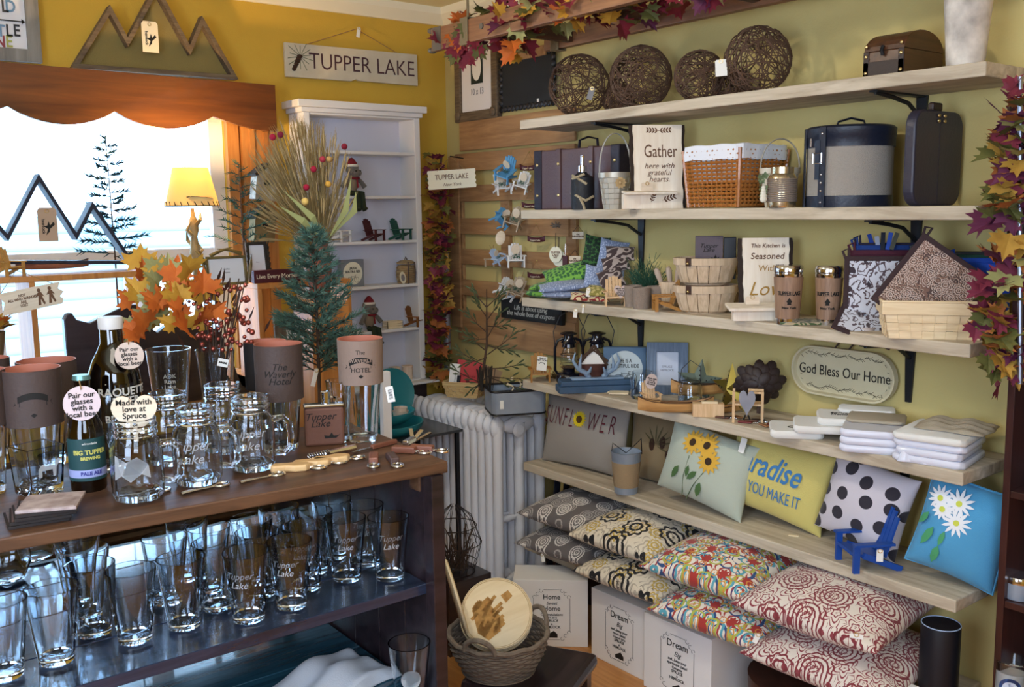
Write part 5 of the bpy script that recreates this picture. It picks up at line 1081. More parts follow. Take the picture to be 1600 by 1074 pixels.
# hanging wooden ladder above
M_lad = wood('warm ladder wood', '6a4630', '9c6e48', .55, 'y', 1, .3)
ld = thing('wooden_ladder', 'old wooden ladder hung flat above the top shelf, wrapped with autumn leaves', 'ladder', (2.37, 1.8, 2.317))
for x in (-.20, .17):
    y1_ = 3.27-1.8 if x < 0 else 2.99-1.8+.03
    MB().bb((x-.016, -1.5, .0), (x+.016, y1_, .085)).build('rail', M_lad, ld, bev=.003)
for y in (2.86, 2.42, 1.98, 1.54): MB().bb((-.184, y-1.8-.016, .012), (.154, y-1.8+.016, .062)).build('rung', wood('dark rung wood', '3a241a', '5a3a28', .6, 'x', 1, .3), ld, bev=.003)
mb = MB()
for s_ in (0, .075): mb.ball((-.20, 3.285-1.8, s_+.006), (.02, .018, .012), 10)
mb.bb((-.217, 3.20-1.8, -.002), (-.2155, 3.26-1.8, .087)).build('metal_end_fitting', mat('old grey metal', '6e6a62', .6, .4), ld)
MB().lathe([(.011, 0), (.011, .006)], 12, M=Matrix.Rotation(-PI/2, 4, 'Y')).build('bolt', mat('old grey metal'), ld, (-.215, 2.93-1.8, .045))
for x, y in ((-.20, 3.02), (.17, 2.93)):
    mb = MB()
    for i in range(6): yy = y-1.8+i*.008; mb.tube([(x-.020, yy, -.006), (x+.020, yy, -.006), (x+.020, yy, .091), (x-.020, yy, .091)], .004, 5, closed=True)
    mb.tube([(x, y-1.78, .09), (x, y-1.78, ZC-2.317)], .005, 6); mb.build('rope', mat('jute rope', '8a7a5c', .95, bump=.6, bscale=300), ld)
rr = random.Random(12); mb = MB(); vine = MB()
t = thing('ladder_garland', 'autumn maple leaf garland wound along the hanging ladder', 'garland', (2.2, 3.0, 2.40))
vp_ = [Vector((.03+.09*math.sin(i*.9), .17-i*.11, -.04+.03*math.cos(i*1.3))) for i in range(15)]
vine.tube(vp_, .004, 5).build('vine', M_bark, t)
for i in range(330):
    f = (rr.random()**1.15)*13.99; k = int(f); p = vp_[k]+(vp_[k+1]-vp_[k])*(f-k); q = p+Vector((rr.uniform(-.08, .12), rr.uniform(-.06, .06), rr.uniform(-.05, .10)))
    leaf(mb, q, (rr.uniform(-1, 1), rr.uniform(-1, .6), rr.uniform(-.9, .6)), (rr.uniform(-1, 0), rr.uniform(-1, 0), .8), rr.uniform(.05, .085), rr.choice((0, 1, 2, 2, 3, 4, 5, 2)))
for i in range(26):
    q = Vector((rr.uniform(-.05, .0), rr.uniform(.0, .16), rr.uniform(-.13, .04))); leaf(mb, q, (rr.uniform(-.6, .6), rr.uniform(-.6, .6), -1), (-1, -.6, .2), .06, rr.choice((2, 0, 2, 3)))
mb.build('leaves', M_leaf, t)
# ================= things on the right wall shelves
def on(k, px, x, dz=0): z = SZ[k]+dz; return Vector((x, yat(px, x, SZ[k]), z))
def wy(k, p0, p1, x): return abs(yat(p0, x, SZ[k])-yat(p1, x, SZ[k]))
# ---- pillow and fabric
def psurf(x, y, w, h, t):
    u, v = min(1, abs(2*x/w)), min(1, abs(2*y/h)); return t/2*((1-u**2.2)*(1-v**2.2))**.5
def pillow_mb(w, h, t, n=22, seed=0, sag=0):
    vs = []; fs = []; rr = random.Random(seed); a1, a2 = rr.random()*6, rr.random()*6
    for s_ in (1, -1):
        for j in range(n+1):
            for i in range(n+1):
                u = math.sin((i/n-.5)*PI*.98)/math.sin(PI*.49); v = math.sin((j/n-.5)*PI*.98)/math.sin(PI*.49)
                x = u*w/2*(1-.07*(1-v*v)); y = v*h/2*(1-.07*(1-u*u)); z = psurf(u*w/2, v*h/2, w, h, t)
                z *= 1+.05*math.sin(4*u+a1)*math.sin(3.3*v+a2); vs.append((x, y, s_*(z+.0006)))
    N_ = (n+1)**2
    for j in range(n):
        for i in range(n): a = j*(n+1)+i; fs.append((a, a+1, a+n+2, a+n+1)); fs.append((N_+a+n+1, N_+a+n+2, N_+a+1, N_+a))
    for i in range(n):
        for a, b in ((i, i+1), (n*(n+1)+i+1, n*(n+1)+i), ((i+1)*(n+1), i*(n+1)), (i*(n+1)+n, (i+1)*(n+1)+n)): fs.append((b, a, N_+a, N_+b))
    m_ = MB(); m_.add(vs, fs, 0, True); return m_
def pillow(L, P, w, h, t, m, rot, grp=None, seed=0, name='throw_pillow', tagm=None, cat='pillow', piping=None):
    T = thing(name, L, cat, P, 0, grp, rot=rot); o = pillow_mb(w, h, t, seed=seed).build('cover', m, T)
    if tagm: MB().bb((w/2-.012, -.02+tagm*h/2, -.001), (w/2+.010, .02+tagm*h/2, .001)).build('care_label', M_paper, T)
    if piping:
        pts = []
        for i in range(48):
            f = i/12; k = int(f); u = (f-k)*2-1; c = [(u, -1), (1, u), (-u, 1), (-1, -u)][k]
            pts.append((c[0]*w/2*(1-.07*(1-c[1]**2)), c[1]*h/2*(1-.07*(1-c[0]**2)), 0))
        MB().tube(pts, .004, 6, closed=True).build('piping', piping, T)
    return T
def ndrape(o, w, h, t, dz=.005):
    for v in o.data.vertices: v.co.z = psurf(v.co.x+o.location.x, v.co.y+o.location.y, w, h, t)+dz+v.co.z*.3
    o.location.z = 0; return o
def ptext(T, s, size, x, y, m, w, h, t, **k):
    k.setdefault('name', 'lettering'); o = text(None, s, size, (0, 0, 0), m, rot=(0, 0, 0), **k); sx_ = o.scale[0]; o.scale = (1, 1, 1)
    for v in o.data.vertices: v.co.x *= sx_
    o.location = (x, y, 0); ndrape(o, w, h, t); o.parent = T; return o
def pshape(T, polys, m, w, h, t, name):
    mb = MB()
    for p in polys: c = (sum(a[0] for a in p)/len(p), sum(a[1] for a in p)/len(p)); n = len(p); mb.add([(c[0], c[1], 0)]+[(a[0], a[1], 0) for a in p], [(0, i+1, (i+1) % n+1) for i in range(n)])
    o = mb.build(name, m, None); ndrape(o, w, h, t); o.parent = T; return o
def petal(cx, cy, a, l, w): return [(cx+math.cos(a)*l*f-math.sin(a)*w*s, cy+math.sin(a)*l*f+math.cos(a)*w*s) for f, s in ((.05, 0), (.35, .5), (.7, .45), (1, 0), (.7, -.45), (.35, -.5))]
def fabric(name, bg, layers, rough=.9, bump=.35, bsc=350):
    m = bpy.data.materials.new(name); m.use_nodes = True; nt = m.node_tree; N = nt.nodes; L = nt.links; bs = N['Principled BSDF']; bs.inputs['Roughness'].default_value = rough; bs.inputs['Sheen Weight'].default_value = .15
    tc = N.new('ShaderNodeTexCoord'); cur = None
    def math_(op, a, b=None, c=None):
        n = N.new('ShaderNodeMath'); n.operation = op
        for i, q in enumerate((a, b, c)):
            if q is None: continue
            if isinstance(q, (int, float)): n.inputs[i].default_value = q
            else: L.new(q, n.inputs[i])
        return n.outputs[0]
    for ly in layers:
        kind, sc, col_ = ly[0], ly[1], ly[2]; p = ly[3] if len(ly) > 3 else {}
        mp = N.new('ShaderNodeMapping'); L.new(tc.outputs['Object'], mp.inputs[0]); mp.inputs['Location'].default_value = (p.get('o', 0), p.get('o', 0)*1.7, 0)
        nz = N.new('ShaderNodeTexNoise'); nz.inputs['Scale'].default_value = p.get('ns', 12); L.new(mp.outputs[0], nz.inputs[0])
        if kind == 'noise':
            nz.inputs['Detail'].default_value = 4; f = math_('GREATER_THAN', nz.outputs[0], p.get('t', .5))
        elif kind == 'lines':      # swirling thin lines
            nz.inputs['Scale'].default_value = sc; nz.inputs['Detail'].default_value = p.get('d', 1); a = math_('SINE', math_('MULTIPLY', nz.outputs[0], p.get('k', 60))); f = math_('GREATER_THAN', a, p.get('t', .8))
        else:
            v = N.new('ShaderNodeTexVoronoi'); v.voronoi_dimensions = '2D'; v.inputs['Scale'].default_value = sc; v.inputs['Randomness'].default_value = p.get('rnd', .8)
            ad = N.new('ShaderNodeVectorMath'); ad.operation = 'SCALE'; L.new(nz.outputs['Color'], ad.inputs[0]); ad.inputs['Scale'].default_value = p.get('warp', 0)
            a2 = N.new('ShaderNodeVectorMath'); L.new(mp.outputs[0], a2.inputs[0]); L.new(ad.outputs[0], a2.inputs[1]); L.new(a2.outputs[0], v.inputs['Vector'])
            sb = N.new('ShaderNodeVectorMath'); sb.operation = 'SUBTRACT'; L.new(a2.outputs[0], sb.inputs[0]); L.new(v.outputs['Position'], sb.inputs[1])
            sx = N.new('ShaderNodeSeparateXYZ'); L.new(sb.outputs[0], sx.inputs[0]); ang = math_('ARCTAN2', sx.outputs[1], sx.outputs[0]); d = v.outputs['Distance']
            pet = math_('ABSOLUTE', math_('COSINE', math_('MULTIPLY', ang, p.get('n', 8)/2)))
            dd = math_('MULTIPLY', d, math_('ADD', 1, math_('MULTIPLY', pet, -p.get('pd', .35))))
            if kind == 'dot': f = math_('LESS_THAN', d, p.get('r', .3))
            elif kind == 'flower': f = math_('LESS_THAN', dd, p.get('r', .3))
            elif kind == 'rings':
                s_ = math_('SINE', math_('ADD', math_('MULTIPLY', dd, p.get('k', 40)), math_('MULTIPLY', pet, p.get('pk', 2)))); f = math_('MULTIPLY', math_('GREATER_THAN', s_, p.get('t', .3)), math_('LESS_THAN', dd, p.get('r', .4)))
        mx = N.new('ShaderNodeMix'); mx.data_type = 'RGBA'; L.new(f, mx.inputs[0]); mx.inputs[7].default_value = lin(col_)
        if cur is None: mx.inputs[6].default_value = lin(bg)
        else: L.new(cur, mx.inputs[6])
        cur = mx.outputs[2]
    if cur is not None: L.new(cur, bs.inputs['Base Color'])
    else: bs.inputs['Base Color'].default_value = lin(bg)
    nz = N.new('ShaderNodeTexNoise'); nz.inputs['Scale'].default_value = bsc; L.new(tc.outputs['Object'], nz.inputs[0]); bu = N.new('ShaderNodeBump'); bu.inputs['Strength'].default_value = bump; bu.inputs['Distance'].default_value = .002; L.new(nz.outputs[0], bu.inputs['Height']); L.new(bu.outputs[0], bs.inputs['Normal'])
    return m
# ---- S1: twig balls, chest, birch vase
M_twig = mat('brown twig', '6e5240', .8, var=.5, vscale=30, c2='3e2c20')
def twig_ball(L, px, r, x=2.52, seed=1, n=34, grp='twig balls on the top shelf', dz=0, rr_=.0016):
    z = SZ[0]+r+dz; P = Vector((x, yat(px, x, z), z)); rr = random.Random(seed); mb = MB()
    for i in range(n):
        ax = Vector((rr.gauss(0, 1), rr.gauss(0, 1), rr.gauss(0, 1))).normalized(); u = ax.orthogonal().normalized(); v = ax.cross(u); off = rr.uniform(-.75, .75); rad = math.sqrt(1-off*off); ph = rr.random()*6; w1 = rr.uniform(1.5, 3.5)
        pts = []; m_ = 22
        for k in range(m_): a = 2*PI*k/m_; q = (u*math.cos(a)+v*math.sin(a))*rad+ax*(off+.10*math.sin(w1*a+ph)); q.normalize(); pts.append(q*r*(1-.04*rr.random()))
        mb.tube(pts, rr_*rr.uniform(.7, 1.3), 4, closed=True)
    return tag(mb.build('twig_ball', M_twig, None, P), L, 'decor ball', grp), P
R_ = lambda r_px, px: r_px*mpp((2.52, yat(px, 2.52, 2.15), 2.15))
b1, B1 = twig_ball('open twig ball at the left end of the top shelf with a small grey tag', 905, R_(48, 905), seed=1, n=46)
b2, B2 = twig_ball('dense twig ball on the top shelf, second from the left', 1001, R_(49, 1001), seed=2, n=70)
b3, B3 = twig_ball('medium twig ball on the top shelf, third from the left', 1093, R_(40, 1093), seed=3, n=54)
b4, B4 = twig_ball('largest open twig ball on the top shelf, rightmost', 1184, R_(52, 1184), seed=4, n=46, x=2.50)
b5, B5 = twig_ball('small dense twig ball on the top shelf, behind the white tag', 1143, R_(26, 1143), seed=5, n=40, x=2.60)
b6, B6 = twig_ball('small dense twig ball nested behind the second ball of the top shelf', 966, R_(26, 966), seed=6, n=44, x=2.62)
M_ltag = mat('grey tag card', '7c7c80', .8)
hang_tag('grey diamond price tag on the leftmost twig ball', (2.44, yat(923, 2.44, 2.15), 2.112), .022, .045, -1.0, M_ltag, False, roll=.3)
hang_tag('white price tag hanging between the third and the largest twig ball', (2.405, yat(1127, 2.405, 2.15), 2.125), .036, .050, -1.0, M_paper, False, roll=-.05)
M_chest = wood('dark chest wood', '3a2216', '5c3a22', .4, 'y', 1.5, .2); M_lea = mat('dark brown leather', '2a1a16', .5, bump=.3, bscale=120)
yc1 = yat(1412, 2.43, 2.05); yc0 = yat(1349, 2.43, 2.05); cwid = yc0-yc1
t = thing('keepsake_chest', 'dark wooden domed keepsake chest with leather trim at the right of the top shelf', 'chest', (2.43, (yc0+yc1)/2, SZ[0]), -PI/2)
hC = 62*mpp(t.location); D_ = .20
MB().bb((-cwid/2, 0, 0), (cwid/2, D_, hC*.62)).build('body', M_chest, t, bev=.003)
prof = [(0, hC*.625)]+[(D_/2-D_/2*math.cos(a), hC*.625+hC*.50*math.sin(a)) for a in [PI*i/14 for i in range(15)]]+[(D_, hC*.625)]
mb = MB(); n = len(prof); mb.add([(-cwid/2, p[0], p[1]) for p in prof]+[(cwid/2, p[0], p[1]) for p in prof], [tuple(range(n-1, -1, -1)), tuple(range(n, 2*n))]+[(i, (i+1) % n, n+(i+1) % n, n+i) for i in range(n)]); mb.build('lid', M_chest, t, bev=.002)
mb = MB()
for x in (-cwid/2+.008, cwid/2-.008): mb.bb((x-.008, -.003, 0), (x+.008, .0, hC*.62))
mb.bb((-cwid/2, -.003, hC*.0), (cwid/2, .0, hC*.36)).build('leather_trim', M_lea, t, bev=.001)
for x in (-cwid/2+.008, cwid/2-.008):
    for z in (.1, .5, .75): MB().ball((x, -.004, hC*z), (.005, .003, .005), 8).build('rivet', M_brass, t)
MB().tube([(0, -.006, hC*.72), (0, -.012, hC*.6), (0, -.006, hC*.5)], .005, 6).build('latch', M_black, t)
P = on(0, 1508, 2.47); rv = 32*mpp(P); hv = 130*mpp(P)
M_birch = mat('birch bark vase', 'e8e0d4', .8, bump=.5, bscale=40, var=.9, vscale=18, c2='8e8680')
t = tag(MB().lathe([(1e-5, 0), (rv*.86, 0), (rv*1.0, hv*.45), (rv*1.16, hv), (rv*1.08, hv), (rv*.9, .02), (1e-5, .02)], 28, cap=False).build('birch_vase', M_birch, None, P), 'tall white birch bark vase at the right end of the top shelf', 'vase')
# ---- S2
M_sc = mat('purple brown suitcase leather', '4a3640', .42, bump=.35, bscale=120, var=.6, vscale=10, c2='5e4238'); M_scd = mat('dark suitcase trim', '221c2a', .5, bump=.3, bscale=120)
x0 = 2.495; ya, yb = yat(836, x0, 1.69), yat(968, x0, 1.69); W_ = ya-yb; P = Vector((x0, (ya+yb)/2, SZ[1])); H_ = 94*mpp(P)
t = thing('suitcase', 'purple brown leather suitcase with dark corner bands and straps, left on the second shelf', 'suitcase', P, -PI/2)
body = [(x, z) for x, z in rrect(W_, H_, .02)]; MB().prism([(x, z+H_/2) for x, z in body], .15).build('body', M_sc, t, bev=.004)
for x in (-W_/2+.022, W_/2-.022): MB().bb((x-.024, -.004, .0), (x+.024, .154, H_+.002)).build('end_band', M_scd, t, bev=.004)
for x in (-W_*.19, W_*.19): MB().bb((x-.013, -.006, .0), (x+.013, .156, H_+.003)).build('strap', M_sc, t, bev=.002)
for x in (-W_/2+.022, -W_*.19, W_*.19, W_/2-.022):
    for z in (.24, .76): MB().ball((x, -.006, H_*z), (.007, .004, .007), 10).build('rivet', M_brass, t)
MB().tube([(-.055, .07, H_), (-.05, .07, H_+.035), (0, .07, H_+.045), (.05, .07, H_+.035), (.055, .07, H_)], .007, 6, flat=.5).build('handle', M_scd, t)
# soap dispenser
P = on(1, 910, 2.405); P.x = 2.425; P.y = yat(910, 2.425, SZ[1]); r = 17*mpp(P); h = 55*mpp(P)
t = thing('soap_dispenser', 'dark bark-textured soap dispenser wrapped with antlers, chrome pump, before the suitcase', 'dispenser', P, face(P))
MB().lathe([(1e-5, 0), (r, 0), (r*1.05, h*.5), (r, h*.9), (r*.5, h), (r*.4, h*1.05)], 24).build('bottle', mat('black bark', '1e2026', .6, bump=1, bscale=60), t)
MB().lathe([(r*.42, h), (r*.42, h*1.22), (r*.2, h*1.24), (r*.2, h*1.5), (r*.12, h*1.5)], 16).tube([(0, 0, h*1.48), (.004, -.02, h*1.46)], .004, 6).build('pump', M_chrome, t)
mb = MB()
for pts in ([(-1, .25, .45), (-.5, -1, .38), (.3, -1.1, .24), (1, -.5, .36)], [(-.3, -1.1, .36), (.1, -1.12, .12), (0.2, -1.1, .0)], [(-.9, -.3, .95), (-.1, -1.1, .80), (.4, -1.05, .70)], [(.2, -1.1, .98), (-.4, -1, .90), (-.9, -.4, .86)]): mb.tube([(a*r, b*r*1.02, c*h) for a, b, c in pts], [.005]*len(pts), 6)
mb.build('antlers', mat('pale antler', 'b8a888', .5, var=.5, vscale=60), t)
# silver woven basket with handle
def handled_pail(L, P, r, h, hh, m, name, rz, lean=0):
    t = thing(name, L, 'basket', P, rz); mb = MB()
    for i in range(7):
        z0 = h*i/7; z1 = h*(i+1)/7-.001; n = 16
        for k in range(n):
            e = .0018 if (i+k) % 2 else 0; f0 = .70+.3*z0/h; f1 = .70+.3*z1/h; a, b = 2*PI*k/n, 2*PI*(k+1)/n; R0, R1 = r*f0+e, r*f1+e
            mb.add([(R0*math.cos(a), R0*math.sin(a), z0), (R0*math.cos(b), R0*math.sin(b), z0), (R1*math.cos(b), R1*math.sin(b), z1), (R1*math.cos(a), R1*math.sin(a), z1), ((R0-.003)*math.cos(a), (R0-.003)*math.sin(a), z0), ((R0-.003)*math.cos(b), (R0-.003)*math.sin(b), z0), ((R1-.003)*math.cos(b), (R1-.003)*math.sin(b), z1), ((R1-.003)*math.cos(a), (R1-.003)*math.sin(a), z1)], [(0, 1, 2, 3), (5, 4, 7, 6), (3, 2, 6, 7), (0, 4, 5, 1), (1, 5, 6, 2), (0, 3, 7, 4)])
    mb.build('woven_body', m, t); MB().lathe([(r*.7, .0), (r*.7, .003)], 16).build('bottom', m, t); MB().lathe([(r*1.0, h*.86), (r*1.05, h*.86), (r*1.07, h), (r*1.02, h)], 24, cap=False).build('rim_band', m, t)
    MB().tube([(r*math.cos(a)*1.02, 0, h*.9+(hh-h*.9)*math.sin(a)**.8 if 0 < a < PI else h*.9) for a in [PI*i/18 for i in range(19)]], .008, 6, flat=.25).build('handle', mat('grey wood handle', 'a8a49c', .6), t); return t
P = on(1, 961, 2.44); M_silv = mat('silver painted splint', 'b8b0a0', .4, .5)
t = handled_pail('small silver woven basket with a tall hoop handle and a straw flower', P, 25*mpp(P), 56*mpp(P), 116*mpp(P), M_silv, 'woven_pail', face(P)+.3)
mb = MB()
for i in range(10): mb.add([Vector((q[0], -25*mpp(P)*1.02-.006, 40*mpp(P)+q[1])) for q in petal(0, 0, i*.63, .022, .012)], [(0, 1, 2, 3, 4, 5)])
mb.ball((0, -25*mpp(P)-.006, 40*mpp(P)), .006, 8).build('straw_flower', mat('straw flower', 'c8a878', .9), t)
# Gather board
def live_board(L, P, w, h, th, rz, lean, mface, name='live_edge_board', seed=1):
    t = thing(name, L, 'sign', P, 0, rot=(-lean, 0, rz)); rr = random.Random(seed); n = 14
    lft = [(-w/2-.004+rr.uniform(-.0018, .0018)-.004*i/n, h*i/n) for i in range(n+1)]; rgt = [(w/2+rr.uniform(-.002, .002), h*i/n) for i in range(n+1)]
    MB().prism([*rgt][::1]+[*lft][::-1], th).build('board', mface, t)
    for s_, edge in ((-1, lft), (1, rgt)):
        mb = MB(); mb.tube([(x+s_*.003, th*.5, z) for x, z in edge], [.0065+rr.uniform(-.001, .001) for _ in edge], 6, flat=th/.014)
        mb.build('bark_edge', mat('dark bark', '2e221c', .9, bump=.8, bscale=80), t)
    return t
M_lb = wood('pale basswood face', 'e2d2bc', 'f2e8d8', .6, 'z', 1.2, .1)
P = on(1, 1031, 2.455); wG = 74*mpp(P); hG = 130*mpp(P)
t = live_board('pale live edge board burned with the words Gather here with grateful hearts, second shelf', P, wG, hG, .022, face(P)+.25, .10, M_lb)
text(t, 'Gather', .062, (.005, -.0006, hG*.68), M_burn, sx=.66); text(t, 'here with\ngrateful\nhearts.', .027, (0, -.0006, hG*.43), M_burn, shear=.3, sp=.85)
def sprig(c, a, s_):
    mb = MB(); d = (math.cos(a), math.sin(a)); mb.tube([(c[0], -.0008, c[1]), (c[0]+d[0]*s_, -.0008, c[1]+d[1]*s_)], .0009, 4)
    for k in range(4):
        for q in (-1, 1): p = petal(c[0]+d[0]*s_*.22*(k+.5), c[1]+d[1]*s_*.22*(k+.5), a+q*.8, s_*.3, s_*.12); mb.add([(x, -.0009, z) for x, z in p], [(0, 1, 2, 3, 4, 5)])
    return mb
sprig((.0, hG*.93), .05, .045).build('burned_sprig', M_burn, t); sprig((-.0, hG*.93), PI-.05, .045).build('burned_sprig', M_burn, t); sprig((.01, hG*.10), .3, .05).build('burned_sprig', M_burn, t); sprig((-.03, hG*.08), 1.2, .04).build('burned_sprig', M_burn, t)
P = on(1, 1014, 2.425); w = 88*mpp(P)
t = thing('wood_block_shelf', 'pale wooden block holder with a jutting ledge in front of the Gather board', 'holder', P, face(P)+.3)
MB().bb((-w*.46, 0, 0), (w*.42, .03, .052)).build('block', M_lb, t, bev=.001); MB().box((-.0, -.004, .056), (w*.94, .055, .008), (.12, 0, 0)).build('ledge', M_lb, t, bev=.001)
hang_tag('small oval wooden tag inked with letters hanging on the pale ledge before the Gather board', (P.x-.03, P.y-.02, P.z+.075), .040, .026, face(P)+.3, M_tagw, False)
# wicker basket with liner
def wicker(L, P, w, d, h, rz, m, tp=.84):
    t = thing('wicker_basket', L, 'basket', P, rz); rows = 15; mb = MB(); npx, npy = 11, 11
    def per(z, off, ph):
        f = tp+(1-tp)*z/h; W2, D2 = w/2*f, d/2*f; pts = []
        for side in range(4):
            n = npx*2 if side % 2 == 0 else npy*2
            for k in range(n):
                a = k/n*2-1; e = off*math.cos((k)*PI/1.0+ph*PI)
                pts.append([(a*W2, -D2-e, z), (W2+e, a*D2, z), (-a*W2, D2+e, z), (-W2-e, -a*D2, z)][side])
        return pts
    for r in range(rows): mb.tube(per(h*(r+.5)/rows, .0035, r % 2), h/rows*.46, 5, closed=True, flat=.8)
    mb.build('woven_strands', m, t)
    mb = MB()
    for side in range(4):
        n = npx if side % 2 == 0 else npy
        for k in range(n):
            a = (k+.5)/n*2-1; q = []
            for z in (0, h): f = tp+(1-tp)*z/h; W2, D2 = w/2*f, d/2*f; q.append([(a*W2, -D2, z), (W2, a*D2, z), (-a*W2, D2, z), (-W2, -a*D2, z)][side])
            mb.tube(q, .003, 5)
    for sx_ in (-1, 1):
        for sy_ in (-1, 1): mb.tube([(sx_*w/2*tp, sy_*d/2*tp, 0), (sx_*w/2, sy_*d/2, h)], .006, 6)
    mb.build('stakes', m, t); MB().bb((-w/2*tp, -d/2*tp, 0), (w/2*tp, d/2*tp, .004)).build('bottom', m, t); return t
M_wick = mat('amber wicker', 'bc7836', .4, coat=.4, var=.6, vscale=60, c2='8a5424')
xf = 2.405; y0b, y1b = yat(1064, xf, 1.69), yat(1152, xf, 1.69); H_ = 92*mpp((xf, y1b, 1.69)); w = y0b-y1b; dp = .245
Pb = Vector((xf+.13, (y0b+y1b)/2, SZ[1]+.003))
wk = wicker('amber wicker basket with a white cloth liner in the middle of the second shelf', Pb, w, dp, H_, -PI/2, M_wick, .88)
lin_ = []; n = 44
def lring(z, s_, j): return [((w/2*s_)*max(-1, min(1, 1.32*math.cos(2*PI*k/n)))+j*math.sin(k*2.1)*.002, (dp/2*s_)*max(-1, min(1, 1.32*math.sin(2*PI*k/n)))+j*math.cos(k*1.7)*.002, z+j*.0018*math.sin(k*1.3)) for k in range(n)]
shell([lring(H_-.034, 1.045, 1), lring(H_-.015, 1.06, 1), lring(H_+.012, 1.04, 1), lring(H_+.014, .98, 1), lring(H_-.02, .93, 1), lring(H_-.10, .88, 0)]).build('cloth_liner', mat('white liner cloth', 'dfe2ea', .9, bump=.4, bscale=90), wk)
MB().prism(heart_poly(.001, .001), .001)
# white box with jar and handle
P = on(1, 1219, 2.44); t = handled_pail('small white woven pail with a pale hoop handle right of the wicker basket', Vector((2.50, yat(1217, 2.50, SZ[1]), SZ[1])), 30*mpp(P), 62*mpp(P), 108*mpp(P), mat('whitewashed splint', 'cfc8b8', .7), 'woven_pail', face(P)+.2)
P = on(1, 1221, 2.425); r = 22*mpp(P); h = 62*mpp(P)
t = thing('twine_jar', 'gold topped glass jar wrapped in grey twine standing before the white pail', 'jar', P, face(P))
MB().lathe([(1e-5, 0), (r*.95, 0), (r, .006), (r, h*.72), (r*.86, h*.82), (r*.8, h*.84), (r*.8, h), (r*.72, h), (r*.72, h*.85), (r*.9, h*.7), (r*.9, .01), (1e-5, .01)], 26, cap=False).build('jar', mat('champagne metal', 'c8b898', .25, .9), t)
mb = MB()
for i in range(13): mb.tube([(r*1.03*math.cos(2*PI*k/20), r*1.03*math.sin(2*PI*k/20), h*.16+i*h*.045) for k in range(20)], .0022, 4, closed=True)
mb.build('twine_wrap', mat('grey twine', '8a7c72', .95), t)
mb = MB(); rr = random.Random(3)
for i in range(24): leaf(mb, (-r*1.3+rr.uniform(-.008, .008), -r*.6, h*.3+rr.random()*h*.5), (rr.uniform(-1, 1), -.5, rr.uniform(-1, 1)), (0, -1, 0), .014, 0)
mb.build('eucalyptus', mat('sage leaf', '6a7a58', .8), t); mb = MB()
for i in range(5): mb.ball((-r*1.25, -r*.7, h*(.22+.07*i)), (.011-.001*i, .008, .011-.001*i), 10)
mb.build('white_rose', mat('cream rose', 'dcd8c8', .8), t)
# hat box
P = on(1, 1325, 2.50); P.x = 2.515; P.y = yat(1325, 2.515, SZ[1]); r = 64*mpp(P); h = 122*mpp(P)
t = thing('hat_box', 'drum shaped burlap hat box with navy leather bands, buckle strap and top handle', 'box', P, face(P))
M_navy = mat('navy black leather', '1a2030', .4, bump=.25, bscale=120); M_burl = mat('grey burlap', '9a948c', .95, bump=.9, bscale=420)
MB().lathe([(1e-5, 0), (r, 0), (r, h*.93), (r*.9, h*.93)], 44, cap=False).build('burlap_body', M_burl, t)
MB().lathe([(r*1.012, 0), (r*1.015, .002), (r*1.015, h*.14), (r*1.0, h*.14)], 44, cap=False).build('bottom_band', M_navy, t)
MB().lathe([(r*1.0, h*.74), (r*1.03, h*.74), (r*1.03, h*.86), (r*1.045, h*.87), (r*1.05, h*.97), (r*.98, h*1.0), (1e-5, h*1.01)], 44, cap=False).build('lid', M_navy, t)
MB().tube([(-.04, 0, h), (-.035, 0, h*1.07), (0, 0, h*1.11), (.035, 0, h*1.07), (.04, 0, h)], .011, 6, flat=.3).build('handle', M_navy, t)
a = -PI/2-.62; ca, sa = math.cos(a), math.sin(a)
def strap(a, z0, z1, wd_, k, name, m, r_=r):
    mb = MB(); mb.add([((r_*k+q)*math.cos(a+s_*wd_/r_), (r_*k+q)*math.sin(a+s_*wd_/r_), z) for q in (0, .003) for s_, z in ((-1, z0), (1, z0), (1, z1), (-1, z1))], [(3, 2, 1, 0), (4, 5, 6, 7), (0, 1, 5, 4), (1, 2, 6, 5), (2, 3, 7, 6), (3, 0, 4, 7)]); return mb.build(name, m, t)
strap(a, 0, h*.98, .010, 1.05, 'strap', M_navy); strap(a-.12, h*.34, h*.82, .008, 1.065, 'strap_tongue', M_navy)
strap(-PI/2-1.35, 0, h*.98, .010, 1.05, 'strap', M_navy)
for z in (.06, .2, .3, .4, .55, .9): MB().ball((r*1.08*ca, r*1.08*sa, h*z), (.004, .004, .004), 8).build('rivet', M_chrome, t)
MB().tube([(r*1.09*math.cos(a-.12+q[0]), r*1.09*math.sin(a-.12+q[0]), h*.6+q[1]) for q in ((-.12, -.014), (.12, -.014), (.12, .014), (-.12, .014))], .002, 5, closed=True).build('buckle', M_chrome, t)
MB().tube([(r*1.07*math.cos(-PI/2-.98+.0), r*1.07*math.sin(-PI/2-.98), h*.8+.012*s_) for s_ in (-1, 0, 1)], .003, 5).build('ring', M_chrome, t)
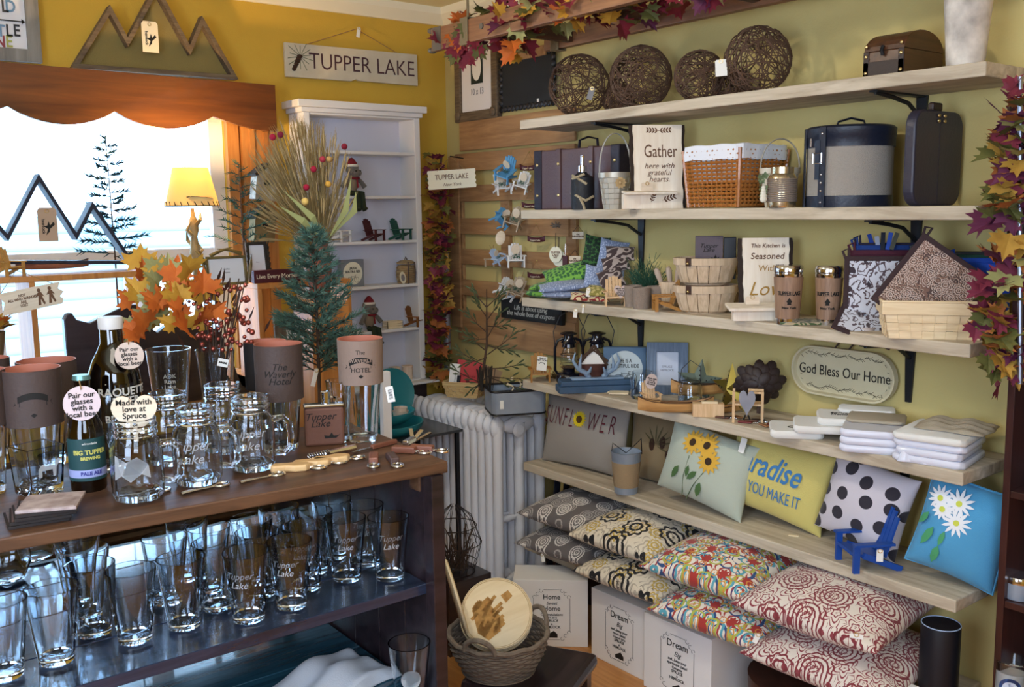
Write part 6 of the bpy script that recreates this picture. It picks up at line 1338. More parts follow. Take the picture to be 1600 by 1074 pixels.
# upright dark suitcase at the right
yR_ = yat(1425, 2.41, 1.69); x_R = xat(1509, yR_, 1.69); W_ = x_R-2.41; P = Vector((2.41, yR_, SZ[1])); H_ = 150*mpp(P)
dS = yat(1408, 2.41, 1.69)-yR_
t = thing('upright_case', 'dark navy brown leather case with rounded corners standing on end, right on the second shelf', 'suitcase', P, 0)
W_ = min(W_, .25)
body = [(x+W_/2, z+H_/2) for x, z in rrect(W_, H_, .045, 8)]; MB().prism(body, dS).build('body', mat('blue black leather', '20283c', .42, bump=.3, bscale=100, var=.6, vscale=7, c2='3a2e34'), t, bev=.006)
MB().prism([(W_/2-.0012, .01), (W_/2+.0012, .01), (W_/2+.0012, H_-.01), (W_/2-.0012, H_-.01)], .001, y0=-.001).build('seam', M_scd, t)
MB().bb((W_/2-.028, dS*.2, H_-.002), (W_/2+.022, dS*.8, H_+.022)).build('handle', M_lea, t, bev=.006)
for x in (-.014, .016):
    for z in (-.022, -.008): MB().ball((W_/2+x, -.003, H_+z-.006), (.006, .004, .005), 10).build('rivet', M_brass, t)
# ---- S3
M_gpil = fabric('green paw print cotton', '78b048', [('flower', 62, '2e6238', {'r': .30, 'n': 5, 'rnd': .7})]); M_gpil2 = fabric('dark green paw print cotton', '3a6a34', [('flower', 70, '182c20', {'r': .38, 'n': 5, 'rnd': .7})])
M_bpil = fabric('blue speckled cotton', '8694b4', [('dot', 110, 'b4c0d8', {'r': .3}), ('dot', 80, '7080a4', {'r': .2, 'o': 3})]); M_dam = fabric('brown damask cotton', '3e3030', [('lines', 28, 'a89a94', {'k': 30, 't': .35, 'd': .5})]); M_redp = fabric('red and cream plaid cotton', 'd8c8a0', [('lines', 30, '8e2a28', {'k': 26, 't': .2}), ('noise', 50, '4a3420', {'t': .6, 'ns': 60})]); M_oliv = fabric('olive print cotton', '8c8440', [('dot', 60, 'c0b070', {'r': .35}), ('noise', 1, '4a4a20', {'t': .6, 'ns': 50})])
def sachet(L, k, px, py, x, wpx, hpx, m, rot, grp='small fabric pillows on the third shelf', th=.03, z=None, seed=0, w=None, h=None):
    P = onx(px, py, x); mp = mpp(P); return pillow(L, P, wpx*mp, hpx*mp, th, m, rot, grp, seed, 'sachet_pillow')
fp = face((2.45, 2.9))
sachet('green print pillow lowest of the stack at the left end of the third shelf', 2, 852, 459, 2.47, 62, 45, M_gpil, (0, .05, fp))
sachet('green print pillow in the middle of the left stack', 2, 862, 446, 2.49, 72, 45, M_gpil, (0, -.12, fp), th=.035)
sachet('green print pillow on top of the left stack', 2, 892, 427, 2.52, 88, 48, M_gpil, (.5, -.25, fp), th=.05)
sachet('dark green print pillow standing upright behind the blue ones', 2, 931, 394, 2.60, 40, 52, M_gpil2, (1.35, .18, fp), th=.035)
sachet('blue speckled pillow leaning behind the brown damask pillows', 2, 957, 402, 2.60, 46, 56, M_bpil, (1.3, .2, fp))
sachet('blue speckled pillow lying in front of the green stack, upper one', 2, 880, 447, 2.43, 78, 50, M_bpil, (.12, -.10, fp), th=.035)
sachet('blue speckled pillow lying in front of the green stack, lower one', 2, 882, 460, 2.43, 72, 50, M_bpil, (0, .0, fp), th=.028)
sachet('small blue speckled pillow standing between the green and damask pillows', 2, 929, 432, 2.50, 32, 36, M_bpil, (1.2, .15, fp))
sachet('brown damask pillow, top of the three in the middle of the sachets', 2, 969, 396, 2.55, 46, 26, M_dam, (.9, .05, fp))
sachet('brown damask pillow, middle of the three damask ones', 2, 962, 413, 2.52, 44, 26, M_dam, (.9, -.1, fp))
sachet('brown damask pillow standing in front, lowest of the three damask ones', 2, 955, 436, 2.48, 40, 34, M_dam, (1.1, -.3, fp))
sachet('small red and cream plaid sachet lying at the shelf edge', 2, 908, 464, 2.42, 34, 30, M_redp, (.3, .1, fp), th=.022)
sachet('small olive sachet at the shelf edge beside the white tag', 2, 938, 455, 2.44, 36, 28, M_oliv, (.5, .1, fp), th=.025)
sachet('small brown cream sachet under the olive one', 2, 936, 467, 2.43, 34, 24, M_redp, (.1, .1, fp), th=.02)
for px, py, L in ((919, 457, 'white price tag standing on the sachets at the third shelf edge'), (899, 490, 'white price tag dangling below the third shelf edge, left one'), (911, 483, 'thin white price tag dangling below the third shelf edge, right one')):
    P = onx(px, py, 2.392); hang_tag(L, P, .015 if 'thin' not in L else .006, .032, fp, M_paper, False, roll=.1)
def toy_chair_on(k, px, py, m, hpx, rz, L, x=None):
    P = onz(px, py, SZ[k]); 
    if x: P = on(k, px, x)
    return adk(L, P, rz, m, hpx*mpp(P), grp=None)
M_pine = wood('pale pine toy wood', 'c8a070', 'e6c49a', .6, 'z', 3); M_gold = wood('golden oak toy wood', '8a5a1c', 'b8802e', .5, 'z', 3)
toy_chair_on(2, 960, 470, M_pine, 46, face((2.45, 2.6))+.1, 'pale pine toy chair holding a heart tag on the third shelf', 2.44)
P = on(2, 970, 2.425); t = thing('heart_tag', 'pinkish heart tag reading Made with love leaning on the pale toy chair, third shelf', 'tag', (P.x, P.y, SZ[2]+.052), face(P)); MB().prism(heart_poly(.050, .050), .003).build('heart', mat('pink tag wood', 'cdb8b0', .8), t); text(t, 'Made with\nlove at\nSpruce &\nHemlock', .0088, (0, -.0006, .002), M_ink, sp=.85, bold=.0002)
toy_chair_on(2, 1040, 478, M_gold, 50, face((2.45, 2.3))-1.4, 'golden oak toy chair facing right beside the stacked baskets, third shelf', 2.44)
toy_chair_on(2, 1330, 490, mat('dark plum toy wood', '3a2428', .6), 50, face((2.45, 1.6)), 'dark plum toy chair behind the tumblers and potholders', 2.50)
M_pulp = mat('grey peat fibre', '9a8a7c', .95, bump=.6, bscale=250, var=.5, vscale=60, c2='7c6c60')
for px, L in ((989, 'grey peat fibre pot at the left of the pair on the third shelf'), (1002, 'grey peat fibre pot in front, beside the golden chair'), (1024, 'grey peat fibre pot at the back of the row')):
    x = {989: 2.46, 1002: 2.43, 1024: 2.50}[px]; P = on(2, px, x); r = 14*mpp(P); h = 33*mpp(P); tag(MB().lathe([(1e-5, 0), (r*.9, 0), (r, h), (r*.88, h), (r*.78, .006), (1e-5, .006)], 22, cap=False).build('peat_pot', M_pulp, None, P), L, 'pot', 'peat pots on the third shelf')
P = on(2, 1010, 2.57); t = thing('pine_sprig_pot', 'bushy dark green artificial pine sprig with small cones behind the peat pots', 'plant', P, 0)
mb = MB(); rr = random.Random(17); mpq = mpp(P)
for i in range(260):
    a = rr.random()*6.28; q = Vector((.028*math.cos(a)*rr.random(), .05*math.sin(a)*rr.random(), rr.uniform(.02, .055))); e = q+Vector((rr.uniform(-.035, .03), rr.uniform(-.075, .075), rr.uniform(.02, .10)*rr.uniform(.7, 1.25)))
    if i % 7 == 0: mb.tube([q, e], .0008, 3)
    for k in range(3): c = q+(e-q)*rr.random(); mb.tube([c, c+(e-q).normalized()*.02+Vector((rr.uniform(-.018, .018), rr.uniform(-.018, .018), rr.uniform(.0, .022)))], .0009, 3)
mb.build('needles', mat('pine needle green', '24483a', .7, var=.5, vscale=50, c2='3c6a50'), t); mb = MB()
for i in range(9): mb.ball((-.03+.01*rr.random(), rr.uniform(-.04, .04), rr.uniform(.012, .04)), (.012, .012, .014), 8)
mb.build('pine_cones', mat('cone brown'), t); MB().lathe([(.03, 0), (.036, .03), (.03, .03)], 14).build('twig_base', M_bark, t)
# wooden scoops in a slat pail
def slat_basket(L, P, r, h, m, rz, n=16, band=.25, tilt=0, name='slat_basket', handle=True, belly=.78, clasp=True, cat='basket', hside=1):
    t = thing(name, L, cat, P, rz)
    mb = MB()
    for k in range(n):
        a0_, a1_ = 2*PI*(k+.04)/n, 2*PI*(k+.96)/n; pr = [(r*.62, 0), (r*.80, h*.10), (r*belly*1.14, h*.38), (r*.98, h*.75), (r, h)]
        vs = []
        for q in (0, -.0025):
            for rr__, z in pr:
                for a in (a0_, (a0_+a1_)/2, a1_): vs.append(((rr__+q)*math.cos(a), (rr__+q)*math.sin(a)*.82, z))
        nn = len(pr)*3; fs = []
        for i in range(len(pr)-1):
            for j in (0, 1): b = i*3+j; fs.append((b, b+1, b+4, b+3)); fs.append((nn+b+3, nn+b+4, nn+b+1, nn+b))
            fs.append((i*3, i*3+3, nn+i*3+3, nn+i*3)); fs.append((i*3+2, nn+i*3+2, nn+i*3+5, i*3+5))
        mb.add(vs, fs, 0, True)
    mb.build('slats', m, t); MB().lathe([(1e-5, 0), (r*.66, 0), (r*.66, .004), (1e-5, .004)], 24, sy=.82, cap=False).build('bottom', m, t)
    MB().lathe([(r*1.0, h*(1-band)), (r*1.03, h*(1-band)), (r*1.045, h*1.0), (r*1.0, h*1.01), (r*.985, h*(1-band))], 32, sy=.82, cap=False).build('rim_band', m, t)
    if handle:
        a = hside; pts = [(r*1.06, 0, h*.85), (r*1.1, .03, h*.62), (r*1.12, .05, h*.3)] if a > 0 else [(r*1.06, 0, h*.85), (r*1.1, 0, h*1.3), (0, 0, h*2.2)]
        MB().tube(pts, .011, 6, flat=.3).build('handle', m, t); MB().ball((r*1.08, -.008, h*.86), .004, 8).build('handle_bolt', M_chrome, t)
    if clasp:
        q = -PI/2-.65; x, y = r*1.05*math.cos(q), r*1.05*math.sin(q)*.82; MB().box((x, y, h*.88), (.020, .005, h*.32), (0, 0, q+PI/2)).build('leather_clasp', mat('brown clasp leather', '3e2820', .5), t, bev=.002); MB().ball((x*1.03, y*1.05, h*.82), .005, 8).build('clasp_stud', M_brass, t)
    return t
M_slat = wood('pale ash slat', 'b49a7c', 'dcc4a6', .6, 'z', 2.2, .2)
P = on(2, 1102, 2.50); r = 49*mpp(P); h = 43*mpp(P)
slat_basket('pale wooden slat basket with leather clasps, lower of two stacked on the third shelf', P, r, h, M_slat, face(P)+.15)
slat_basket('pale wooden slat basket with leather clasps, upper one holding a flask box', P+Vector((0, 0, h*1.02)), r*.99, h*.96, M_slat, face(P)+.12)
t = thing('flask_box', 'grey leather box engraved with script and a deer in the upper slat basket', 'box', P+Vector((.02, 0, h*1.2)), face(P)+.02); w_ = 46*mpp(P)
MB().bb((-w_*.5, -.012, 0), (w_*.42, .012, h*1.55)).build('box', mat('grey mauve leather', '5c5058', .6, bump=.3, bscale=140), t, bev=.002); MB().bb((w_*.44, -.010, 0), (w_*.85, .014, h*1.5)).build('dark_side_case', M_black, t, bev=.002)
text(t, 'Tupper\nLake', .020, (-.006, -.0125, h*1.12), M_ink, shear=.35, sp=.7); MB().prism([(-.012, 0), (.014, 0), (.018, .010), (.010, .006), (.006, .018), (0, .006), (-.010, .008)], .0006, y0=-.0127).build('deer_emblem', M_ink, t, (.012, 0, h*.70))
t = slat_basket('small pale slat pail of wooden scoops beside the stacked baskets, third shelf', on(2, 1048, 2.53), 19*mpp(P), 42*mpp(P), M_slat, face(P), n=12, handle=False, clasp=False)
M_scoop = wood('smooth beech', 'b09a88', 'cdb8a4', .5, 'z', 2, .1)
for px, dx, a, L in ((1046, -.012, -.35, 'turned beech scoop standing in the slat pail, left one'), (1056, .004, -.12, 'turned beech scoop standing in the slat pail, middle one'), (1066, .012, .12, 'turned beech scoop standing in the slat pail, right one')):
    Q = on(2, 1048, 2.53); t = tag(MB().lathe([(1e-5, 0), (.010, .004), (.014, .03), (.007, .045), (.0065, .06), (.010, .085), (.011, .10), (.0085, .115), (1e-5, .12)], 14, cap=False).build('wooden_scoop', M_scoop, None, Q+Vector((dx*.5, -dx, .03)), (.12, a, face(P))), L, 'scoop', 'wooden scoops in the slat pail')
# Kitchen board
P = on(2, 1199, 2.50); wG = 68*mpp(P); hG = 126*mpp(P)
t = live_board('pale live edge board burned with This Kitchen is Seasoned With Love, third shelf', P, wG, hG, .028, face(P)+.2, .13, M_lb, seed=5)
text(t, 'This Kitchen is', .018, (.002, -.0006, hG*.90), M_burn, shear=.15, bold=.0003); text(t, 'Seasoned', .028, (.0, -.0006, hG*.77), M_burn, shear=.15, bold=.0003); text(t, 'With', .028, (0, -.0006, hG*.62), mat('amber burn', 'a8803c', .8), shear=.1); text(t, 'Love', .062, (0, -.0006, hG*.36), mat('amber burn'), shear=.35)
P = on(2, 1183, 2.42); w = 92*mpp(P)
t = thing('wood_block_shelf', 'pale wooden block holder with a live edge ledge before the Kitchen board', 'holder', P, face(P)+.25)
MB().bb((-w*.40, 0, 0), (w*.42, .035, .040)).build('block', M_lb, t, bev=.001); MB().box((-.004, .0, .045), (w*.98, .07, .009), (.16, 0, 0)).build('ledge', M_lb, t, bev=.001)
hang_tag('small oval wooden tag with inked letters hanging on the ledge before the Kitchen board', (P.x-.025, P.y, P.z+.066), .042, .024, face(P)+.25, M_tagw, False)
# tumblers
def tumbler(L, px, x, wpx, hpx, rz=0):
    P = on(2, px, x); r = wpx/2*mpp(P); h = hpx*mpp(P); t = thing('travel_tumbler', L, 'tumbler', P, face(P)+rz*.3, 'wood wrapped travel tumblers')
    MB().lathe([(1e-5, 0), (r*.78, 0), (r*.8, h*.10), (r*.8, h*.105)], 28, cap=False).build('steel_base', M_chrome, t)
    MB().lathe([(r*.815, h*.10), (r, h*.80)], 28).build('wood_wrap', wood('tumbler wood wrap', '7a5c46', 'a08068', .5, 'z', 2, .1), t)
    MB().lathe([(r*.98, h*.80), (r*1.01, h*.82), (r*1.01, h*.87), (r*.95, h*.875), (r*1.02, h*.885), (r*1.03, h*.93), (r*.98, h*.975), (r*.9, h)], 28).build('steel_lid', M_chrome, t)
    wrap_text(t, 'TUPPER LAKE', .017, r*.935, h*.53, M_ink, bold=.0003, sx=.7, ex=.0012); wrap_text(t, 'New York', .010, r*.885, h*.29, M_ink, bold=.0002, ex=.0012)
    curved(MB(), [(-.006, 0), (.006, 0), (.005, .006), (.008, .010), (0, .022), (-.008, .010), (-.005, .006)], r*.900, h*.34, -PI/2, .0012).build('tree_emblem', M_ink, t); return t
tumbler('wood wrapped travel tumbler with steel lid, front left one beside the Kitchen board', 1230, 2.43, 45, 92, .35); tumbler('wood wrapped travel tumbler with steel lid, right one behind the green placemat', 1293, 2.50, 42, 92, -.2)
P = onz(1290, 500, SZ[2]); t = thing('printed_placemat', 'flat quilted mat printed with green pine sprigs lying on the third shelf edge', 'placemat', (2.475, P.y, SZ[2]+.001), face(P)+.3); shell([rl(.15, .12, .03, 0), rl(.152, .122, .03, .006), rl(.145, .115, .03, .007)], cap0=True, cap1=True).build('mat', fabric('pine sprig quilt', 'b8a888', [('lines', 20, '4a5c34', {'k': 40, 't': .1}), ('noise', 1, '2e3c24', {'t': .62, 'ns': 70})]), t)
P = onz(1357, 516, SZ[2]); tag(MB().lathe([(1e-5, 0), (.026, 0), (.026, .008), (1e-5, .008)], 24, sy=.7, cap=False).build('round_coaster', mat('pale lilac stone', 'b4a6a0', .7), None, P), 'small round pale stone coaster at the third shelf edge', 'coaster')
MB_ = MB().bb((-.012, 0, 0), (.012, .001, .012)); tag(MB_.build('price_card', M_paper, None, on(2, 1308, 2.44), (0, 0, face((2.44, 1.7)))), 'small white price card at the foot of the right tumbler', 'card')
# potholders
M_cone = fabric('pinecone print cotton', '54403c', [('flower', 26, '7c5c4e', {'r': .42, 'n': 9}), ('rings', 22, 'b09484', {'r': .46, 'k': 46, 'n': 12, 'pk': 2.8, 't': .1, 'o': .4}), ('rings', 22, '2a1c18', {'r': .46, 'k': 46, 'n': 12, 'pk': 2.8, 't': .75, 'o': .401}), ('rings', 30, 'cdb8ac', {'r': .4, 'k': 50, 'n': 9, 'pk': 3, 't': .5, 'o': 1.4})]); M_bprint = fabric('birch bark print cotton', 'cfd0da', [('lines', 22, '5a4a50', {'k': 50, 't': .55, 'd': 3}), ('noise', 1, '3a3038', {'t': .62, 'ns': 30})]); M_bind = mat('dark brown binding', '3a2a2c', .9, bump=.4, bscale=200)
def potholder(L, P, s, rot, m, mb_=None, grp='potholders on the third shelf', loop=True, th=.008):
    t = thing('potholder', L, 'potholder', P, 0, grp, rot=rot)
    a = s/2; MB().bb((-a+.01, -a+.01, -th/2), (a-.01, a-.01, th/2)).build('printed_panel', m, t, rot=(PI/2, 0, 0))
    P_ = [(-a, -a), (a, -a), (a, a), (-a, a)]; MB().prism(P_, th*1.4, y0=-th*.7, holes=off_poly(P_, .014)).build('binding', mb_ or M_bind, t, bev=.002)
    if loop: MB().tube([(-a+.004, 0, a-.01), (-a-.006, 0, a+.014), (-a+.010, 0, a+.022), (-a+.012, 0, a-.004)], .004, 5).build('hanging_loop', mb_ or M_bind, t)
    return t
fq = face((2.45, 1.35))
P = on(2, 1350, 2.54); s_ = 104*mpp(P)
for i, (c, dz, L) in enumerate((('2a2438', .050, 'dark plum'), ('1c3a7a', .044, 'royal blue'), ('4a1c2c', .030, 'maroon'))):
    potholder('%s bound potholder standing in the row behind the birch print one' % L, P+Vector((.05-.014*i, -.045, s_/2+dz)), s_*.98, (0, 0, fq+.2), mat('plain cotton '+c, c, .9, bump=.4, bscale=200), mat('plain cotton '+c))
potholder('birch bark print potholder with dark binding leaning at the left of the potholder group', P+Vector((-.01, -.05, s_/2+.012)), s_*1.0, (0, 0, fq+.2), M_bprint)
potholder('birch bark print potholder lying tilted in front of the standing one', P+Vector((-.055, -.045, .022)), s_*.86, (-1.05, .35, fq), M_bprint, th=.006)
mb = MB()
for i, (px, c, py) in enumerate(((1362, '1c3a8a', 368), (1372, '9aa0b0', 372), (1380, '20242e', 366), (1390, '2a4aa0', 366), (1398, '4a4a3e', 366))):
    Q = onx(px, py, 2.56); t = tag(MB().box((0, 0, -.02), (.012, .006, .05), (0, .15*(i-2), fq)).build('cotton_loop', mat('loop '+c, c, .9), None, Q-Vector((0, 0, .0))), 'folded cotton hanging loop sticking up behind the potholders, %s of five' % (['leftmost', 'second', 'middle', 'fourth', 'rightmost'][i]), 'loop', 'hanging loops of the potholders')
M_grn = mat('bottle green cotton', '1e4438', .9, bump=.5, bscale=200)
P = on(2, 1478, 2.58); s2 = 108*mpp(P)
potholder('bottle green potholder standing behind the pinecone print one at the right', P+Vector((0, 0, s2*.62)), s2, (0, 0, fq), M_grn, M_grn)
potholder('bright blue potholder behind the bottle green one, under the leaf garland', P+Vector((.03, -.07, s2*.68)), s2*.8, (0, 0, fq), mat('bright blue cotton', '1c46a8', .9), mat('bright blue cotton'))
potholder('black potholder row standing behind the bottle green one', P+Vector((.05, .03, s2*.66)), s2*.98, (0, 0, fq), M_black, M_black)
P = on(2, 1452, 2.47); s3 = 128*mpp(P)
potholder('large pinecone print potholder balanced corner up on the woven basket', P+Vector((0, .0, .125)), s3, (-.10, R(36), fq+.1), M_cone)
P = on(2, 1452, 2.475); t = thing('woven_basket', 'pale woven splint basket holding the pinecone potholder at the right of the third shelf', 'basket', P, fq+.15)
splint_basket(t, 150*mpp(P), .15, 58*mpp(P), M_splint2, .86, rows=3, cols=8, colsd=7, rimh=.36)
# ---- S4
fo = lambda P, a=0: face(P)+a
P = on(3, 843, 2.43); adk('golden toy chair holding a small white card at the left end of the fourth shelf', P, fo(P, .1), M_gold, 44*mpp(P))
t = thing('printed_card', 'small white card with an arched print leaning on the golden toy chair', 'card', P+Vector((-.0, -.012, 17*mpp(P))), 0, rot=(-.35, R(8), fo(P, .1))); MB().bb((-.020, 0, 0), (.020, .001, .058)).build('card', M_paper, t); text(t, 'Made in\nNEW YORK', .0085, (0, -.0006, .046), M_ink, bold=.0002); mb = MB(); mb.tube([(-.012, -.0006, .026), (-.006, -.0006, .032), (.006, -.0006, .032), (.012, -.0006, .026)], .0014, 4).build('arch_print', M_ink, t)
M_enam = mat('dark navy enamel', '11131f', .18, coat=.6)
def lantern(L, P, h, rz, globe=True):
    t = thing('hurricane_lantern', L, 'lantern', P, rz, 'dark hurricane lanterns on the fourth shelf'); s = h
    MB().lathe([(r*s, z*s) for r, z in [(1e-5, 0), (.24, 0), (.25, .03), (.25, .15), (.22, .19), (.12, .21), (.12, .27), (.17, .30)]], 24).build('fuel_base', M_enam, t)
    MB().lathe([(r*s, z*s) for r, z in [(.10, .68), (.14, .70), (.13, .76), (.16, .78), (.10, .86), (.10, .93), (.17, .95), (.17, .97), (.06, 1.0)]], 20).build('chimney', M_enam, t)
    MB().lathe([(r*s, z*s) for r, z in [(.10, .30), (.165, .40), (.16, .52), (.10, .68), (.095, .68), (.155, .52), (.16, .40), (.095, .30)]], 22, cap=False).build('glass_globe', M_glass, t)
    for q in (-1, 1): MB().tube([(q*.20*s, 0, .14*s), (q*.27*s, 0, .25*s), (q*.27*s, 0, .68*s), (q*.22*s, 0, .82*s), (q*.10*s, 0, .87*s)], .028*s, 8).build('side_tube', M_enam, t)
    mb = MB()
    for z in (.36, .55): mb.tube([(.172*s*math.cos(2*PI*k/18), .172*s*math.sin(2*PI*k/18), z*s) for k in range(18)], .006*s, 4, closed=True)
    mb.build('globe_guard', M_black, t)
    MB().tube([(-.27*s, 0, .72*s), (-.30*s, 0, 1.0*s), (-.18*s, 0, 1.3*s), (0, 0, 1.4*s), (.18*s, 0, 1.3*s), (.32*s, 0, 1.0*s), (.27*s, 0, .72*s)], .009*s, 5).build('bail_handle', M_black, t)
    return t
P = on(3, 889, 2.50); lantern('dark enamel hurricane lantern standing free, left one of two on the fourth shelf', P, 80*mpp(P), fo(P, .1))
P = on(3, 933, 2.57); lantern('dark enamel hurricane lantern half hidden behind the birdhouse, right one of two', P, 82*mpp(P), fo(P))
P = on(3, 925, 2.47); w_ = 42*mpp(P); h_ = 66*mpp(P)
t = thing('pot_birdhouse', 'terracotta brown pot birdhouse with a white bark-edged gable, behind the blue antler', 'birdhouse', P, fo(P, .1))
MB().lathe([(1e-5, 0), (w_*.42, 0), (w_*.50, h_*.50), (w_*.54, h_*.50), (w_*.54, h_*.62)], 26).build('pot', mat('brown terracotta', '4e2c24', .8), t)
MB().prism([(-w_*.46, h_*.60), (w_*.46, h_*.60), (0.06*w_, h_*1.0)], .03, y0=-.02).build('white_gable', M_paper, t)
mb = MB()
for q in (-1, 1): mb.tube([(q*w_*.55, -.02, h_*.58), (w_*.06, -.02, h_*1.06)], .006, 6)
mb.build('bark_roof_edge', M_bark, t)
for q in (-1, 1): MB().box((q*w_*.24+w_*.03, -.002, h_*.83), (w_*.78, .045, .006), (0, -q*.66*-1 if q > 0 else -.66, 0)).build('roof_slab', M_bark, t)
# moss ornament
P = onz(870, 592, SZ[3]); mb = MB(); rr = random.Random(4)
for i in range(40): q = (rr.uniform(-.025, .03), rr.uniform(-.015, .015), rr.uniform(0, .02)); mb.tube([q, (q[0]+rr.uniform(-.02, .02), q[1]+rr.uniform(-.02, .02), q[2]+rr.uniform(0, .018))], .0022, 4)
tag(mb.build('brass_pinecone_cluster', mat('antique brass', '5e4c2c', .4, .6), None, (P.x, P.y, SZ[3])), 'small antique brass pinecone cluster lying before the left lantern', 'ornament')
# antler holder on blue box
P = onz(932, 606, SZ[3]); P = Vector((2.455, yat(932, 2.455, SZ[3]), SZ[3]))
w_ = 112*mpp(P); M_bl = mat('slate blue paint', '2e4660', .5, var=.6, vscale=20, c2='3e5c7c'); M_pb = mat('pale blue paint wash', '8ea4bc', .6, var=.5, vscale=20, c2='6e86a4')
t = thing('blue_box', 'long low slate blue wooden box lying on the fourth shelf under the antler', 'box', P, fo(P, .22)); MB().bb((-w_*.55, -.04, 0), (w_*.52, .05, .026)).build('tray_base', M_bl, t, bev=.003); MB().bb((-w_*.52, -.036, .026), (w_*.50, .046, .046)).build('lid', M_bl, t, bev=.004)
P2 = P+Vector((0, 0, .046)); t = thing('antler_rack', 'pale blue painted antler rack on a plaque, lying on the slate blue box', 'decoration', P2, fo(P, .2))
MB().bb((-w_*.36, -.022, 0), (w_*.38, .022, .009)).build('plaque', M_pb, t, bev=.004)
def antl(q, sc_): 
    b = (q*.028, 0, .008); k = [(q*.028, 0, .008), (q*.045, -.006, .028), (q*.075, -.010, .045), (q*.092, -.008, .075), (q*.082, .0, .105)]
    mb = MB(); mb.tube([(x*sc_, y, z*sc_) for x, y, z in k], [.010, .0095, .008, .006, .002], 8)
    mb.tube([(q*.066*sc_, -.01, .042*sc_), (q*.066*sc_, -.014, .07*sc_), (q*.06*sc_, -.012, .10*sc_)], [.007, .0055, .0015], 8); mb.tube([(q*.040*sc_, -.004, .02*sc_), (q*.030*sc_, -.02, .035*sc_), (q*.024*sc_, -.022, .052*sc_)], [.008, .006, .003], 8); return mb
antl(-1, 1.0).build('antler', M_pb, t); antl(1, .95).build('antler', M_pb, t)
# ride sign + barn frame
P = on(3, 976, 2.56); w_ = 66*mpp(P); t = thing('box_sign', 'blue box sign with a LIFE IS A BEAUTIFUL RIDE circle behind the blue antler', 'sign', P, fo(P, .0)); ride_sign(t, w_, mat('dusty blue paint', '54708e', .7), mat('pale sign circle', 'c4d0d4', .8))
P = on(3, 1042, 2.60); t = stand_frame('blue grey barn wood picture frame with a pale printed insert standing on the fourth shelf', P-Vector((.0, 0, 0)), 64*mpp(P), 82*mpp(P), 15*mpp(P), wood('blue grey barn wood', '4e5e74', '7688a0', .7, 'z', 2, .4), fo(P), .10, mat('pale blue insert', 'c4ccdc', .6), .02, lines='SPRUCE\nHEMLOCK')
def jar_open(L, px, x, r_px, h_px, wire=False, P=None, name='glass_jar'):
    P = P or on(3, px, x); r = r_px*mpp(P); h = h_px*mpp(P); t = thing(name, L, 'jar', P, fo(P)); MB().lathe([(1e-5, .003), (r*.9, 0), (r, .008), (r, h*.75), (r*.85, h*.85), (r*.85, h), (r*.8, h), (r*.8, h*.85), (r*.94, h*.74), (r*.94, .012), (1e-5, .01)], 26, cap=False).build('jar', M_glass, t)
    if wire: MB().tube([(r*.87*math.cos(2*PI*k/20), r*.87*math.sin(2*PI*k/20), h*.9) for k in range(20)], .0018, 5, closed=True).tube([(-r*.87, 0, h*.9), (-r*.7, 0, h*1.4), (.0, 0, h*1.75), (r*.8, 0, h*1.5), (r*.87, 0, h*.9)], .0015, 5).build('wire_handle', M_black, t)
    return t
jar_open('clear glass tumbler jar behind the pale toy chair on the fourth shelf', 1003, 2.49, 18, 42); jar_open('ribbed glass jar with a wire bail handle between the barn frame and the green star', 1078, 2.53, 19, 40, True)
P = on(3, 1014, 2.425); P.y = yat(1016, 2.425, SZ[3]); adk('pale pine toy chair holding a round tag, beside the canoes on the fourth shelf', P, fo(P, .3), M_pine, 38*mpp(P))
g = thing('round_tag', 'oval wooden tag with burnt lettering leaning on the pale toy chair, fourth shelf', 'tag', P+Vector((0, -.005, 37*mpp(P))), 0, rot=(-.15, R(14), fo(P, .2))); MB().prism([(.021*math.cos(2*PI*i/28), .027*math.sin(2*PI*i/28)) for i in range(28)][::-1], .005).build('disc', mat('pink tag wood'), g); text(g, 'Made with\nlove at\nSpruce &\nHemlock', .0078, (0, -.0008, 0), M_ink, sp=.85, bold=.0002)
for px, py, dx, L in ((943, 611, 0, 'thin square plywood tile lying by the shelf edge, left one under the other'), (967, 616, 1, 'thin square plywood tile lying by the shelf edge, right one')):
    P = onz(px, py, SZ[3]); tag(MB().bb((-.036, -.028, 0), (.036, .028, .004)).build('plywood_tile', M_pale, None, (P.x, P.y, SZ[3]+.004*dx), (0, 0, fo(P, -.35+.3*dx))), L, 'tile')
M_cn = wood('canoe plywood', 'a87844', 'c99a5e', .45, 'x', 2, .1); M_cn2 = mat('dark canoe rim', '4a2e1a', .6)
P = onz(1052, 646, SZ[3]); canoe('toy plywood canoe with a dark rim, front one of the pair on the fourth shelf', (P.x+.012, P.y, SZ[3]), 118*mpp(P), .042, 17*mpp(P), fo(P, .12), M_cn, M_cn2, paddle=True)
P = onz(1095, 628, SZ[3]); canoe('toy plywood canoe with seats, resting behind and above the front canoe', (P.x-.005, P.y, SZ[3]+.026), 92*mpp(P), .040, 17*mpp(P), fo(P, .25), M_cn, M_cn2, paddle=True)
P = onz(1132, 648, SZ[3]); P = Vector((2.49, yat(1120, 2.49, SZ[3]), SZ[3])); canoe('third toy canoe, dark rimmed, lying behind the pale block', P, 80*mpp(P), .035, .022, fo(P, .4), M_cn, M_cn2)
for i_, dx in enumerate((0,)):
    pass
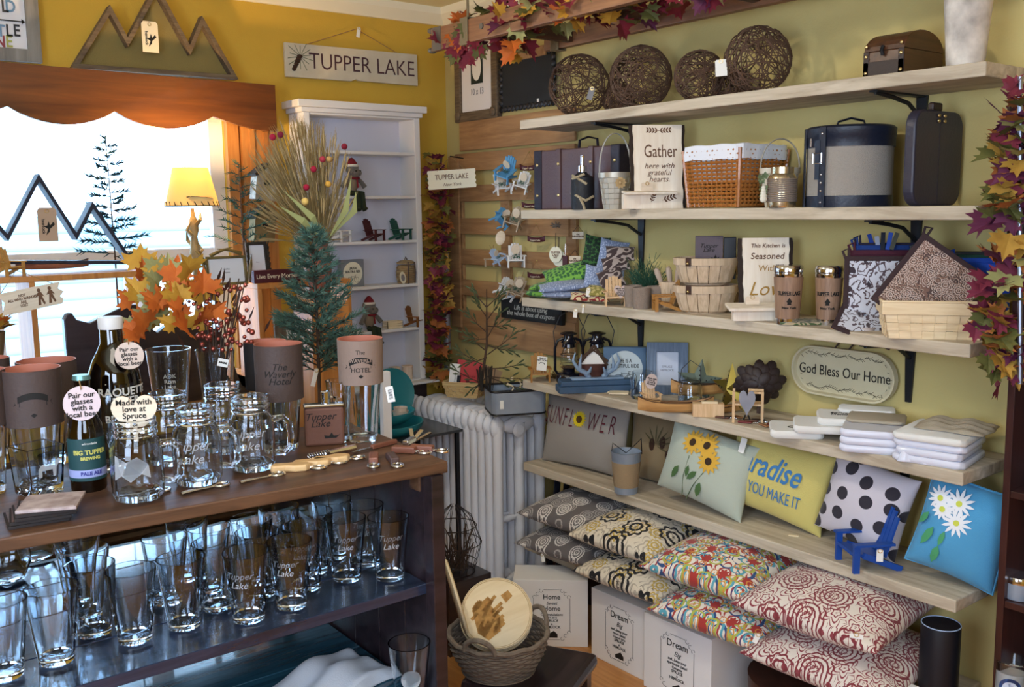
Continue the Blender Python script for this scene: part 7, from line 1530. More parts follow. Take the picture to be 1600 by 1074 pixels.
def star(L, P, R0, rz, m, th=.02, tilt=0, roll=0, holes=True, m2=None):
    t = thing('metal_star', L, 'star', P, 0, rot=(tilt, roll, rz)); pts = []
    for i in range(10): a = PI/2+i*PI/5; q = R0 if i % 2 == 0 else R0*.42; pts.append((q*math.cos(a), 0, q*math.sin(a)))
    mb = MB(); 
    for s_ in (-1, 1):
        for i in range(10): tri = [(0, s_*th, 0), pts[i], pts[(i+1) % 10]]; mb.add(tri if s_ > 0 else tri[::-1], [(0, 1, 2)])
    mb.build('star_body', m, t)
    if holes:
        mb = MB()
        for i in range(5):
            a = PI/2+i*2*PI/5
            for f in (.3, .5, .68): mb.ball((R0*f*math.cos(a+.08), -th*(1-f)-.0005, R0*f*math.sin(a+.08)), (.0025, .0015, .0025), 6)
        mb.build('punched_holes', m2 or M_ink, t)
    return t
P = on(3, 1092, 2.60); star('large dark green tin star leaning behind the canoes', P+Vector((0, 0, 30*mpp(P))), 37*mpp(P), fo(P), mat('green tin', '5e6c60', .5, .3, var=.6, vscale=15, c2='74827a'), tilt=-.1, roll=.12)
P = on(3, 1143, 2.56); star('small brass punched star lantern lit white on two faces, beside the pinecone rose', P+Vector((0, 0, 34*mpp(P))), 42*mpp(P), fo(P, -.7), mat('old brass', '7a6a28', .3, .8, var=.5, vscale=10, c2='a89a50'), tilt=-.1, roll=-.1, th=.03)
P = on(3, 1110, 2.405); P.x = 2.42; P.y = yat(1107, 2.42, SZ[3]); t = thing('wood_block_box', 'small pale wooden box with a square lid at the front edge of the fourth shelf', 'box', P, fo(P, .1)); w_ = 48*mpp(P); MB().bb((-w_/2, -.0, 0), (w_/2, .035, 21*mpp(P))).build('box', M_pine, t, bev=.001); MB().bb((-w_*.22, .004, 21*mpp(P)), (w_*.30, .028, 24*mpp(P))).build('lid', M_pale, t, bev=.001)
# chair with heart and dark rose
P = on(3, 1168, 2.45); s_ = 52*mpp(P); t = thing('toy_bench', 'pale wooden toy chair frame with a grey heart propped on it, fourth shelf', 'chair', P, fo(P, .0))
for x in (-.42, .42):
    for y in (0, .05): MB().bb((x*s_-.004, y-.004, 0), (x*s_+.004, y+.004, s_*.95)).build('leg', M_pine, t)
for y in (0, .05): MB().bb((-.0*s_, y-.003, s_*.9), (.45*s_, y+.003, s_*.96)).build('arm_rail', M_pine, t)
MB().bb((-.42*s_, 0, s_*.52), (.42*s_, .05, s_*.58)).build('seat', M_pine, t)
t = thing('tin_heart', 'tall narrow grey tin heart leaning against the pale toy chair', 'ornament', P+Vector((-.02, -.012, 37*mpp(P))), fo(P)); MB().prism([(x, z*1.5-.008) for x, z in heart_poly(.052, .056)], .003, y0=-.006).build('heart', mat('grey tin', '8c8a90', .5, .3, var=.5, vscale=20, c2='6a686e'), t, rot=(-.1, 0, 0))
for q in (-1, 1): MB().tube([(q*.004, -.005, -.045), (q*.010, -.006, -.06)], .003, 5).build('foot', M_ink, t)
P = on(3, 1186, 2.58); t = thing('wooden_rose', 'dark brown carved bark rose ball against the wall on the fourth shelf', 'decoration', P+Vector((0, 0, 52*mpp(P))), fo(P)); mb = MB(); r = 34*mpp(P); rr = random.Random(6)
for i in range(26):
    a = i*2.4; f = (i/26)**.5; c = Vector((f*r*math.cos(a), -r*.6*(1-f*f)+rr.uniform(-.004, .004), f*r*.85*math.sin(a))); mb.ball((0, 0, 0), (.027, .006, .018), 10, M=Matrix.Translation(c) @ Matrix.Rotation(-a, 4, 'Y') @ Matrix.Rotation(.7*f, 4, 'Z'))
mb.ball((0, 0, 0), (r*.95, r*.5, r*.8), 14); mb.build('bark_petals', mat('dark bark petal', '2e2220', .55, bump=.4, bscale=80), t)
MB().tube([(0, .01, -r*.6), (0, .02, -52*mpp(P)+.002)], .01, 6).build('stand', M_ldark, t)
# keychains / bracelets
rr = random.Random(14)
for i in range(11):
    px = 1130+i*11+rr.uniform(-2, 2); x = 2.42+.018*(i % 3)+.01*(i//4); P = Vector((x+.02, yat(px, x+.02, SZ[3]), SZ[3]))
    t = thing('leather_key_fob', 'small beaded leather key fob on the fourth shelf, %s from the left' % ['first', 'second', 'third', 'fourth', 'fifth', 'sixth', 'seventh', 'eighth', 'ninth', 'tenth', 'eleventh'][i], 'key fob', P, rr.uniform(-2.2, -.6), 'leather key fobs on the fourth shelf')
    MB().box((0, 0, .004+.001*(i % 3)), (.045, .016, .006)).build('fob', [mat('fob brown', '5a3624', .5), mat('fob dark', '2e1c18', .5), mat('fob tan', '8a6040', .5), mat('fob red', '6a2420', .5)][i % 4], t, bev=.002)
    mb = MB()
    for k in range(5): mb.ball((.028+.006*k, .004*math.sin(k), .004), .0028, 6)
    mb.build('bead_chain', M_chrome, t)
# oval sign
A = onx(1241, 578, 2.655); B = onx(1402, 600, 2.655); w_ = A.y-B.y; zc_ = (onx(1241, 578, 2.655).z+onx(1402, 590, 2.655).z)/2; h_ = .158
t = wallthing('oval_sign', 'cream oval-ended tray sign reading God Bless Our Home hanging on the right wall', 'sign', (A.y+B.y)/2, zc_, 2.65)
def stad(w, h, n=14): return [(w/2-h/2+h/2*math.cos(-PI/2+PI*i/n), h/2*math.sin(-PI/2+PI*i/n)) for i in range(n+1)]+[(-w/2+h/2+h/2*math.cos(PI/2+PI*i/n), h/2*math.sin(PI/2+PI*i/n)) for i in range(n+1)]
def sl(w, h, y): return [(x, y, z) for x, z in stad(w, h)]
M_crm = mat('aged cream paint', 'cfc6a8', .6, var=.5, vscale=12, c2='b8ae8c')
shell([sl(w_, h_, .01), sl(w_, h_, -.012), sl(w_*.965, h_*.92, -.012), sl(w_*.95, h_*.88, .004)], cap0=False, cap1=True).build('tray', M_crm, t)
text(t, 'God Bless Our Home', .047, (0, .0025, 0), M_ink, sx=.78)
mb = MB(); rr = random.Random(8)
for s_ in (-1, 1):
    pts = [(x, .0028, s_*h_*.34+.004*math.sin(x*90)) for x in [(-w_*.36+w_*.72*i/40) for i in range(41)]]; mb.tube(pts, .0008, 3)
    for i in range(0, 41): p = pts[i]; mb.tube([p, (p[0]+.008, .0028, p[2]+rr.choice((-1, 1))*.007)], .0007, 3)
    for k in range(9): a = PI/2+PI*(k+.5)/9 if s_ < 0 else -PI/2+PI*(k+.5)/9; c = (s_*(w_/2-h_/2)+h_*.36*math.cos(a), .0028, h_*.36*math.sin(a)); mb.tube([c, (c[0]+rr.uniform(-.01, .01), .0028, c[2]+rr.uniform(-.01, .01))], .0010, 3)
mb.build('painted_vine', mat('vine grey', '5a5444', .8), t); MB().tube([(-.03, 0, h_/2), (-.02, .01, h_/2+.02)], .003, 4).tube([(.02, 0, h_/2), (.03, .01, h_/2+.02)], .003, 4).build('hanging_ties', M_ldark, t)
# shirts and towels
M_shirt = mat('white jersey', 'dedcd6', .95, bump=.3, bscale=200, sheen=.2); M_bag = mat('white wrapped cotton', 'd4d6e4', .45, bump=.5, bscale=40, coat=.4)
def fold(L, px, x, w, d, h, z, m, rz, txt=None, seed=1, name='folded_shirt', grp=None, cat='shirt'):
    P = Vector((x, yat(px, x, SZ[3]), SZ[3]+z)); t = thing(name, L, cat, P, rz, grp); rr = random.Random(seed); mb = MB(); nl = max(1, int(h/.013)); 
    for k in range(nl):
        z0 = h*k/nl; z1 = h*(k+1)/nl-.0008; j = lambda: rr.uniform(-.006, .006); r_ = .018; a, b = w/2+j(), d/2+j(); zm = (z0+z1)/2; loops = []
        for f, zz_ in ((.955, z0), (.99, z0+(z1-z0)*.2), (1.0, zm), (.99, z1-(z1-z0)*.2), (.955, z1)): loops.append([(x_*f+math.sin(i*1.3+k)*.0012, y_*f, zz_+.0012*math.sin(i*.9+k)) for i, (x_, y_) in enumerate(rrect(2*a, 2*b, r_))])
        shell(loops, mb=mb, cap0=True, cap1=True)
    mb.build('folded_layers', m, t)
    if txt: text(t, txt[0], txt[1], (txt[2], txt[3], h+.0006), M_ink, rot=(0, 0, txt[4] if len(txt) > 4 else 0), shear=.2, bold=.0002)
    return t
fs = face((2.5, 1.8))
fold('white folded towel printed with script lettering, lowest at the shelf edge in front', 1243, 2.445, .165, .14, .024, 0, M_shirt, fs+.05, ('Cook', .034, .01, -.02), 1, 'folded_towel', cat='towel')
fold('white folded towel with script lettering, middle of the overlapping three', 1287, 2.475, .170, .14, .022, .0245, M_shirt, fs, ('Cook', .036, .02, -.01), 2, 'folded_towel', cat='towel')
fold('white folded towel with script lettering, upper back one of the overlapping three', 1318, 2.52, .165, .14, .022, .047, M_shirt, fs, ('Spruce &\nHemlock', .022, 0, 0), 3, 'folded_towel', cat='towel')
fold('thin white printed towel lying at the back against the wall', 1352, 2.60, .17, .09, .012, .070, M_shirt, fs-.1, None, 4, 'folded_towel', cat='towel')
M_oat = mat('oatmeal canvas', 'a89c88', .9, bump=.4, bscale=200)
for i in range(3): fold('plastic wrapped folded white shirt in the left stack, %s' % ['bottom one', 'middle one', 'top one'][i], 1363, 2.485, .165, .21, .022, .0225*i, M_bag, fs-.15, None, 10+i, 'wrapped_shirt', 'wrapped shirts on the fourth shelf')
fold('oatmeal canvas bag lying on top of the left stack of wrapped shirts', 1368, 2.53, .15, .14, .010, .068, M_oat, fs-.15, None, 15, 'canvas_bag', None, 'bag')
for i in range(4): fold('plastic wrapped folded white shirt in the right stack, %s' % ['bottom one', 'second from the bottom', 'third from the bottom', 'top one'][i], 1467, 2.500, .180, .20, .020, .0205*i, M_bag if i != 3 else M_shirt, fs-.45, ('tupper', .03, .02, 0) if i == 3 else None, 20+i, 'wrapped_shirt', 'wrapped shirts on the fourth shelf')
for px, x, rz_, w_, d_, z_, m_, L in ((1492, 2.545, fs-.45, .19, .16, .083, M_oat, 'loosely folded oatmeal shirt draped over the back of the right stack'), (1440, 2.47, fs-.3, .10, .16, .0, M_bag, 'crumpled end of plastic wrapping between the two stacks of wrapped shirts')):
    cloth('loose_shirt' if m_ is M_oat else 'plastic_wrap', L, Vector((x, yat(px, x, SZ[3]), SZ[3]+z_)), w_, d_, .022 if z_ else .07, m_, rz_, int(px), cat='shirt' if z_ else 'wrapping', fold=7)
# ---- S5 pillows
def sp(L, px, x, w, h, th, m, roll=0, lean=.22, turn=0, dz=0, **k):
    P = Vector((x, yat(px, x, SZ[4]), SZ[4]+(h/2*math.cos(roll)+w/2*abs(math.sin(roll))*.93)*math.cos(lean)+dz)); return pillow(L, P, w, h, th, m, (PI/2-lean, 0, -PI/2+turn) if not roll else tuple((Matrix.Rotation(-PI/2+turn, 3, 'Z') @ Matrix.Rotation(PI/2-lean, 3, 'X') @ Matrix.Rotation(roll, 3, 'Z')).to_euler()), **k)
M_lin = fabric('grey linen', '9a948e', []); M_sage = fabric('pale sage linen', 'b4bcac', []); M_yel = fabric('yellow linen', 'cfc070', []); M_blue = fabric('sky blue cotton', '4c9ac8', []); M_poly = fabric('lilac linen with black dots', 'cbc4cc', [('dot', 15, '2c2832', {'r': .30, 'rnd': .45})])
W1, H1 = .44, .30
t = sp('grey linen pillow lettered SUNFLOWER in maroon, left on the fifth shelf', 915, 2.53, W1, H1, .11, M_lin, lean=.15, turn=.12)
M_mar = mat('maroon lettering', '5e2430', .85)
for ch_, x in (('S', -.186), ('U', -.150), ('N', -.108), ('F', -.070), ('L', -.036), ('W', .072), ('E', .120), ('R', .162)): ptext(t, ch_, .105, x, .050, M_mar, W1, H1, .11, sx=.48, name='letter', bold=-.0012, shear=.2)
pshape(t, [petal(.008, .055, i*2*PI/18, .036, .010) for i in range(18)], mat('sunflower yellow', 'd8c018', .85), W1, H1, .11, 'sunflower_petals'); pshape(t, [[(.008+.015*math.cos(i*.4), .055+.015*math.sin(i*.4)) for i in range(16)]], mat('sunflower centre', '5a4018', .9), W1, H1, .112, 'sunflower_centre')
t = sp('brown pillow printed with pinecones, mostly hidden behind the bucket and the sage pillow', 1030, 2.60, .30, .27, .08, fabric('tan linen', '8a7656', []), lean=.1)
for cx_, cy_ in ((.00, .02), (.05, .035), (.08, -.01)): pshape(t, [[(cx_+.014*math.cos(i*.5), cy_+.024*math.sin(i*.5)) for i in range(12)]], mat('cone brown'), .30, .27, .08, 'printed_pinecone')
mb_ = [petal(.02, .02, a, .08, .006) for a in (.3, .6, .9, 1.3, 1.7, 2.2, 2.6, -.3)]; pshape(t, mb_, mat('needle shadow', '5a5236', .9), .30, .27, .08, 'printed_needles')
W2, H2 = .36, .262
t = sp('pale sage pillow printed with three yellow sunflowers and green leaves, fifth shelf', 1104, 2.485, W2, H2, .13, M_sage, roll=-.16, lean=.2, turn=.10, tagm=None)
MB().bb((.125, .10, .045), (.147, .15, .047)).build('price_sticker', M_paper, t)
for cx_, cy_ in ((-.045, .075), (.012, .082), (.04, .035)):
    pshape(t, [petal(cx_, cy_, i*2*PI/13+.2, .045, .013) for i in range(13)], mat('flower gold', 'd8a83c', .85), W2, H2, .13, 'flower_petals'); pshape(t, [[(cx_+.013*math.cos(i*.5), cy_+.013*math.sin(i*.5)) for i in range(13)]], mat('flower centre', '3a2818', .9), W2, H2, .133, 'flower_centre')
pshape(t, [petal(-.07, -.015, -2.0, .06, .022), petal(-.03, .0, -1.6, .045, .016), petal(.01, -.01, -2.3, .055, .02), petal(.03, -.04, -1.75, .06, .022)], mat('leaf green print', '4a6a3c', .85), W2, H2, .13, 'printed_leaves')
pshape(t, [[(a, b), (a+.003, b), (c+.003, d), (c, d)] for a, b, c, d in ((-.04, .03, -.05, -.12), (.01, .05, -.04, -.13), (.035, 0, -.03, -.12))], mat('stem green print', '6a7a5c', .85), W2, H2, .13, 'printed_stems')
W3, H3 = .38, .265
t = sp('yellow linen pillow with blue lettering between the sage and dotted pillows', 1214, 2.555, W3, H3, .12, M_yel, roll=-.14, lean=.15, turn=.10)
M_pbl = mat('pillow blue print', '3c78b0', .85); ptext(t, 'Paradise', .105, -.02, .035, M_pbl, W3, H3, .12, shear=.3, bold=.0012, sx=.70); ptext(t, 'IF YOU MAKE IT', .055, .01, -.045, M_pbl, W3, H3, .12, sx=.56)
t = sp('lilac linen pillow with large black dots, fifth shelf behind the blue toy chair', 1350, 2.54, .275, .26, .12, M_poly, roll=-.19, lean=.18, turn=.05)
W4, H4 = .235, .275
t = sp('sky blue pillow printed with white daisies, right end of the fifth shelf', 1500, 2.51, W4, H4, .14, M_blue, roll=-.22, lean=.1, turn=.25, dz=.0, tagm=.5, piping=M_blue)
for cx_, cy_, rd_ in ((-.07, .075, .036), (-.02, .08, .04), (-.01, .03, .04), (-.055, .05, .03)):
    pshape(t, [petal(cx_, cy_, i*2*PI/12, rd_, .009) for i in range(12)], mat('daisy white', 'e4e8ee', .85), W4, H4, .14, 'daisy_petals'); pshape(t, [[(cx_+.008*math.cos(i*.6), cy_+.008*math.sin(i*.6)) for i in range(11)]], mat('daisy centre', 'c8d050', .85), W4, H4, .143, 'daisy_centre')
pshape(t, [petal(-.06, .0, -1.9, .07, .02), petal(-.085, .03, -2.0, .05, .016), petal(-.03, .0, -1.7, .05, .014), petal(-.035, -.045, -1.7, .06, .02)], mat('daisy leaf green', '4a9a68', .85), W4, H4, .14, 'printed_leaves')
P = onz(1372, 880, SZ[4]); P = Vector((2.455, yat(1356, 2.455, SZ[4]), SZ[4])); P.x = 2.447; t = adk('royal blue toy wooden garden chair with a price tag on the fifth shelf', P, fo(P, -1.1), mat('royal blue paint', '17489c', .45), 96*mpp(P), slats=5)
hang_tag('white price tag hanging on the arm of the royal blue toy chair', P+Vector((-.035, -.062, .055)), .018, .036, -.9, M_paper, False)
P = onz(978, 762, SZ[4]); P = Vector((2.425, yat(978, 2.425, SZ[4]), SZ[4])); r = 23*mpp(P); h = 66*mpp(P); t = thing('galvanised_bucket', 'tall galvanised bucket wrapped in burlap with a wire handle, fifth shelf', 'bucket', P, fo(P))
MB().lathe([(1e-5, 0), (r*.78, 0), (r*.80, h*.1), (r*1.02, h*.97), (r*1.06, h), (r*.98, h), (r*.74, .01), (1e-5, .01)], 28, cap=False).build('bucket', M_galv, t); MB().lathe([(r*.835, h*.16), (r*.985, h*.76)], 28).build('burlap_wrap', mat('tan burlap', 'a08868', .95, bump=.8, bscale=400), t)
MB().tube([(-r, 0, h*.93), (-r*.9, -.01, h*1.2), (0, -.03, h*1.0), (r*.6, -.03, h*1.2), (r, 0, h*1.3), (r*1.05, 0, h*.93)], .0018, 5).build('wire_handle', M_black, t)
P = onz(1240, 838, SZ[4]); tag(MB().bb((-.016, -.003, 0), (.016, .003, .003)).build('clothes_peg_piece', M_pale, None, P, (0, 0, fo(P))), 'tiny pale wood strip lying under the tip of the yellow pillow', 'wood piece')
# ---- S6 stacked patterned pillows
M_gf = fabric('grey dahlia print', '6a6464', [('rings', 12, 'b4aeaa', {'r': .34, 'k': 60, 'n': 18, 'pk': 2.8, 'o': .5, 't': .2, 'pd': .1}), ('rings', 11, 'e2dcd6', {'r': .36, 'k': 62, 'n': 16, 'pk': 3.0, 't': .0, 'pd': .1, 'rnd': .55})])
M_bf = fabric('cream and black floral print', 'e4d8c2', [('rings', 9, 'bdb09c', {'r': .40, 'k': 48, 'n': 8, 'o': .7, 't': .4}), ('rings', 12, 'c8a848', {'r': .30, 'k': 55, 'n': 10, 'o': .3, 't': .1, 'pk': 2.6}), ('rings', 8, '17161a', {'r': .36, 'k': 46, 'n': 9, 'pk': 2.8, 't': .1, 'rnd': .6})])
M_pf = fabric('multicolour paisley print', 'e6dccc', [('rings', 12, 'a83a34', {'r': .40, 'k': 34, 'n': 7, 't': .45, 'warp': .01, 'pk': 2.4}), ('rings', 15, '2a4a7c', {'r': .36, 'k': 30, 'n': 1, 'o': .4, 't': .72, 'warp': .03, 'pd': .6}), ('rings', 18, '58a0b0', {'r': .26, 'k': 34, 'n': 2, 'o': .9, 't': .35, 'warp': .02, 'pd': .5}), ('rings', 16, 'b0b44a', {'r': .26, 'k': 34, 'n': 2, 'o': 1.4, 't': .4, 'warp': .02, 'pd': .5}), ('flower', 13, 'a8332c', {'r': .16, 'n': 8, 'o': 2.1}), ('rings', 20, 'd08a3c', {'r': .24, 'k': 40, 'n': 2, 'o': 2.7, 't': .5})])
M_rf = fabric('cream and red chrysanthemum print', 'dcd0c4', [('rings', 14, '8a3a42', {'r': .34, 'k': 60, 'n': 5, 'o': .6, 't': .5, 'pk': 2.2, 'pd': .5}), ('rings', 8, '7c2c34', {'r': .44, 'k': 66, 'n': 13, 'pk': 3.4, 't': .42, 'pd': .2, 'rnd': .6})])
def lie(L, px, x, w, d, th, z, m, rz, seed, tilt=.08, tagm=None): 
    P = Vector((x, yat(px, x, z), z)); return pillow(L, P, w, d, th, m, tuple((Matrix.Rotation(rz, 3, 'Z') @ Matrix.Rotation(tilt, 3, 'X')).to_euler()), 'patterned pillows stacked on the lowest shelf', seed, tagm=tagm)
Z6 = SZ[5]
lie('grey dahlia print pillow, lower one of the left stack on the lowest shelf', 915, 2.50, 0.40, .42, .12, Z6+.066, M_gf, -PI/2+.15, 1, .07); lie('grey dahlia print pillow, upper one of the left stack on the lowest shelf', 920, 2.50, .40, .42, .13, Z6+.192, M_gf, -PI/2+.1, 2, .07)
lie('cream and black floral pillow, lower one of the second stack on the lowest shelf', 1020, 2.47, .42, .43, .13, Z6+.068, M_bf, -PI/2+.05, 3, .07); lie('cream and black floral pillow, upper one of the second stack on the lowest shelf', 1008, 2.47, .40, .42, .14, Z6+.200, M_bf, -PI/2+.1, 4, .07)
lie('multicolour paisley pillow, lower one of the third stack on the lowest shelf', 1155, 2.44, .43, .44, .14, Z6+.072, M_pf, -PI/2+.08, 5, .07, -.2); lie('multicolour paisley pillow, upper one of the third stack on the lowest shelf', 1140, 2.44, .42, .44, .15, Z6+.212, M_pf, -PI/2+.1, 6, .07)
lie('cream and red chrysanthemum pillow, lower one of the right stack on the lowest shelf', 1325, 2.42, .46, .44, .14, Z6+.072, M_rf, -PI/2+.05, 7, .07, -.3); lie('cream and red chrysanthemum pillow, upper one of the right stack on the lowest shelf', 1310, 2.42, .46, .44, .155, Z6+.218, M_rf, -PI/2+.08, 8, .07)
hang_tag('white sewn tag on the front of the upper red chrysanthemum pillow', onx(1338, 995, 2.175), .034, .013, -1.1, M_paper, False)
hang_tag('white price tag hanging between the paisley and red pillow stacks', onx(1182, 998, 2.19), .015, .032, -1.0, M_paper, False, roll=.4)
hang_tag('white looped price tag hanging from the lower grey dahlia pillow', onx(848, 872, 2.30), .013, .034, -.9, M_paper, False, roll=-.2)
# speaker
P = Vector((2.36, yat(1466, 2.36, .4), SZ[5])); r = 28*mpp(P); hS = onx(1466, 972, 2.36).z-SZ[5]
P = Vector((2.44, yat(1466, 2.44, .4), SZ[5])); r = 29*mpp(P); hS = onx(1466, 972, 2.44).z-SZ[5]
t = thing('cylinder_speaker', 'tall black cylindrical speaker with a pale ring round its top, beside the bookcase', 'speaker', P, fo(P)); MB().lathe([(1e-5, 0), (r*.97, 0), (r, .004), (r, hS-.008), (r*.97, hS-.002), (r*.9, hS-.002), (1e-5, hS-.004)], 36, cap=False).build('body', mat('speaker black', '10131c', .45), t); MB().tube([(r*.97*math.cos(2*PI*k/36), r*.97*math.sin(2*PI*k/36), hS-.002) for k in range(36)], .0015, 6, closed=True).build('light_ring', mat('pale blue ring', '9ab0d0', .4), t)
# ---- boxes on the floor
M_box = mat('white cardboard', 'e6e2de', .85, bump=.1, bscale=60)
def gift(L, corner, w, d, h, rz, lines):
    t = thing('cardboard_box', L, 'box', corner, rz, 'white printed boxes under the shelves'); MB().bb((0, 0, .0), (w, d, h)).build('box', M_box, t, bev=.002)
    fx0, fx1, fz0, fz1 = w*.27, w*.76, .03, h*.86; mb = MB()
    def ln(a, b): mb.tube([(a[0], -.0008, a[1]), (b[0], -.0008, b[1])], .0008, 3)
    ln((fx0, fz0+.035), (fx0, fz1-.035)); ln((fx1, fz0+.035), (fx1, fz1-.035)); ln((fx0+.04, fz1), (fx1-.04, fz1)); ln((fx0+.04, fz0), (fx1-.04, fz0))
    for cx_, sx_ in ((fx0, 1), (fx1, -1)):
        for cz_, s2 in ((fz0, 1), (fz1, -1)):
            for k in range(3): c = (cx_+sx_*(.004+.013*k), cz_+s2*(.030-.013*k)); mb.tube([(c[0]+.007*math.cos(a+k), -.0008, c[1]+.007*math.sin(a+k)) for a in [i*.6 for i in range(8)]], .0008, 3)
    mb.build('printed_border', M_ink, t); z = fz1-.022
    for s, sz_, sh in lines: text(t, s, sz_, ((fx0+fx1)/2, -.0008, z-sz_*.3), M_ink, shear=sh, bold=.0002 if sh == 0 else 0, sx=.95); z -= sz_*1.02
    xc = (fx0+fx1)/2; MB().prism([(xc-.02, .038), (xc+.022, .038), (xc+.022, .052), (xc+.008, .066), (xc-.006, .058), (xc-.02, .050)], .0006, y0=-.0008).build('printed_cabin', M_ink, t)
    return t
common = [('EST 2016', .011, 0), ('SPRUCE', .015, 0), ('&', .010, 0), ('HEMLOCK', .015, 0)]
c1 = onz(923, 1010, 0); d1 = Vector((-math.cos(.72), math.sin(.72), 0)); w1 = .29; p1_ = Vector((2.385, 2.61, 0))+d1*w1
gift('white box printed Home Sweet Home standing on the floor, leftmost of the three', (p1_.x, p1_.y, 0), w1, .16, .272, -.72, [('Home', .028, 0), ('Sweet', .018, .3), ('Home', .028, 0), ('Congratulations', .014, 0)]+common)
B2 = Vector((2.352, 2.553, 0)); E2 = onz(1008, 1068, 0)
gift('white box printed Dream Big, middle of the three on the floor', (2.352, 2.555, 0), .285, .26, .272, -PI/2+.03, [('Dream', .034, 0), ('Big', .026, .35), ('and...keep your', .014, 0), ('room clean!', .014, 0), ('Class of 2016', .012, 0)]+common[1:])
gift('white box printed Dream Big, rightmost of the three on the floor', (2.335, 2.262, 0), .30, .26, .278, -PI/2+.03, [('Dream', .036, 0), ('Big', .026, .35), ('and...keep your', .014, 0), ('apartment clean!', .014, 0), ('Congrats', .013, 0)]+common[1:])
t = thing('wooden_crate', 'round dark wooden crate lid in the shadow under the lowest shelf right of the boxes', 'crate', (2.50, 1.72, 0)); MB().lathe([(1e-5, 0), (.16, 0), (.17, .20), (1e-5, .205)], 26, cap=False).build('tub', M_darkb, t)
# dark hanger + wicker behind the shelf end
t = thing('dark_strap', 'dark curved metal legs of a plant stand behind the radiator end under the fifth shelf', 'stand', (2.56, 3.02, 0))
for dx in (0, .055): MB().tube([(dx+.03, 0, .63), (dx+.02, 0, .50), (dx-.0, 0, .36), (dx-.05, 0, .0)], .014, 8).build('leg', M_navy, t)
MB().bb((-.02, -.015, .612), (.12, .015, .618)).build('top_bar', M_navy, t)
# ---- basket with wooden plates on a stool
SP = Vector((1.78, 2.215, 0)); st_z = .27
t = thing('dark_stool', 'dark round-cornered stool under the plate basket at the bottom of the picture', 'stool', SP, .5); MB().bb((-.17, -.17, st_z-.05), (.17, .17, st_z)).build('seat', M_dark, t, bev=.02)
for x in (-.13, .13):
    for y in (-.13, .13): MB().bb((x-.02, y-.02, 0), (x+.02, y+.02, st_z-.05)).build('leg', M_dark, t)
BP = SP+Vector((-.085, .055, st_z)); t = thing('wicker_basket', 'round grey brown wicker basket holding wooden plates on the dark stool', 'basket', BP, 0); mb = MB(); rB2 = .15
for i in range(13):
    z = .005+i*.0085; r = rB2*(.72+.28*math.sin(min(1, i/12)*PI/2)); mb.tube([(r*(1+.02*(1 if (k+i) % 2 else -1))*math.cos(2*PI*k/36), r*(1+.02*(1 if (k+i) % 2 else -1))*math.sin(2*PI*k/36), z) for k in range(36)], .0052, 5, closed=True)
M_wg = mat('greyed willow', '8f8478', .8, var=.7, vscale=50, c2='5e5248'); mb.build('woven_body', M_wg, t)
for r_, z, q in ((rB2*1.03, .118, .008),): MB().tube([(r_*math.cos(2*PI*k/36), r_*math.sin(2*PI*k/36), z+.003*math.sin(k*2)) for k in range(36)], q, 8, closed=True).build('rim', M_wg, t)
MB().lathe([(1e-5, 0), (.118, 0), (.118, .004), (1e-5, .004)], 24, cap=False).build('bottom', M_wg, t)
for q in (-.1, -2.6): MB().tube([(rB2*(1.04+.03*math.sin(a))*math.cos(q+.32*math.cos(a)), rB2*(1.04+.03*math.sin(a))*math.sin(q+.32*math.cos(a)), .115+.045*math.sin(a)) for a in [PI*i/14 for i in range(15)]], .008, 8).build('loop_handle', M_wg, t)
M_basw = wood('basswood plate', 'dcc8a0', 'f0e2c4', .55, 'x', .8, .1)
def plate(L, P, r, rot, art=True, m=None):
    t = thing('wooden_plate', L, 'plate', P, 0, rot=rot); MB().lathe([(1e-5, 0), (r*.9, 0), (r, .006), (r, .012), (r*.97, .014), (1e-5, .014)], 40, cap=False).build('disc', m or M_basw, t)
    mb = MB()
    for q in (.93, .97): mb.tube([(r*q*math.cos(2*PI*k/40), r*q*math.sin(2*PI*k/40), .0142) for k in range(40)], .0008, 4, closed=True)
    mb.build('turned_rings', mat('ring tan', 'b89c6c', .7), t)
    if art:
        mb = MB(); rr = random.Random(5)
        for k in range(26): x, y = rr.uniform(-.6, .1), rr.uniform(-.45, .45); mb.box((x*r, y*r, .0145), (.03*rr.uniform(.6, 1.6), .010, .0006), (0, 0, .5+rr.uniform(-.2, .2)))
        mb.add([(r*x, r*y, .0148) for x, y in ((-.7, -.3), (-.5, -.6), (-.1, -.5), (.05, -.1), (-.1, .35), (-.35, .5), (-.6, .3))], [(0, 1, 2, 3, 4, 5, 6)]); mb.add([(r*x, r*y, .0148) for x, y in ((.35, .15), (.6, .25), (.55, .45), (.3, .4))], [(0, 1, 2, 3)])
        mb.build('burned_picture', mat('burned caramel', '9a6a30', .7, var=.8, vscale=60, c2='c89c58'), t)
    return t
def normal_rot(nv, roll=0): q = Vector(nv).to_track_quat('Z', 'Y'); return (q.to_matrix() @ Matrix.Rotation(roll, 3, 'Z')).to_euler()
C_ = ond_(776, 958) if 0 else onz(776, 960, st_z+.165)
plate('round basswood plate burned with a picture, leaning in the wicker basket', C_, 56*mpp(C_)*1.0, normal_rot((-.45, -.62, .62), .4))
plate('round basswood plate under the picture one in the wicker basket', C_+Vector((.012, .02, -.022)), 57*mpp(C_), normal_rot((-.42, -.60, .66)), False)
C2 = onz(713, 935, st_z+.20); plate('large pale wooden bowl rim standing on edge between the counter and the basket', C2+Vector((-.01, 0, 0)), 62*mpp(C2), normal_rot((.90, -.45, .25)), False)
t = thing('yellow_handled_basket', 'yellow handled trug basket behind the wooden plates', 'basket', (1.98, 2.62, 0), fo((2, 2.6))); t.location.z = 0.0
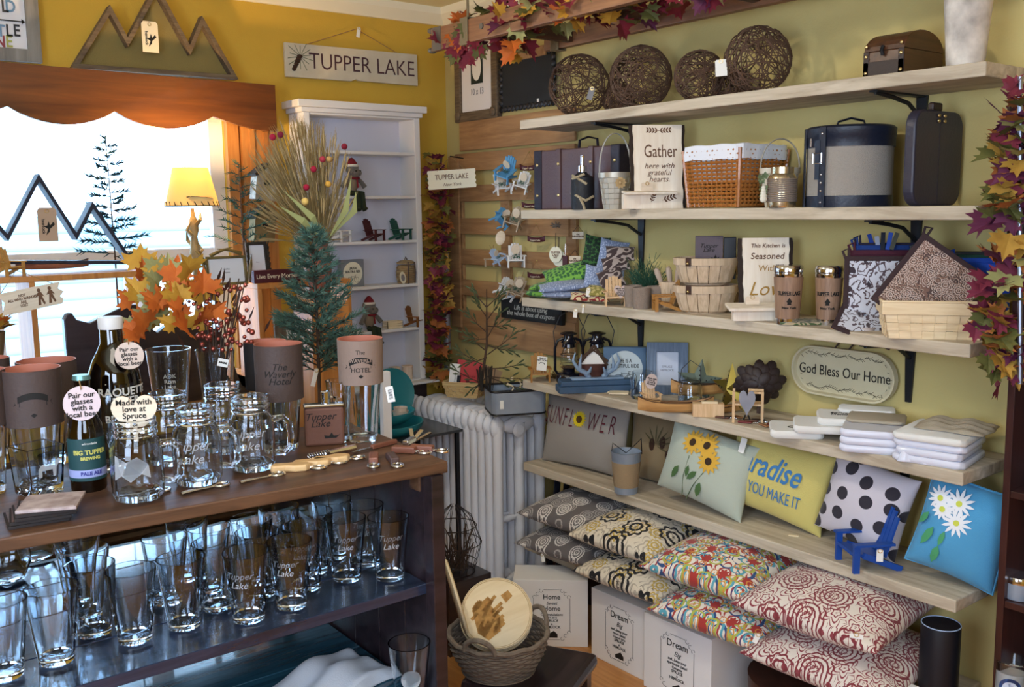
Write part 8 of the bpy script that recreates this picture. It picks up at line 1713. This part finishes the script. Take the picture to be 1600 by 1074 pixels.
MB().lathe([(.09, 0), (.13, .12), (.125, .12), (.085, .01)], 20, sy=.7, cap=False).build('body', M_wov, t); MB().tube([(-.10, 0, .10), (-.09, 0, .27), (0, 0, .30), (.09, 0, .27), (.12, 0, .10)], .012, 6, flat=.3).build('handle', M_splint, t)
t = thing('wire_basket', 'rusty wire basket of twigs on the floor before the radiator', 'basket', (2.02, 2.98, .29), 0); mb = MB()
for k in range(16): a = 2*PI*k/16; mb.tube([(.10*math.cos(a), .10*math.sin(a), 0), (.14*math.cos(a), .14*math.sin(a), .16), (.09*math.cos(a), .09*math.sin(a), .30), (.02*math.cos(a), .02*math.sin(a), .36)], .002, 4)
for z, r in ((.05, .115), (.16, .14), (.25, .115), (0.002, .10)): mb.tube([(r*math.cos(2*PI*k/24), r*math.sin(2*PI*k/24), z) for k in range(24)], .0025, 4, closed=True)
mb.build('wire_cage', mat('rusty wire', '3a3030', .6, .5), t); t.scale = (.75, .75, .75); c_ = thing('floor_crate', 'dark wooden crate on the floor under the wire basket', 'crate', (2.02, 2.98, 0)); MB().bb((-.10, -.10, 0), (.10, .10, .29)).build('crate_box', M_dark, c_); mb = MB(); rr = random.Random(2)
for i in range(50): a = rr.random()*6.28; mb.tube([(.08*math.cos(a)*rr.random(), .08*math.sin(a)*rr.random(), .01), (.10*math.cos(a+1), .10*math.sin(a+1), .12+.12*rr.random())], .003, 4)
mb.build('twigs', M_bark, t)
wl = thing('assumed_wall_lamp', 'assumed warm shaded wall lamp beyond the right edge of the picture', 'lamp', (XW, .45, 2.05)); MB().bb((-.01, -.05, -.08), (0, .05, .08)).tube([(-.01, 0, 0), (-.16, 0, .02), (-.22, 0, -.03)], .008, 8).build('arm', M_black, wl); MB().lathe([(.10, -.14), (.06, -.02), (.058, -.02), (.098, -.14)], 24, (-.22, 0, 0), cap=False).build('shade', M_paper, wl); MB().ball((-.22, 0, -.06), .025, 12).build('bulb', mat('lit bulb'), wl)  # assumed fixture, out of view, built to go with the added warm light
point('assumed_wall_lamp_light', (XW-.24, .45, 1.985), 26, (1, .56, .16), .03)  # added for the warm glow at the right shelf end; its lamp is assumed
# ---- bookcase at the right
bk = thing('dark_bookcase', 'dark red brown bookcase at the right edge holding candle tins', 'bookcase', (2.455, 1.10, 0), 0, rot=(0, R(-1.2), 0))
BH = 1.9
M_bk = wood('dark mahogany', '2a1412', '452420', .35, 'z', 1, .15, coat=.2)
MB().bb((0, -.018, 0), (.20, 0, BH)).build('side_panel', M_bk, bk, bev=.001); MB().bb((0, -.60, 0), (.20, -.582, BH)).build('side_panel', M_bk, bk, bev=.001); MB().bb((.19, -.60, 0), (.20, 0, BH)).build('back_panel', M_bk, bk)
for z in (.06, .38, .66, .955, 1.25, 1.55, BH-.02): MB().bb((.004, -.582, z), (.19, -.018, z+.018)).build('shelf_board', M_bk, bk, bev=.001)
def bpos(px, z, x=2.50): return Vector((x, yat(px, x, z), z))
P = bpos(1590, .68, 2.49); r = 20*mpp(P); t = thing('candle_tin', 'round silver candle tin on the bookcase shelf at the right edge', 'tin', P); P.z = .680
t.location = P; MB().lathe([(1e-5, 0), (r*.97, 0), (r, .003), (r, r*1.35)], 28).build('tin', M_galv, t); MB().lathe([(r*1.03, r*1.3), (r*1.04, r*1.72), (r*.98, r*1.8), (1e-5, r*1.8)], 28, cap=False).build('lid', M_chrome, t)
P = bpos(1577, .40, 2.47); P.z = .398; r = 23*mpp(P); t = thing('jar_candle', 'white candle in a clear glass jar with a blue printed label, bottom right corner', 'candle', P, fo(P)); MB().lathe([(1e-5, .003), (r*.96, 0), (r, .004), (r, r*2.9), (r*1.08, r*3.0), (r*1.0, r*3.05), (r*.95, r*2.9), (r*.95, .006), (1e-5, .006)], 28, cap=False).build('jar', M_glass, t); MB().lathe([(1e-5, .007), (r*.94, .007), (r*.94, r*2.3), (1e-5, r*2.3)], 28, cap=False).build('wax', mat('candle wax', 'dcd8d0', .5, spec=.3), t)
curved(MB(), [(r*.72*math.cos(2*PI*i/24), r*.72*math.sin(2*PI*i/24)) for i in range(24)], r*1.005, r*1.35, -PI/2).build('label', mat('blue label', '2e4c86', .6), t); curved(MB(), [(r*.5*math.cos(2*PI*i/20), r*.5*math.sin(2*PI*i/20)) for i in range(20)], r*1.03, r*1.35, -PI/2).build('label_centre', mat('label pale', 'c8d4e8', .6), t)
P = bpos(1603, .40, 2.56); P.z = .398; jar_open('clear glass jar behind the jar candle at the bottom right corner', 0, 0, 18, 50, P=P, name='glass_jar')
# garland on the shelf ends
gp = [onx(px, py, 2.385) for px, py in ((1585, 140), (1572, 190), (1585, 250), (1565, 310), (1578, 370), (1560, 430), (1545, 490), (1562, 540), (1575, 575))]
g = garland('leaf_garland', 'autumn leaf garland with silver stem draped down the right ends of the shelves', gp, .05, 130, 9, .072, (0, 1, 2, 3, 4, 5, 2, 0, 3, 4, 1))
MB().tube([Vector(onx(1594, py, 2.36))-g.location for py in (120, 300, 480, 600)], .006, 8).build('silver_stem', mat('brushed steel', 'a0a4b0', .3, .9), g)
# ---- letterings and small fittings belong to the surface they sit on; countless bits are stuff
_sub = {'lettering': ('board', 'leather_sleeve', 'leather_wrap', 'tub', 'cover', 'heart', 'disc', 'bottle', 'box', 'block', 'label', 'card', 'wood_wrap', 'insert', 'tray', 'hull', 'glass', 'frame', 'photo_insert', 'jar'), 'letter': ('cover',), 'etched_lettering': ('jar', 'glass'), 'rivet': ('strap', 'leather_trim', 'end_band', 'body'), 'buckle': ('strap',), 'leather_lacing': ('lamp_shade',), 'painted_shore': ('lamp_shade',), 'bulb': ('lamp_shade', 'shade'), 'spine': ('cover',), 'spiral_binding': ('cover',), 'emblem': ('cover', 'glass'), 'ring_emblem': ('cover',), 'hat_cuff': ('hat',), 'eye': ('head',), 'ear': ('head',), 'tree_emblem': ('wood_wrap',), 'banner_emblem': ('leather_sleeve',), 'label_centre': ('label',), 'clasp_stud': ('leather_clasp',), 'flower_centre': ('flower_petals',), 'daisy_centre': ('daisy_petals',), 'bicycle_drawing': ('cream_circle',), 'printed_border': ('box',), 'printed_cabin': ('box',), 'burned_picture': ('disc',), 'turned_rings': ('disc',), 'sleeve_lining': ('leather_sleeve',), 'globe_guard': ('glass_globe',), 'cord': (), 'price_sticker': ('tub', 'board'), 'piping': ('cover',), 'care_label': ('cover',)}
_ch = {}
for o in col.objects:
    if o.parent is not None and o.parent.type == 'EMPTY': _ch.setdefault(o.parent.name, []).append(o)
for k, lst in _ch.items():
    for o in lst:
        b = o.name.split('.')[0]
        for w in _sub.get(b, ()):
            c = next((q for q in lst if q.name.split('.')[0] == w and q.location.length < 1e-6 and sum(abs(v) for v in q.rotation_euler) < 1e-6 and tuple(q.scale) == (1, 1, 1) and q.parent.type == 'EMPTY'), None)
            if c is not None and c is not o: o.parent = c; break
for o in col.objects:
    if o.parent is not None and o.name.split('.')[0] in ('needles', 'leaves', 'berries', 'stems', 'wheat_heads', 'needle_tufts', 'twigs', 'branches', 'bronze_leaves', 'greenery', 'punched_holes', 'eucalyptus', 'painted_needles'): o['kind'] = 'stuff'
